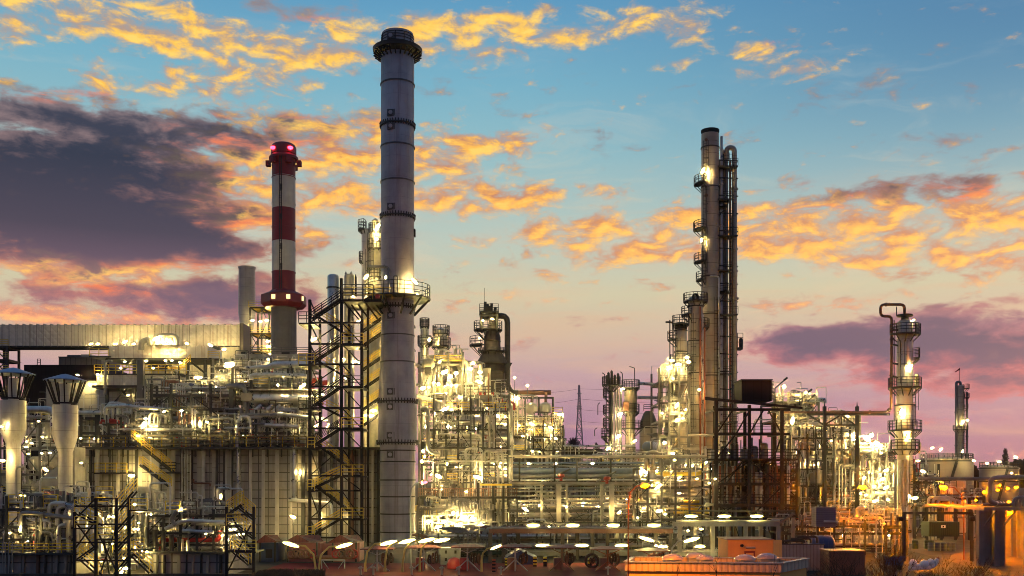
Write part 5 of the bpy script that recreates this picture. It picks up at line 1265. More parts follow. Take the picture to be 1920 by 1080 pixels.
# ---------------------------------------------------------------- central pipe rack
Y = 140.0
t = thing('pipe_rack', 'wide central pipe rack with fat bluish pipes and pale concrete posts', 'pipe rack', (PX(1065, Y), Y + 5, 0))
addpipe(t, [P(950, 856, Y - 1), P(1330, 856, Y - 1)], S(3.2, Y), MT['tank_shell'], 'main_pipe', 12)
addpipe(t, [P(1056, 836, Y + 8), P(1190, 836, Y + 8)], S(2, Y), SV, 'pipe')
for py, r_, m in ((868, 2, 'blue_pipe'), (874, 2, 'grey_pipe'), (883, 6, 'blue_pipe'), (893, 4, 'grey_pipe'), (900, 2, 'silver')):
    addpipe(t, [P(945, py, Y + 2 + r_ * .2), P(1240, py, Y + 2 + r_ * .2)], S(r_, Y), MT[m], 'rack_pipe', 14)
for py, r_, m, dy in ((909, 2, 'pale_paint', 0), (915, 1.4, 'grey_pipe', 1), (921, 1.6, 'pale_paint', 0), (930, 2.2, 'cream_paint', 1), (939, 2.2, 'pale_paint', 0), (946, 1.4, 'silver', 2), (955, 1.2, 'grey_pipe', 2), (963, 1.4, 'silver', 2)):
    addpipe(t, [P(950, py, Y - 1 + dy), P(1185, py, Y - 1 + dy)], S(r_, Y), MT[m], 'rack_pipe', 10)
for px in (1016, 1048, 1063, 1129, 1147): 
    MB().pbox(px - (4.5 if px in (1048, 1147) else 2.5), px + (4.5 if px in (1048, 1147) else 2.5), 908, 1100, Y - 2.2, .7).build('post', CP, t)
for px in (974, 1040, 1082, 1145, 1216): MB().bar(P(px, 860, Y + 1), P(px, 908, Y + 1), .25).build('stanchion', DS, t)
MB().pbox(1066, 1126, 934, 980, Y + 4, .5).build('screen_wall', MT['corrugated'], t)
MB().pbox(950, 1190, 903.5, 907, Y - 1.6, .5).build('beam', PP, t)
for a, b in (((1070, 948), (1095, 978)), ((1125, 948), (1095, 978)), ((1016, 940), (1042, 978))): MB().bar(P(*a, Y - 1.5), P(*b, Y - 1.5), .1).build('brace', GS, t)
for px in (1006, 1013, 1028, 1036, 1068): addpipe(t, [P(px, 930, Y - 1.8), P(px, 922, Y - 1.8), P(px + 12, 922, Y - 1.8)], .14, CP, 'loop_pipe')
mb = MB()
for i in range(10): mb.bar(P(1056 + i * 9, 846, Y + 8), P(1065 + i * 9, 839 + 7 * (i % 2), Y + 8), .15)
mb.bar(P(1050, 846, Y + 8), P(1190, 846, Y + 8), .2); mb.build('truss', GS, t)
MB().pbox(1060, 1130, 842, 852, Y + 20, 3).build('rear_wall', MT['dark_clad'], t)
unit('process_unit', 'shadowed dark pipe unit behind the fat bluish pipes', 'process unit', 1055, 1200, 858, Y + 6, 6, 5, [872, 888, 905], 31, 34, 26, 2, DS, DS, rmax=.25)
unit('process_unit', 'pale pipe unit seen beneath the central rack', 'process unit', 950, 1190, 940, Y + 3.5, 8, 7, [958, 975], 32, 40, 44, 4, GS, CP, pm=PU, rmax=.3)
def monitor_gun(px, py, Y, label):
    t = thing('fire_monitor', label, 'fire monitor', P(px, py + 14, Y), 'red fire monitors')
    z = PZ(py + 14, Y); x = PX(px, Y)
    MB().spine([(x, Y, z), (x, Y, z + .7)], .22, 10).build('riser', RP, t)
    MB().lathe(x, Y, [(.3, z + .5), (.5, z + .6), (.5, z + .9), (.3, z + 1.0)], 12).build('swivel', RP, t)
    MB().spine([(x - .5, Y, z + .8), (x + .3, Y, z + 1.2), (x + 1.3, Y, z + 1.7)], [.2, .16, .11], 10).build('barrel', GS, t)
    mb = MB(); mb.lathe(x - .45, Y - .2, [(.3, z + .3), (.38, z + .3), (.38, z + .4), (.3, z + .4)], 12); mb.build('handwheel', RP, t)
monitor_gun(1052, 888, Y - 2.2, 'red fire monitor on the left pale post of the central rack')
monitor_gun(1138, 893, Y - 2.2, 'red fire monitor on the right pale post of the central rack')
lamps('along the central pipe rack', [(991, 869, Y - 1.4, 6), (1043, 869, Y - 1.4, 4), (1111, 869, Y - 1.4, 8), (985, 955, Y - 3, 15, -30, 20), (1062, 950, Y - 3, 4), (1011, 948, Y - 3, 4), (1161, 961, Y - 3, 10, 30, 18)], h=5)

# ---------------------------------------------------------------- right-centre lit frame, units behind the columns
Y = 145.0
unit('process_unit', 'tall open lit frame around a slim inner column left of the distillation columns', 'process unit', 1236, 1292, 690, Y, 8, 4, [716, 756, 790, 819, 846, 875, 905, 945], 41, 40, 52, 2, GS, GS, pm=PU, rmax=.25, deck=.8)
t = column('process_vessel', 'slim inner column of the tall open lit frame', 'vessel', 1259, Y + 2.5, [(6, 1100), (6, 690)], CP, rings=[(745, 6), (800, 6)])
lamps('on the tall open lit frame', [(1260, 676, Y - 1, 10), (1288, 670, Y - 1, 9), (1291, 679, Y - 1, 10), (1272, 683, Y - 1, 12), (1256, 690, Y - 1, 9), (1269, 760, Y - 1, 13, 60), (1271, 787, Y - 1, 10), (1311, 731, Y + 2, 6), (1250, 887, Y - 1, 12), (1274, 925, Y - 1, 10), (1318, 888, Y - 1, 8, 70), (1235, 912, Y - 3, 22, 40), (1208, 884, Y - 3, 18, -40, 30), (1246, 830, Y - 1, 8), (1262, 850, Y - 1, 8), (1237, 957, Y - 3, 13, 0)], h=6)
unit('process_unit', 'golden pipe unit at the feet of the distillation columns', 'process unit', 1188, 1345, 850, Y - 3, 9, 7, [880, 915, 945, 975], 42, 52, 56, 4, GS, GS, pm=PU, rmax=.3)
unit('process_unit', 'lit pipe unit filling the space below the slim vessels', 'process unit', 1130, 1240, 870, Y + 8, 8, 5, [900, 940, 975], 43, 30, 30, 3, DS, DS, rmax=.3)
addpipe(thing('process_pipe', 'cream horizontal pipe before the column feet', 'pipe', P(1292, 817, 148)), [P(1290, 816, 143), P(1346, 816, 143)], S(2.2, 143), CP)
t = thing('process_pipe', 'orange bent pipe dropping beside the black frame', 'pipe', P(1313, 820, 143))
addpipe(t, [P(1313, 820, 143), P(1313, 864, 143), P(1322, 876, 143), P(1322, 900, 143)], S(1.4, 143), MT['orange_pipe'])

unit('process_unit', 'dark pipe thicket inside the black frame below its railed deck', 'process unit', 1332, 1494, 868, 117, 5, 9, [884, 900, 916, 932, 950, 968], 45, 40, 58, 3, BS, BS, pm=[(DS, 4), (GP, 3), (MT['brown_pipe'], 2), (SV, 1.5), (PP, .6)], rmax=.22, w=.2, brace=.6, deck=.7)
# black steel frame with canopy
Y = 112.0
t = thing('cooler_frame', 'black open steel frame with sloping canopy, in front of the tallest column', 'process structure', (PX(1410, Y), Y + 4, 0))
for px, y in ((1343, Y), (1405, Y), (1466, Y), (1478, Y + 6), (1360, Y + 6), (1420, Y + 6)):
    MB().ibeam((PX(px, Y), y, 0), (PX(px, Y), y, PZ(752 + (px - 1343) * .12, Y)), .34).build('column', BS, t)
mb = MB()
mb.add([P(1322, 744, Y - .6), P(1505, 763, Y - .6), P(1505, 767, Y - .6), P(1322, 750, Y - .6), P(1322, 744, Y + 8), P(1505, 763, Y + 8), P(1505, 767, Y + 8), P(1322, 750, Y + 8)], [(0, 3, 2, 1), (4, 5, 6, 7), (0, 1, 5, 4), (1, 2, 6, 5), (2, 3, 7, 6), (3, 0, 4, 7)])
mb.build('canopy', BS, t)
for py in (768, 814, 862, 908, 948, 972):
    mb = MB(); mb.ibeam(P(1338, py, Y), P(1482, py, Y), .3); mb.ibeam(P(1338, py, Y + 6), P(1482, py, Y + 6), .3)
    for px in (1343, 1405, 1466): mb.bar(P(px, py, Y), P(px, py, Y) + Vector((0, 6, 0)), .2)
    mb.build('floor_beam', BS, t)
d = MB().pbox(1324, 1496, 860, 862.5, Y - .8, 8).build('deck', BS, t)
rail_mb(MB(), [P(1326, 860, Y - .7), P(1495, 860, Y - .7)], 1.05, .8, .075).build('railing', BS, d)
for py in (814, 908, 948):
    d = MB().pbox(1343, 1470, py - 3.2, py - 1.6, Y + .4, 6).build('deck', BS, t)
    rail_mb(MB(), [P(1343, py - 3, Y + .2), P(1482, py - 3, Y + .2)], 1.05, 1, .06).build('railing', BS, d)
for a, b in (((1343, 814), (1373, 770)), ((1405, 814), (1432, 768)), ((1466, 814), (1440, 768)), ((1405, 770), (1380, 814)), ((1343, 908), (1405, 864)), ((1466, 908), (1405, 866)), ((1343, 972), (1405, 925)), ((1405, 972), (1466, 912)), ((1360, 908), (1395, 862)), ((1450, 860), (1466, 816)), ((1343, 860), (1378, 816))):
    MB().bar(P(*a, Y + .1), P(*b, Y + .1), .16).build('brace', BS, t)
r = random.Random(5)
for k in range(58):
    px = 1332 + r.random() * 150; a = r.choice((866, 866, 870, 880, 818)); b = r.choice((960, 950, 972, 905)); m = r.choice((GP, MT['brown_pipe'], SV, PP, MT['brown_pipe'], MT['orange_pipe'], DS, DS))
    y = Y + 1 + r.random() * 4.5
    addpipe(t, [P(px, b, y), P(px, a + r.random() * 8, y)], r.choice((.07, .1, .14, .2)), m, 'pipe', 6)
for k in range(6):
    px = 1350 + k * 19; MB().lathe(PX(px, Y), Y + 3, [(.5, PZ(859, Y)), (.5, PZ(845 - (k % 3) * 6, Y))] + dome(.5, PZ(845 - (k % 3) * 6, Y), .3), 10).build('vessel', r.choice((GP, MT['brown_pipe'], DS)), t, True)
t = thing('air_handler', 'black louvred box standing on the canopy of the black frame', 'air handler', P(1420, 752, Y + 3))
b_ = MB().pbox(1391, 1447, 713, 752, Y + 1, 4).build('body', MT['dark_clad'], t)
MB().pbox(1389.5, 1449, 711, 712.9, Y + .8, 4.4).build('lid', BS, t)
mb = MB()
for i in range(14): mb.pbox(1447.2, 1451, 715 + i * 2.6, 716.2 + i * 2.6, Y + 1.1, 3.6)
mb.build('louvre', GS, t)
lamps('inside the black steel frame', [(1341, 898, Y - .6, 5), (1330, 906, Y - .6, 5), (1382, 905, Y + 3, 4), (1448, 870, Y + 6.5, 7), (1364, 850, Y + 6.5, 8), (1430, 930, Y + 6.5, 6), (1380, 945, Y + 6.5, 5)], glass='lamp_glass_small')

# right units
Y = 140.0
unit('process_unit', 'bright pipe unit right of the black frame with large ducts', 'process unit', 1482, 1612, 775, Y + 2, 10, 5, [800, 842, 880, 945], 51, 44, 40, 3, GS, GS, pm=PU, rmax=.45)
unit('process_unit', 'glaring pipe structure left of the lone silver column', 'process unit', 1608, 1690, 830, Y - 4, 9, 4, [850, 885, 915, 945, 975], 52, 50, 50, 3, GS, CP, pm=PU, rmax=.3)
unit('process_unit', 'low orange lit piping right of the lone silver column', 'process unit', 1690, 1760, 870, Y - 3, 8, 4, [905, 940, 965], 53, 24, 22, 1, DS, DS, rmax=.25)
unit('process_unit', 'upper manifold with red valves behind the black louvred box', 'process unit', 1450, 1535, 735, Y + 4, 7, 4, [755, 790], 54, 22, 24, 3, GS, CP, 845, pm=PU, rmax=.35)
t = thing('exchanger_platform', 'concrete platform with a dark horizontal drum beneath bright ducts', 'process unit', (PX(1550, Y), Y, 0))
MB().pbox(1500, 1606, 843, 862, Y, 6).build('upper_slab', MT['concrete'], t)
MB().pbox(1553, 1566, 849, 857, Y - .12, .12).build('vent_grille', BS, t)
MB().pbox(1498, 1606, 943, 952, Y - 1, 7).build('lower_slab', MT['concrete'], t)
MB().pbox(1574, 1586, 856, 944, Y - .4, .9).build('column', MT['concrete'], t)
for px in (1503, 1600): MB().pbox(px - 3, px + 3, 862.2, 943, Y + .2, .8).build('column', MT['concrete'], t)
o = drum(MB(), P(1506, 912, Y), P(1566, 912, Y), S(17, Y), 20).build('drum', MT['grey_pipe'], t, True)
for px in (1518, 1556): MB().pbox(px - 3, px + 3, 920, 943, Y - .5, 1).build('saddle', GS, t)
rail_mb(MB(), [P(1502, 943, Y - .9), P(1606, 943, Y - .9)], 1, 1, .06).build('railing', DS, t)
addpipe(t, [P(1500, 803, Y + .5), P(1578, 803, Y + .5), P(1583, 812, Y + .5), P(1583, 843, Y + .5)], S(7, Y), CP, 'large_duct', 14)
for px in (1487, 1518): addpipe(t, [P(px, 843, Y - .6), P(px, 819, Y - .6), P(px + 22, 819, Y - .6), P(px + 22, 843, Y - .6)], S(2.6, Y), PP, 'loop_pipe', 10)
addpipe(t, [P(1492, 809, Y - .8), P(1560, 809, Y - .8)], S(2, Y), PP, 'pipe')
addpipe(t, [P(1486, 872, Y - 1), P(1532, 872, Y - 1)], S(2, Y), SV, 'pipe')
for py in (880, 886, 893): addpipe(t, [P(1486, py, Y + 1), P(1600, py, Y + 1)], .14, GP, 'pipe')
unit('process_unit', 'dark valve frame in front of the concrete drum platform', 'process unit', 1482, 1610, 800, 136.5, 2.6, 9, [822, 843, 880, 912, 944], 56, 44, 54, 2, DS, DS, pm=[(SV, 4), (GP, 3), (PP, 3), (CP, 2), (MT['brown_pipe'], .6)], rmax=.2, w=.22, brace=.35, deck=.4)
t = thing('pipe_bridge', 'tall dark portal posts carrying the overhead pipe to the lone silver column', 'pipe bridge', (PX(1576, 134), 134, 0))
for px in (1546, 1607): MB().ibeam(Vector((PX(px, 134), 134, 0)), P(px, 762, 134), .42).build('post', DS, t)
for a, b in (((1516, 778), (1545, 797)), ((1545, 797), (1577, 778)), ((1577, 778), (1605, 798)), ((1545, 797), (1607, 797)), ((1577, 778), (1577, 797))): MB().bar(P(*a, 134), P(*b, 134), .2).build('brace', DS, t)
MB().bar(P(1512, 777, 134), P(1668, 777, 134), .3).build('beam', DS, t)
for px in (1546, 1607): MB().spine([P(px, 762, 134), P(px, 753, 134)], [.1, .02], 6).build('finial', DS, t)
for k, (px, py) in enumerate(((1508, 738), (1514, 748), (1462, 716))):
    t = thing('lamp_boom', ('slanting lamp arm above the manifold with red valves', 'lower slanting lamp arm above the manifold', 'slanting lamp arm beside the black louvred box')[k], 'lamp arm', P(px - 10, py + 16, 140))
    MB().bar(P(px - 9, py + 12, 139), P(px + 12, py - 6, 139), .16).build('arm', GS, t); MB().bar(P(px + 8, py - 3, 139), P(px + 14, py - 8, 139), .4, .25).build('head', DS, t)
    MB().bar(P(px - 9, py + 12, 139), P(px - 9, 760, 139), .14).build('post', DS, t)
lamps('on the bright units right of the black frame', [(1486, 789, Y - 1, 18, 80), (1470, 725, Y + 3, 9, 70, 30), (1511, 737, Y + 3, 5), (1542, 796, Y - 1, 4), (1596, 817, Y - 2, 20, -35), (1601, 823, Y - 2, 10), (1633, 817, Y - 4.5, 14, 35), (1626, 824, Y - 4.5, 17, -30), (1644, 832, Y - 4.5, 14, -30), (1651, 836, Y - 4.5, 12), (1522, 833, Y - 2, 8), (1560, 828, Y + 1, 9), (1535, 870, Y - 2, 6)], h=9)
lamps('in the glaring pipe structure by the silver column', [(1662, 882, Y - 6, 12, 20), (1620, 896, Y - 6, 9, 70), (1655, 898, Y - 6, 11, 30), (1662, 914, Y - 6, 13, 25), (1639, 912, Y - 6, 9), (1665, 937, Y - 6, 6), (1625, 996, Y - 14, 16), (1670, 1004, Y - 14, 12), (1581, 1004, Y - 16, 6), (1635, 1010, Y - 14, 12), (1640, 940, Y - 6, 9), (1615, 960, Y - 6, 9), (1464, 979, Y - 20, 7), (1485, 994, Y - 20, 10)], h=7)
unit('pump_skid', 'dazzling low pump skid behind the bare bushes', 'process unit', 1540, 1690, 955, 122, 7, 6, [975, 996], 55, 36, 34, 4, GS, CP, pm=PU, rmax=.25, brace=.15)

def scatter(host, box, Yl, n, seed, **kw):
    r = random.Random(seed); out = []
    for i in range(n):
        out.append((box[0] + (box[2] - box[0]) * (i + r.uniform(.1, .9)) / n, r.uniform(box[1], box[3]), Yl + r.uniform(-.6, 2.5), r.choice((4.5, 5, 6, 7)), r.choice((0, 20, -20, 60))))
    lamps(host, out, adj='small', noun='bulkhead lamp', glass='lamp_glass_small', **kw)
scatter('deep among the pipes of the furnace roof', (170, 770, 570, 832), 129.5, 12, 1)
scatter('in the bright manifold rack under the clad box', (290, 700, 560, 742), 140.5, 8, 2)
scatter('along the panelled furnace block', (160, 850, 700, 1000), 126.8, 7, 3)
scatter('in the pipework behind the cowled vents', (5, 770, 145, 930), 132, 8, 4)
scatter('inside the blazing process tower', (792, 660, 866, 925), 137, 11, 5)
scatter('inside the tall pipe structure by the dark heater', (868, 745, 952, 960), 138, 10, 6)
scatter('behind the posts of the central rack', (955, 905, 1185, 975), 142, 9, 7)
scatter('in the golden pipes at the column feet', (1192, 855, 1340, 975), 141, 12, 8)
scatter('up the tall open lit frame', (1238, 700, 1290, 900), 144.5, 7, 9)
scatter('in the bright ducts right of the black frame', (1484, 780, 1605, 940), 140, 7, 10)
scatter('among the glaring pipes by the silver column', (1610, 840, 1690, 990), 135, 9, 11)
scatter('low behind the bare bushes', (1545, 955, 1690, 1005), 121, 7, 12)
scatter('in the near pipe racks', (10, 945, 425, 1025), 82.6, 16, 13)
scatter('in the frame behind the small stair tower', (145, 940, 270, 1065), 86, 9, 14)
scatter('under the open golden lattice', (948, 790, 1052, 850), 165.5, 7, 15)

# ---------------------------------------------------------------- near left: low panelled enclosure, pipe deck and two dark stair towers
Y = 83.0
t = thing('low_enclosure', 'low panelled enclosure with pale ribs along the bottom of the near pipe deck', 'process building', (PX(210, Y), Y + 3, 0))
MB().pbox(-30, 143, 1041, 1100, Y, 6).build('wall', MT['furnace_wall'], t)
MB().pbox(272, 430, 1038, 1100, Y, 6).build('wall', MT['furnace_wall'], t)
for px, w, m in ((18, 2, SV), (24, 2, SV), (45, 4, PP), (72, 5, 'b'), (86, 3, DS), (107, 6, PP), (124, 5, PP), (133, 3, DS), (283, 5, PP), (309, 4, DS), (336, 5, CP), (362, 4, CP), (390, 5, CP), (414, 4, DS), (424, 3, PP), (296, 3, DS), (350, 2, DS), (377, 2, DS)):
    MB().ibeam((PX(px, Y), Y - .15, 0), P(px, 1041, Y - .15), S(w, Y)).build('wall_rib', MT['brown_pipe'] if m == 'b' else m, t)
d = MB().pbox(-30, 145, 1037, 1040.8, Y - 1, 7.4).build('roof_deck', DS, t)
rail_mb(MB(), [P(-30, 1037, Y - .9), P(140, 1037, Y - .9)], .8, 1.0, .06).build('railing', YR, d)
d = MB().pbox(270, 432, 1034, 1037.8, Y - .6, 7).build('roof_deck', DS, t)
MB().pbox(-30, 485, 1076, 1110, Y - 2.6, .3).build('kerb', MT['heater_dark'], t)
NM = [(SV, 4), (GP, 4), (PP, 2), (DS, 2), (YR, .2), (RP, .2)]
unit('process_deck', 'near pipe deck with cream risers on the low enclosure roof', 'process unit', -20, 142, 930, Y + .6, 5, 6, [956, 990, 1012], 61, 46, 46, 4, DS, YR, 1037, pm=NM, w=.2, rmax=.2, deck=.4)
unit('process_deck', 'near dark pipe rack with sloping silver pipes between the two small stair towers', 'process unit', 276, 432, 955, Y + .4, 5, 6, [968, 1000, 1022], 62, 44, 40, 3, DS, YR, 1034, pm=NM, w=.2, rmax=.2, deck=.3)
unit('process_unit', 'lit pipe frame hidden behind the first small stair tower', 'process unit', 140, 275, 930, Y + 5, 5, 5, [960, 1000, 1040], 63, 40, 40, 4, DS, YR, pm=NM, w=.2, rmax=.22)
bigpipe('near silver pipe sloping slightly over the dark rack', [P(310, 992, Y - .4), P(345, 976, Y - .4), P(470, 982, Y - .4)], S(4, Y), SV, 'silver pipes on the near rack')
bigpipe('near grey pipe elbow rising from the dark rack', [P(330, 985, Y - .6), P(320, 975, Y - .6), P(332, 958, Y - .6)], S(4, Y), GP, 'silver pipes on the near rack')
bigpipe('near silver stub pipe on the trestle of the dark rack', [P(342, 995, Y - .8), P(400, 998, Y - .8)], S(3.4, Y), SV, 'silver pipes on the near rack')
bigpipe('near silver pipe elbow over the cream risers', [P(38, 990, Y - .5), P(38, 961, Y - .5), P(60, 962, Y - .5), P(138, 972, Y - .5)], S(4, Y), GP, 'silver pipes on the near rack')
bigpipe('near upright silver pipe elbow beside the red roofed hut', [P(110, 1040, Y - .5), P(110, 986, Y - .5), P(124, 984, Y - .5)], S(4, Y), SV, 'silver pipes on the near rack')
for k, px in enumerate((5, 10, 16, 23)):
    bigpipe('slim cream riser with hooked top on the near pipe deck, ' + ordinal(k, 4), [P(px, 1080, Y - 1.1), P(px, 1018, Y - 1.1), P(px + 3, 1017, Y - 1.1)], S(1, Y), CP, 'hooked risers')
t = thing('hut', 'small cream hut with a red pitched roof above the near pipe deck', 'hut', (PX(105, 90), 91, PZ(952, 90)))
mb = MB(); mb.pbox(72, 128, 932, 953, 90, 2.5); mb.build('wall', CP, t)
def prism(mb, p0, p1, p2, D):                          # triangular prism: three photo-plane points, depth D
    q = [Vector(p) + Vector((0, D, 0)) for p in (p0, p1, p2)]
    return mb.add([p0, p1, p2, *q], [(0, 1, 2), (5, 4, 3), (0, 3, 4, 1), (1, 4, 5, 2), (2, 5, 3, 0)])
mb = MB()
mb.add([P(68, 933, 89.8), P(86, 921, 89.8), P(124, 921, 91.8), P(141, 934, 91.8), P(104, 935, 89.5), P(86, 921.5, 89.8)], [(0, 1, 5), (1, 2, 3, 4)])
mb.bar(P(70, 933, 89.6), P(86, 921, 89.6), .12); mb.bar(P(86, 921, 89.7), P(104, 934, 89.6), .12)
mb.bar(P(104, 934.5, 89.5), P(141, 934.5, 91.5), .14)
mb.build('roof', MT['red_roof'], t)
for px in (88, 82): MB().pbox(px, px + 3, 936, 942, 89.9, .1).build('window', MT['window_dark'], t)
for px in (75, 124): MB().bar(P(px, 953, 91), Vector((PX(px, 91), 91, 3.5)), .2).build('post', DS, t)
Y = 79.0
for k, (xa, xm, xb, top, lab) in enumerate(((140, 180, 242, 934, 'near dark stair tower with yellow handrails, mesh of braces at its left'), (424, 426, 476, 950, 'small dark stair tower at the end of the near rack'))):
    t = thing('stair_tower', lab, 'stair tower', (PX((xa + xb) / 2, Y), Y + 1.5, 0), 'small near stair towers')
    cols = (xa, xm, 218, xb) if k == 0 else (425, 476)
    for px in cols:
        for y in (Y, Y + 2.6): MB().ibeam((PX(px, y), y, 0), P(px, top if px != xa else 960, y), .2).build('column', BS, t)
    if k == 0:
        fl = ((218, 960, 250, 922), (214, 1000, 244, 966), (214, 1034, 244, 1002), (214, 1076, 244, 1040), (184, 986, 140, 962), (176, 1026, 140, 1052), (184, 1080, 150, 1050), (243, 1040, 280, 1075))
        lan = ((180, 212, 934), (243, 276, 956), (182, 213, 1010), (140, 182, 990), (245, 270, 1030))
        br = ((140, 976, 180, 1030), (140, 1030, 180, 976), (143, 972, 180, 934), (180, 990, 218, 1070), (218, 990, 190, 1070), (195, 1012, 205, 1076))
    else:
        fl = ((474, 974, 444, 950), (424, 966, 452, 946), (466, 1060, 432, 1032), (474, 1010, 440, 985))
        lan = ((440, 480, 1034), (425, 450, 985)); br = ((428, 1070, 470, 985), (428, 985, 474, 1030), (432, 964, 470, 1030))
    for x0, z0, x1, z1 in fl: stair(t, P(x0, z0, Y + .3), P(x1, z1, Y + .3), BS, YR, .8, .055, sh=.13, gap=.5)
    for x0, x1, z in lan:
        d = MB().pbox(x0, x1, z, z + 2.5, Y - .1, 2.6).build('landing', BS, t)
        rail_mb(MB(), [P(x0, z, Y - .08), P(x1, z, Y - .08)], .9, .8, .05).build('railing', YR, d)
    for a, b, c, e in br: MB().bar(P(a, b, Y), P(c, e, Y), .11).build('brace', BS, t)
    for z in range(top + 15, 1080, 34): MB().bar(P(cols[0], z, Y), P(cols[-1], z, Y), .13).build('cross_beam', BS, t)
lamps('on the near pipe deck and stair towers', [(38, 992, 82, 14, 80), (45, 928, 88, 22, 0), (183, 963, 82, 8), (204, 969, 84, 6), (212, 969, 84, 6), (252, 946, 84, 7), (251, 992, 84, 7), (259, 992, 84, 6), (252, 1030, 82, 8), (275, 1035, 82, 7), (232, 1066, 84, 20), (225, 1072, 84, 14), (190, 1001, 84, 6), (436, 993, 82, 16), (446, 1002, 82, 8), (456, 1000, 82, 6), (428, 1012, 85, 8), (420, 986, 85, 9), (405, 1012, 86, 9)], h=6)

# ---------------------------------------------------------------- red roofed pump sheds
Y = 97.0
for k, (x0, x1, lab) in enumerate(((538, 600, 'pink pump shed with red pitched roof left of the pair'), (622, 674, 'pink pump shed with red pitched roof right of the pair'), (486, 522, 'half hidden shed with red roof at the left end of the sheds'))):
    t = thing('pump_shed', lab, 'shed', (PX((x0 + x1) / 2, Y), Y + 1.5, 0), 'red roofed sheds')
    MB().pbox(x0, x1, 1018, 1100, Y + .6, 3).build('wall', MT['pink_wall'] if k < 2 else MT['blue_paint'], t)
    xm = x0 + (x1 - x0) * .3
    mb = MB()
    mb.add([P(x0 - 6, 1016, Y - .2), P(xm, 1003, Y - .2), P(x1 - 2, 1003, Y + 3), P(x1 + 7, 1015, Y + 3), P(xm + 22, 1015, Y - .3), P(x0 - 6, 1018, Y - .2), P(xm, 1005, Y - .2), P(x1 - 2, 1004, Y + 3), P(x1 + 7, 1017, Y + 3), P(xm + 22, 1017, Y - .3)],
           [(1, 4, 3, 2), (0, 5, 6, 1), (1, 6, 9, 4), (4, 9, 8, 3), (5, 9, 6), (6, 9, 8, 7), (0, 1, 4), (2, 3, 8, 7)])
    mb.build('roof', MT['red_roof'], t)
    for px in (x0 + 2, x1 - 6): MB().bar((PX(px, Y), Y - .1, 0), P(px, 1017, Y - .1), .16).build('post', DS, t)
    if k == 0:
        MB().pbox(586, 590, 1030, 1045, Y + .5, .1).build('window', MT['window_dark'], t)
    MB().pbox(x0 + 12, x0 + 24, 1030, 1046, Y + .5, .08).build('window', MT['window_dark'], t)
t = thing('wall', 'pink wall with a small window between the two pump sheds', 'wall', (PX(630, 99), 99, 0))
MB().pbox(560, 668, 1019, 1100, 99, .4).build('wall_panel', MT['pink_wall'], t)
MB().pbox(603, 614, 1033, 1045, 98.9, .1).build('window', MT['window_dark'], t)
def wheel(x, y, z, r, t, m, name='hose_reel'):
    mb = MB()
    n = 16; pts = [(x + .12 * math.sin(k), y + r * math.cos(2 * math.pi * k / n) * .5, z + r * math.sin(2 * math.pi * k / n)) for k in range(n + 1)]
    pts = [(x + r * math.cos(2 * math.pi * k / n), y, z + r * math.sin(2 * math.pi * k / n)) for k in range(n + 1)]
    mb.spine(pts, r * .22, 6, False)
    for k in range(6):
        a = 2 * math.pi * k / 6; mb.bar((x, y, z), (x + r * math.cos(a), y, z + r * math.sin(a)), r * .14)
    return mb.build(name, m, t, True)
t = thing('valve_manifold', 'row of big brown valve wheels before the pink sheds', 'valve manifold', (PX(610, 95), 95, 0))
for px, r_ in ((547, .55), (556, .6), (566, .65), (575, .6), (585, .55), (630, .6), (640, .55), (655, .7), (663, .65)):
    wheel(PX(px, 95), 95 - (px % 3) * .2, .95, r_ * .62, t, MT['brown_pipe'] if px % 3 else RP, 'valve_wheel')
addpipe(t, [Vector((PX(540, 95.3), 95.3, .6)), Vector((PX(668, 95.3), 95.3, .6))], .2, MT['brown_pipe'])
t = thing('gate_frame', 'plain steel gate frame with diagonal braces in front of the sheds', 'gate', (PX(625, 90), 90, 0))
for px in (603, 646): MB().bar((PX(px, 90), 90, 0), P(px, 1050, 90), .1).build('post', MT['galvanised'], t)
MB().bar(P(603, 1050, 90), P(646, 1050, 90), .1).build('top_bar', MT['galvanised'], t)
for a, b in ((606, 622), (644, 628)): MB().bar(P(a, 1052, 90), P(b, 1075, 90), .05).build('brace', MT['galvanised'], t)

# ---------------------------------------------------------------- hose stations: little roof on a tripod pole, reels below
Y = 88.0
def hose_station(px, top, lab, rm, pm):
    x = PX(px, Y); z = PZ(top, Y); hw = S(31, Y)
    t = thing('hose_station', lab, 'hose station', (x, Y, 0), 'hose stations in front of the pipe rack')
    mb = MB()
    zr, zt = z - S(4.5, Y), z
    mb.add([(x - hw, Y - 1, zr), (x + hw, Y - 1, zr), (x + hw, Y + 1.2, zr), (x - hw, Y + 1.2, zr), (x - hw * .3, Y + .1, zt), (x + hw * .4, Y + .1, zt), (x - hw, Y - 1, zr - .07), (x + hw, Y - 1, zr - .07), (x + hw, Y + 1.2, zr - .07), (x - hw, Y + 1.2, zr - .07)],
           [(0, 1, 5, 4), (1, 2, 5), (2, 3, 4, 5), (3, 0, 4), (0, 6, 7, 1), (1, 7, 8, 2), (2, 8, 9, 3), (3, 9, 6, 0), (6, 9, 8, 7)])
    mb.build('roof', rm, t)
    MB().bar((x, Y - .6, 0), (x, Y - .6, zr), .13).build('post', pm, t)
    for s in (-1, 1):
        MB().bar((x + s * hw * .75, Y - .7, 0), (x, Y - .62, z - S(28, Y)), .09).build('leg', pm, t)
        MB().bar((x, Y - .6, z - S(16, Y)), (x + s * hw * .8, Y - .9, zr), .07).build('roof_strut', pm, t)
    return x, t
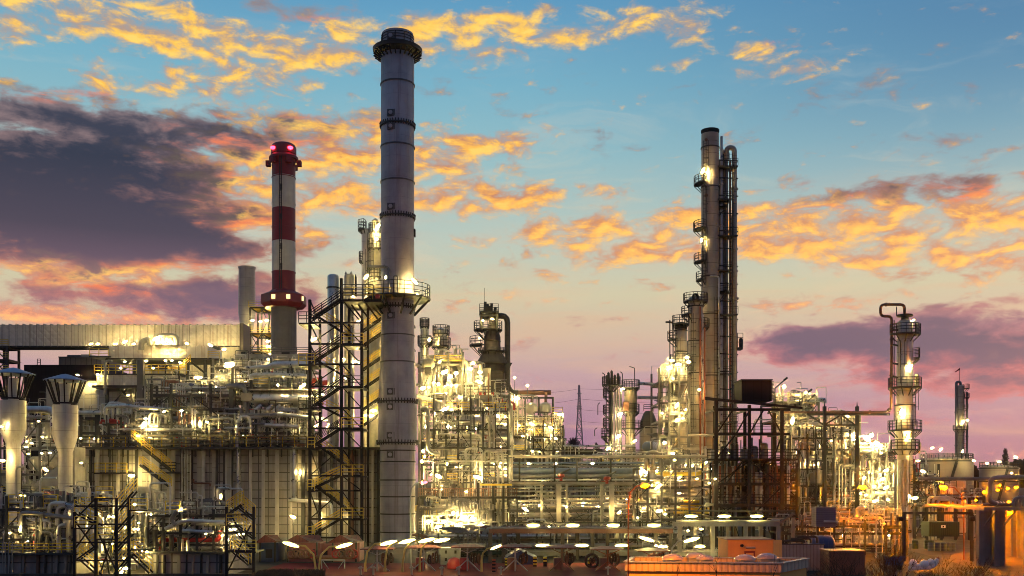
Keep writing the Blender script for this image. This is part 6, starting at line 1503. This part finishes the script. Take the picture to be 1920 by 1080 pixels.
for k, (px, top, rm, pm, lab) in enumerate(((795, 1021, 'red_roof', 'galvanised', 'grey posted hose station beside the curved lamp row'), (709, 1024, 'red_roof', 'galvanised', 'hose station just right of the pink sheds'), (877, 1020, 'red_roof', 'galvanised', 'red roofed hose station beside the red drum'),
                                   (966, 1020, 'red_roof', 'galvanised', 'red roofed hose station in front of the blue tent'), (1053, 1021, 'red_roof', 'brown_pipe', 'red roofed hose station between striped bollards'), (1138, 1024, 'orange_pipe', 'orange_pipe', 'orange posted hose station left of the orange lamp post'), (1224, 1027, 'orange_pipe', 'orange_pipe', 'orange posted hose station right of the orange lamp post'))):
    x, t = hose_station(px, top, lab, MT[rm], MT[pm])
    for q, dx in enumerate((.45, .72, 1.0)):
        xx, yy, rr = x + dx + .06 * math.sin(k * 5 + q), Y + .4 + .25 * q, .42 + .06 * ((k + q) % 3)
        zc = .95 + .08 * ((k * 2 + q) % 3)
        for w_ in range(3):
            pts = [(xx + (.10 + .03 * w_) * math.cos(2 * math.pi * i / 14), yy + .12 * w_, zc - .05 * w_ + (rr - .05 * w_) * math.sin(2 * math.pi * i / 14)) for i in range(15)]
            mb = MB(); mb.spine(pts, .065, 5, False); mb.build('hose_coil', MT[('rubber', 'brown_pipe', 'rubber')[(k + q + w_) % 3]], t, True)
        MB().bar((xx, yy, zc), (xx, yy + .5, zc), .1).build('coil_hook', DS, t)
    if k != 1: MB().lathe(x - .3, Y - .2, [(.01, .1), (.42, .12), (.42, 1.05), (.36, 1.15), (.01, 1.18)], 14).build('hose_drum', RP if k in (2, 0) else MT['brown_pipe'], t, True)
def bollard(px, top, bot, Yb, lab):
    x = PX(px, Yb); z1 = PZ(top, Yb); z0 = max(0, PZ(bot, Yb)); w = S(3.2, Yb)
    t = thing('bollard', lab, 'bollard', (x, Yb, 0), 'striped bollards')
    MB().box(x - w, x + w, Yb, Yb + .28, 0, z1).build('post', BS, t)
    n = max(2, round((top and (bot - top)) / 7)); h = (z1 - z0) / n
    for i in range(n): MB().box(x - w - .012, x + w + .012, Yb - .012, Yb + .29, z0 + h * i + h * .45, z0 + h * (i + 1) - .01).build('stripe', MT['stripe_yellow'] if px > 935 else MT['orange_pipe'], t)
for px, a, b, lab in ((926, 1048, 1074, 'orange striped bollard by the brown portal post'), (950, 1046, 1068, 'yellow striped bollard next to the red roofed station with blue tent'), (1003, 1044, 1068, 'slim yellow and black bollard left of the short one'), (1022, 1044, 1056, 'short yellow and black bollard behind the slim one'), (1042, 1044, 1066, 'yellow and black bollard just left of the fifth hose station'), (1106, 1046, 1060, 'yellow and black bollard behind the curved cable'), (1125, 1046, 1066, 'yellow and black bollard beside the orange posted station')):
    bollard(px, a, b, 86.5 if px < 935 else 92, lab)
t = thing('tent', 'blue tarpaulin tent behind the hose stations', 'tent', (PX(975, 96), 96, 0))
prism(MB(), P(945, 1048, 94), P(1008, 1048, 94), P(972, 1031, 94), 4).build('canopy', MT['blue_paint'], t)
MB().pbox(948, 1004, 1048, 1100, 94.2, 3.6).build('skirt', MT['blue_paint'], t)
t = thing('equipment_crate', 'large pale equipment crate with slots behind the first hose stations', 'crate', (PX(845, 94), 95, 0))
MB().pbox(826, 862, 1028, 1100, 94, 2).build('body', PP, t)
for px in (834, 852):
    for py in (1032, 1046): MB().pbox(px, px + 4, py, py + 6, 93.94, .06).build('slot', BS, t)
t = thing('canvas_pack', 'red canvas covered pump on the ground before the pale crate', 'pump', (PX(852, 90), 90, 0))
MB().lathe(PX(852, 90), 90, [(.7, 0), (.72, .4), (.5, .85), (.2, 1.0), (.01, 1.02)], 14).build('cover', RP, t, True)
for k, (px, py) in enumerate(((1110, 1066), (1225, 1070), (1145, 1072))):
    t = thing('cable_drum', ('large cable drum with striped rim lying behind the hose stations', 'rusty cable drum near the orange building', 'small rusty cable drum by the orange lamp post')[k], 'cable drum', (PX(px, 91), 91, 0), 'cable drums')
    wheel(PX(px, 91), 91, .62, .6, t, MT[('rubber', 'orange_pipe', 'brown_pipe')[k]], 'rim'); MB().spine([(PX(px, 91), 91.05, .62), (PX(px, 91), 91.6, .62)], .3, 12).build('hub', MT['brown_pipe'], t)
Y = 84.0
for k, px in enumerate((676, 700, 828, 860, 939, 1140, 772)):
    t = thing('standpipe', 'small cream standpipe at the paving edge, ' + ordinal(k, 7) if k else 'small cream standpipe nearest the pink sheds', 'standpipe', (PX(px, Y), Y, 0), 'cream standpipes')
    MB().spine([(PX(px, Y), Y, 0), (PX(px, Y), Y, .75)], .09, 8).build('pipe', CP, t)
    MB().spine([(PX(px, Y) - .22, Y, .6), (PX(px, Y) + .22, Y, .6)], .07, 8).build('outlet', CP, t)

# ---------------------------------------------------------------- loading racks with tube lamps
def rack(lab, px0, px1, top, beam, Yr, posts, m, mc, D=3.5):
    t = thing('loading_rack', lab, 'pipe rack', (PX((px0 + px1) / 2, Yr), Yr + D / 2, 0), 'low racks carrying tube lamps')
    MB().pbox(px0, px1, beam, beam + 8, Yr, .4).build('front_beam', m, t)
    MB().pbox(px0 + 30, px1 + 28, top, top + 2.6, Yr + D, .35).build('top_beam', DS, t)
    MB().pbox(px0 + 30, px1 + 28, top + 12, top + 13.5, Yr + D, .35).build('bottom_beam', DS, t)
    for px in posts:
        MB().pbox(px - 3.5, px + 3.5, beam + 8, 1120, Yr + .1, .35).build('post', mc, t)
        MB().pbox(px + 25, px + 31, top + 13.5, 1120, Yr + D, .3).build('post', mc, t)
        MB().bar(P(px, beam + 3, Yr + .2), P(px + 28, top + 6, Yr + D), .2).build('cross_beam', DS, t)
    for k in range(7):
        y = Yr + .6 + k * .42; addpipe(t, [P(px0 + 6, beam - 2 + (k % 2), y), P(px1, beam - 2 + (k % 2), y)], .09 + .03 * (k % 3), (CP, SV, GP)[k % 3], 'pipe', 6)
    return t
rack('brown beamed rack above the striped bollards', 917, 1262, 979, 992, 96, (919, 944, 1055, 1111, 1230), MT['brown_pipe'], MT['heater_dark'])
rack('pale green posted rack in front of the black frame', 1262, 1462, 957, 979, 99, (1275, 1337, 1399, 1460), PP, PP)
rack('low cream pipe rack behind the hose stations', 960, 1400, 1026, 1034, 102, (985, 1053, 1126, 1202, 1290), PP, CP)
def tube(px, py, Y, lab, L=25, h=6.5):
    t = thing('tube_lamp', lab, 'lamp', P(px, py, Y), 'tube lamps under the racks')
    c = P(px, py, Y); MB().ell(c, S(L, Y) / 2, .2, S(h, Y) / 2, 10, 6).build('tube', MT['lamp_tube'], t, True)
    MB().bar(c + Vector((-S(L, Y) * .5, .1, S(h, Y) * .56)), c + Vector((S(L, Y) * .5, .1, S(h, Y) * .56)), .3, .05).build('reflector', MT['galvanised'], t)
    MB().bar(c + Vector((0, .1, S(h, Y) * .58)), c + Vector((0, .1, S(h, Y) * .58 + .3)), .06).build('hanger', DS, t)
for i, px in enumerate((1000, 1074, 1150, 1226)): tube(px, 985, 97, 'tube lamp under the brown beamed rack, ' + ordinal(i, 4))
for i, px in enumerate((1296, 1358, 1419)): tube(px, 968, 99, 'tube lamp under the pale green posted rack, ' + ordinal(i, 3))
for i, px in enumerate((1017, 1091, 1166, 1243, 1313)): tube(px, 1023 + (2 if px > 1200 else 0), 94, 'tube lamp over the hose stations, ' + ordinal(i, 5), 26 if px < 1200 else 20)
lamps('among the tube lamps of the racks', [(1029, 988, 99, 8), (1047, 989, 99, 5), (1251, 989, 99, 8), (1315, 992, 100, 9), (1361, 1025, 96, 9), (1290, 995, 100, 6), (1230, 1023, 95, 6)], h=5)
for px, py, bx, tl, lab in ((545, 1021, 592, -16, 'tube street lamp leaning left over the pink sheds'), (645, 1023, 597, 15, 'tube street lamp leaning right over the pink sheds'), (728, 1018, 685, 13, 'curved lamplit yellow post tube lamp, nearest the pink sheds'), (763, 1015, 722, 13, 'curved lamplit yellow post tube lamp, second of the chimney foot row'), (800, 1013, 755, 12, 'curved lamplit yellow post tube lamp, third of the chimney foot row'), (828, 1013, 787, 10, 'curved lamplit yellow post tube lamp, last of the chimney foot row'),
                            (930, 1026, 903, 22, 'short tube street lamp beside the brown rack post')):
    curved_lamp(px, py, bx, 87, lab, 32 if px != 930 else 22, 7.2 if px != 930 else 5, tl, 'lamp_tube', 'curved tube street lamps', 'lamplit_post', 1.5)
curved_lamp(1213, 1011, 1250, 90, 'tube street lamp leaning left behind the orange lamp post', 29, 7, -16, 'lamp_tube', 'curved tube street lamps')
curved_lamp(1297, 1012, 1257, 78, 'tube street lamp with dark post beside the orange building', 31, 7.5, 15, 'lamp_tube', 'curved tube street lamps')
# sodium lamps
curved_lamp(1210, 911, 1178, 46, 'tall orange post lamp glowing orange left of the black frame', 15, 8, 10, 'lamp_sodium_strong', 'tall sodium street lamps', 'orange_pipe', .55)
curved_lamp(795, 905, 770, 92, 'tall slim lamp with reddish head in front of the grey chimney', 14, 5, 10, 'lamp_red', 'tall sodium street lamps')
curved_lamp(1769, 914, 1807, 100, 'tall sodium street lamp over the orange lit road', 15, 7, -8, 'lamp_sodium_strong', 'tall sodium street lamps', 'orange_pipe')
curved_lamp(1617, 914, 1643, 102, 'tall sodium street lamp before the glaring pipe structure', 15, 7, -8, 'lamp_sodium', 'tall sodium street lamps', 'galvanised')
curved_lamp(1845, 923, 1826, 140, 'distant sodium lamp left of the pipe bridge', 8, 5, 0, 'lamp_sodium', 'tall sodium street lamps')
lamps('on the distant units seen past the pipe bridge', [(1871, 919, 175, 6), (1890, 916, 185, 7), (1906, 914, 195, 7), (1830, 938, 150, 5), (1875, 910, 190, 4), (1892, 941, 170, 6)], adj='orange', glass='lamp_sodium')
lamps('on a post behind the lone silver column', [(1731, 884, 118, 12, -20, 60)])

# ---------------------------------------------------------------- near orange building
zr = 3.86
A, B_, C_, D_ = (PX(1176, 50), 50.0), (PX(1462, 49.2), 49.2), (PX(1512, 52), 52.0), (PX(1190, 52.9), 52.9)
t = thing('flat_roof_building', 'low building lit orange with ribbed parapet and domed skylights', 'building', ((A[0] + B_[0]) / 2, 53, 0))
def quadwall(q, z0, z1, th=.0):
    n = len(q); mb = MB()
    mb.add([(x, y, z0) for x, y in q] + [(x, y, z1) for x, y in q], [(i, (i + 1) % n, n + (i + 1) % n, n + i) for i in range(n)] + [tuple(range(n, 2 * n))])
    return mb
def grow(q, d):
    mx = sum(p[0] for p in q) / len(q); my = sum(p[1] for p in q) / len(q)
    return [(x + d * (1 if x > mx else -1), y + d * (1 if y > my else -1)) for x, y in q]
q = [A, B_, C_, D_]
quadwall(q, 0, zr - .2).build('wall', MT['sodium_tint_stucco'], t)
mb = MB()
for i in range(4):
    a, b = Vector((*grow(q, .06)[i], zr - .2)), Vector((*grow(q, .06)[(i + 1) % 4], zr - .2))
    mb.bar(a, b, .14, .44)
mb.build('parapet', MT['corrugated'], t)
mb = MB()
for i in range(4):
    a, b = Vector((*grow(q, .08)[i], zr + .04)), Vector((*grow(q, .08)[(i + 1) % 4], zr + .04)); mb.bar(a, b, .24, .05)
mb.build('coping', MT['galvanised'], t)
for px, yy, r_ in ((1261, 50.7, .56), (1304, 52.1, .52), (1322, 50.8, .46), (1397, 50.5, .54), (1438, 51.4, .54)):
    x = PX(px, yy); z0 = zr - .197
    s_ = MB().lathe(x, yy, [(r_ * 1.05, z0), (r_ * 1.05, z0 + .3), (r_, z0 + .3)], 4, R(45), R(405)).build('skylight_kerb', MT['galvanised'], t)
    MB().lathe(x, yy, dome(r_, z0 + .3, r_ * .5), 20).build('skylight_dome', MT['skylight'], s_, True)
MB().bar((PX(1490, 50.7), 50.7, 2.9), (PX(1490, 50.7) + .4, 50.4, 2.85), .1).build('wall_lamp', GS, t)
Y = 62.0
t = thing('plant_room', 'orange lit box room with small door rising behind the flat roof', 'building', (PX(1415, Y), Y + 2, 0))
MB().pbox(1365, 1450, 1013, 1200, Y, 3).build('wall', MT['sodium_tint_stucco'], t)
MB().add([P(1450.1, 1013, Y), P(1466, 1012.5, Y + 2.4), (P(1466, 1012, Y + 2.4).x, Y + 2.4, 0), (P(1450.1, 1012, Y).x, Y, 0)], [(0, 3, 2, 1)]).build('side_wall', MT['sodium_tint_stucco'], t)
MB().pbox(1363, 1452, 1011.4, 1012.9, Y - .06, 3.1).build('roof_edge', MT['orange_pipe'], t)
d = MB().pbox(1396, 1416, 1033, 1080, Y - .06, .06).build('door', MT['orange_pipe'], t); MB().pbox(1399, 1413, 1037, 1050, Y - .09, .03).build('door_panel', MT['sodium_tint_stucco'], d)
MB().spine([P(1390, 1023, Y - .12), P(1392, 1023, Y - .4)], .09, 8).build('camera_housing', BS, t); MB().spine([P(1398, 1027, Y - .1), P(1416, 1027, Y - .1)], .07, 8).build('bulkhead_light', CP, t)

# ---------------------------------------------------------------- right foreground pipe bridge, portal, tank, containers
Y = 92.0
t = thing('pipe_bridge', 'pipe bridge on rows of concrete columns with a large looped pipe, over the road', 'pipe bridge', (PX(1890, Y), Y + 20, 0))
zd = PZ(957, Y)
for px, yy, w in ((1842, Y, .3), (1852, Y + .6, .22), (1861, Y + 1.4, .22), (1870, Y + .2, .26), (1880, Y + 1.0, .24), (1889, Y + 11, .36), (1906, Y + 12, .4), (1921, Y + 10, .4), (1856, Y + 8, .25)):
    x = PX(px, yy); MB().box(x - w, x + w, yy, yy + w * 2, 0, zd - .01).build('column', MT['dark_concrete'] if yy < Y + 5 else MT['concrete'], t)
MB().box(PX(1841, Y), PX(1960, Y), Y - .4, Y + .2, zd, PZ(951, Y)).build('edge_beam', MT['concrete'], t)
MB().box(PX(1841, Y), PX(1960, Y), Y + 12.6, Y + 13.2, zd, PZ(951, Y)).build('edge_beam', MT['concrete'], t)
for k in range(4):
    x = PX(1843, Y) + k * 2.6; MB().box(x, x + .4, Y + .21, Y + 12.59, zd + .02, PZ(952, Y)).build('cross_beam', MT['concrete'], t)
lamps('added under the pipe bridge to light its columns', [(1894, 962, Y + 5, 8), (1868, 961, Y + 8, 6)], adj='orange', glass='lamp_sodium_strong')  # added lamps behind the deck beam, there to turn the columns orange
addpipe(t, [P(1930, 895, Y), P(1856, 896, Y), P(1855, 940, Y), P(1866, 944, Y), P(1880, 944, Y + 14)], S(4.6, Y), MT['grey_pipe'], 'loop_pipe', 14)
for k in range(5):
    px = 1900 + k * 6; addpipe(t, [P(px, 950, Y), P(px, 936 - 2 * (k % 2), Y), P(px + 12, 932, Y), P(px + 14, 932, Y + 20)], S(2.8, Y), MT['grey_pipe'], 'pipe', 12)
for k in range(6): addpipe(t, [P(1842, 946, Y + 1 + k * 2), P(1990, 946, Y + 1 + k * 2)], .16, (GP, SV, DS)[k % 3], 'pipe', 8)
for px in (1868, 1905): MB().bar(P(px, 957, Y), P(px - 22, 985, Y), .14).build('brace', GS, t)
addpipe(t, [P(1720, 897, Y + 40), P(1856, 898, Y + 40)], .25, GP, 'pipe')
Y = 98.0
t = thing('portal_frame', 'dark portal frame standing over the plant road', 'gate', (PX(1758, Y), Y, 0))
for px in (1695, 1822): MB().ibeam((PX(px, Y), Y, 0), P(px, 961, Y), .26).build('post', DS, t)
MB().ibeam(P(1693, 962, Y), P(1824, 962, Y), .26).build('beam', DS, t)
for px in (1688, 1822):
    MB().spine([P(px - 4, 973, Y - .3), P(px + 4, 973, Y - .3)], .24, 12).build('alarm_horn', BS, t)
x = PX(1764, 148)
t = thing('storage_tank', 'ribbed upright tank lit orange behind the sodium street lamp', 'storage tank', (x, 148, 0), None)
MB().lathe(x, 148, [(S(21, 148), 0), (S(21, 148), PZ(915, 148)), (S(20, 148), PZ(914, 148))] + dome(S(20, 148), PZ(914, 148), .8)[1:], 32).build('shell', MT['corrugated'], t, True)
rail_mb(MB(), [(x - 1.6, 146.4, PZ(914, 148)), (x + 1.6, 146.4, PZ(914, 148))], 1, 1, .07).build('railing', DS, t)
x = PX(1796, 152)
t = thing('storage_tank', 'dark shadowed tank just right of the orange ribbed tank', 'storage tank', (x, 152, 0), None)
MB().lathe(x, 152, [(S(14, 152), 0), (S(14, 152), PZ(905, 152))] + dome(S(14, 152), PZ(905, 152), .8)[1:], 24).build('shell', MT['tank_shell'], t, True)
t = unit('pipe_rack', 'long low pipe rack crossing before the tanks', 'pipe rack', 1738, 1845, 930, 132, 4, 5, [935, 950], 71, 16, 8, 0, DS, DS, pm=[(GP, 3), (MT['brown_pipe'], 2), (SV, 2)], rmax=.2, brace=.1, deck=.2)
Y = 124.0
t = thing('container', 'dark green container with a small white placard', 'container', (PX(1770, Y), Y + 1, 0))
MB().pbox(1742, 1799, 979, 1006, Y, 2.4).build('body', MT['green_paint'], t)
mb = MB()
for i in range(14): mb.pbox(1743 + i * 4, 1744.6 + i * 4, 981, 1004, Y - .05, .05)
mb.build('rib', MT['green_paint'], t)
MB().pbox(1765, 1773, 985, 990, Y - .09, .04).build('placard', MT['white_paint'], t); MB().pbox(1767.5, 1770, 986, 989, Y - .12, .03).build('placard_symbol', BS, t)
k = 0
for row, (y_, xs_, m) in enumerate(((116, (1716, 1739, 1746), 'green_paint'), (112, (1746, 1757, 1770, 1778, 1786), 'blue_paint'))):
    for i, px in enumerate(xs_):
        x = PX(px, y_)
        t = thing('oil_drum', f"{'green' if m[0] == 'g' else 'blue'} oil drum by the plant road, {ordinal(i, len(xs_))}", 'drum', (x, y_, 0), 'oil drums by the plant road')
        z = .0
        MB().lathe(x, y_, [(.01, 0), (.36, 0), (.36, .3), (.385, .32), (.36, .34), (.36, .6), (.385, .62), (.36, .64), (.36, .92), (.34, .95), (.34, .92), (.01, .92)], 16).build('barrel', MT[m], t, True)
        MB().spine([(x + .2, y_, .92), (x + .2, y_, .96)], .05, 8).build('bung', GS, t)
t = thing('valve_skid', 'white valve assembly glowing orange on the ground by the road', 'valve skid', (PX(1728, 86), 86, 0))
for px, z, r_ in ((1712, .8, .35), (1720, .5, .3), (1733, .7, .4), (1745, .9, .3)):
    MB().ell((PX(px, 86), 86, z), r_, r_, r_ * 1.1, 10, 6).build('valve_body', MT['white_paint'], t, True)
addpipe(t, [(PX(1704, 86), 86, .35), (PX(1750, 86), 86, .45), (PX(1758, 86), 86, 1.2)], .2, MT['white_paint']); addpipe(t, [(PX(1740, 86), 86.2, .4), (PX(1762, 86), 86.2, 1.3)], .1, MT['orange_pipe'])
t = thing('skip', 'open dark blue skip behind the bare bushes', 'skip', (PX(1675, 88), 89, 0))
mb = MB(); Y = 88
mb.add([P(1656, 1043, Y), P(1698, 1043, Y), P(1692, 1060, Y), P(1660, 1060, Y), P(1656, 1043, Y + 2), P(1698, 1043, Y + 2), P(1692, 1060, Y + 2), P(1660, 1060, Y + 2)], [(0, 3, 2, 1), (4, 5, 6, 7), (0, 4, 7, 3), (1, 2, 6, 5), (3, 7, 6, 2)]); mb.build('body', MT['blue_paint'], t)
for px in (1662, 1690): MB().pbox(px - 2, px + 2, 1060, 1100, Y + .4, 1).build('foot', DS, t)
t = thing('rusty_container', 'red brown box container behind the bushes', 'container', (PX(1588, 84), 85, 0))
MB().pbox(1555, 1622, 1034, 1120, 84, 2.5).build('body', MT['brown_pipe'], t); MB().pbox(1554, 1623, 1032.6, 1033.9, 83.9, 2.7).build('lid', MT['orange_pipe'], t)
t = thing('cabinet_screen', 'large plain mauve cabinet in front of the concrete platform', 'cabinet', (PX(1548, 97), 97, 0))
MB().pbox(1530, 1567, 951, 988, 97, 1.5).build('panel', MT['plum_box'], t)
for px in (1533, 1564): MB().bar((PX(px, 97.5), 97.5, 0), P(px, 988, 97.5), .2).build('leg', DS, t)
MB().spine([P(1545, 977.5, 96.9), P(1572, 978.5, 96.9)], .1, 8).build('tube', SV, t)
x = PX(1545, 92)
t = thing('process_drum', 'blue horizontal tank beside the orange box room', 'vessel', (x, 92, 0))
drum(MB(), (PX(1524, 92), 92, PZ(1022, 92)), (PX(1556, 92), 92, PZ(1022, 92)), S(18, 92), 20).build('drum', MT['blue_paint'], t, True)
for px in (1530, 1550): MB().pbox(px - 3, px + 3, 1030, 1120, 91.4, 1.2).build('saddle', GS, t)
t = thing('fence', 'ribbed grey screen fence between orange box room and blue tank', 'fence', (PX(1500, 88), 88, 0))
MB().pbox(1466, 1545, 1022, 1120, 88, .1).build('panel', MT['corrugated'], t); MB().pbox(1464, 1547, 1020, 1021.9, 87.95, .2).build('rail', GS, t)
for k, px in enumerate((1500, 1512, 1524)): addpipe(t, [P(px + 8, 1018, 87.7), P(px + 8, 1014 - 4 * k, 87.7), P(px - 30, 1014 - 4 * k, 87.7)], .1, DS, 'pipe')
unit('pipe_rack', 'tangled low pipe rack in the tube lamp glow behind the hose stations', 'pipe rack', 785, 1265, 1000, 103, 5, 14, [1012, 1030], 73, 44, 56, 5, DS, DS, pm=[(PP, 3), (GP, 3), (SV, 3), (CP, 2), (MT['green_paint'], .4), (MT['brown_pipe'], 1)], rmax=.2, brace=.2, deck=.25, w=.2)
unit('pipe_rack', 'low lit pipe rack with cables right of the pale green rack', 'pipe rack', 1465, 1700, 975, 106, 4, 7, [988, 1001], 72, 30, 20, 1, DS, DS, pm=[(DS, 2), (SV, 3), (GP, 3), (CP, 1)], rmax=.18, brace=.1, deck=.2, w=.2)

# ---------------------------------------------------------------- vegetation
def bare_bush(px, Y, h, seed, lab, n=5, lean=0):
    r = random.Random(seed)
    x = PX(px, Y)
    t = thing('bare_bush', lab, 'bush', (x, Y, 0), 'bare winter bushes')
    mb = MB(); tw = MB()
    def grow_(p, d, L, rad, dep):
        q = p + d * L
        m_ = p.lerp(q, .5) + Vector((r.uniform(-1, 1), r.uniform(-1, 1), r.uniform(-.3, .3))) * L * .08
        (mb if dep > 1 else tw).spine([p, m_, q], [rad, rad * .85, rad * .65], 5 if dep > 1 else 4)
        if dep == 0: return
        for k in range(r.choice((2, 3, 3))):
            a = r.uniform(-.75, .75); b = r.uniform(-.5, .5)
            nd_ = (d + Vector((a, b, r.uniform(-.1, .35)))).normalized()
            grow_(p.lerp(q, r.uniform(.45, 1)), nd_, L * r.uniform(.55, .8), rad * .6, dep - 1)
    for k in range(n):
        d = Vector((r.uniform(-.45, .45) + lean, r.uniform(-.3, .3), 1)).normalized()
        grow_(Vector((x + r.uniform(-.5, .5), Y + r.uniform(-.4, .4), 0)), d, h * r.uniform(.34, .46), .045, 4)
    mb.build('trunk', MT['bark'], t); tw.build('crown', MT['bark'], t)
for k, (px, Y, h, lab) in enumerate(((1500, 60, 3.3, 'bare bush beside the orange building corner'), (1560, 58, 3.8, 'bare bush in front of the red brown container'), (1625, 57, 4.2, 'bare bush under the left sodium street lamp'), (1690, 59, 5.0, 'tallest bare bush below the lone silver column'),
                                 (1755, 58, 3.6, 'bare bush before the orange lit road'), (1820, 60, 3.4, 'bare bush at the foot of the dark portal post'), (1885, 57, 3.4, 'bare bush in front of the pipe bridge columns'), (1660, 54, 3.0, 'low bare bush nearest the viewer by the blue skip'), (1790, 54, 2.8, 'low bare bush nearest the viewer on the road verge'))):
    bare_bush(px, Y, h, 80 + k, lab, 6)
for k, (px, py, Y) in enumerate(((1345, 1035, 40), (1452, 1040, 40), (1270, 1060, 40))):
    r = random.Random(90 + k); t = thing('sapling', ('thin bare sapling in front of the orange box room', 'thin bare sapling before the right corner of the orange building', 'thin bare sapling before the left end of the skylights')[k], 'sapling', (PX(px, Y), Y, 0), 'thin bare saplings')
    b0 = Vector((PX(px - 12, Y), Y, 0)); tp = P(px, py, Y); mb = MB(); mb.spine([b0, b0.lerp(tp, .5) + Vector((.05, 0, 0)), tp], [.03, .022, .008], 6)
    tw = mb
    for i in range(9):
        f = r.uniform(.5, .95); p = b0.lerp(tp, f); d = Vector((r.uniform(-1, 1), r.uniform(-.4, .4), r.uniform(.6, 1.4))).normalized() * r.uniform(.2, .7)
        tw.spine([p, p + d * .5 + Vector((0, 0, -.02)), p + d], [.012, .009, .004], 4)
    tw.build('stem', MT['bark'], t)
def crowned(name, lab, px, base, top, wpx, Y, dens, seed, cat='tree', m='bark', group=None):
    r = random.Random(seed); x = PX(px, Y); zb = PZ(base, Y) if base else 0; zt = PZ(top, Y); hw = S(wpx, Y)
    t = thing(name, lab, cat, (x, Y, 0), group)
    MB().spine([(x, Y, 0), (x, Y, zb + (zt - zb) * .5), (x, Y, zt)], [hw * .12, hw * .08, .05], 6).build('trunk', MT['bark'], t)
    mb = MB()
    for i in range(dens):
        f = r.random(); w = hw * math.sin(math.pi * min(1, .15 + f * .85)) ** .6
        a = r.uniform(0, 6.28); q = Vector((x + w * r.random() ** .5 * math.cos(a), Y + w * r.random() ** .5 * math.sin(a), zb + (zt - zb) * f)); p = Vector((x, Y, q.z - (zt - zb) * .18))
        mb.bar(p, q, .12 * Y / 300)
        for j in range(3): mb.bar(q, q + Vector((r.uniform(-1, 1), r.uniform(-1, 1), r.uniform(.2, 1.4))) * hw * .35, .08 * Y / 300)
    mb.build('crown', MT[m], t)
crowned('poplar_tree', 'bare poplar beyond the smaller distant storage tank', 1885, 880, 842, 6, 420, 170, 5)
crowned('tree', 'bare tree beyond the pylon foot', 1118, 858, 832, 7, 420, 140, 6)
for k, (px, w, tp) in enumerate(((1075, 16, 826), (1062, 12, 838))): crowned('tree', ('dark tree to the left of the pylon foot', 'lower dark tree next to the golden platform')[k], px, 870, tp, w, 380, 260, 7 + k)
r = random.Random(4); mb = MB()
for i in range(2600):
    Yt = 520; px = r.uniform(1000, 1960); hh = r.uniform(2, 7) * (1 + .5 * math.sin(px * .05))
    p = P(px, 900, Yt); p.z = 0
    mb.bar(p + Vector((0, 0, 4)), p + Vector((r.uniform(-2.5, 2.5), 0, 9 + hh)), .9)
o = mb.build('treeline', MT['grass_dry']); tag(o, 'far bare treeline along the horizon', 'treeline', None, 'stuff')
r = random.Random(3); mb = MB()
for i in range(5200):
    x = r.uniform(PX(484, 80), PX(600, 80)); y = r.uniform(77.5, 82); h = r.uniform(.2, .75)
    mb.bar((x, y, 0), (x + r.uniform(-.15, .15), y + r.uniform(-.1, .1), h), .035)
for i in range(6000):
    x = r.uniform(PX(1470, 56), PX(1990, 56)); y = r.uniform(50, 70); h = r.uniform(.2, .9)
    mb.bar((x, y, 0), (x + r.uniform(-.2, .2), y + r.uniform(-.1, .1), h), .03)
o = mb.build('dry_grass', MT['grass_dry']); tag(o, 'dry brown grass and scrub along the verge', 'grass', None, 'stuff')

# ---------------------------------------------------------------- thin haze volume added for glow around the lamps
hz = MB().box(-1550, 1550, -10, 2560, -1.0, 75).build('haze', MT['asphalt'])
hm = bpy.data.materials.new('lamp_glow_haze'); hm.use_nodes = True
ht = hm.node_tree; ht.nodes.clear()
ho = ht.nodes.new('ShaderNodeOutputMaterial'); hv = ht.nodes.new('ShaderNodeVolumePrincipled')
hv.inputs['Color'].default_value = (0.86, 0.80, 0.84, 1); hv.inputs['Density'].default_value = 0.00008; hv.inputs['Anisotropy'].default_value = 0.985
ht.links.new(hv.outputs[0], ho.inputs['Volume'])
hz.data.materials.clear(); hz.data.materials.append(hm)
tag(hz, 'thin haze added over the plant for glow around the lamps', None, None, 'stuff')
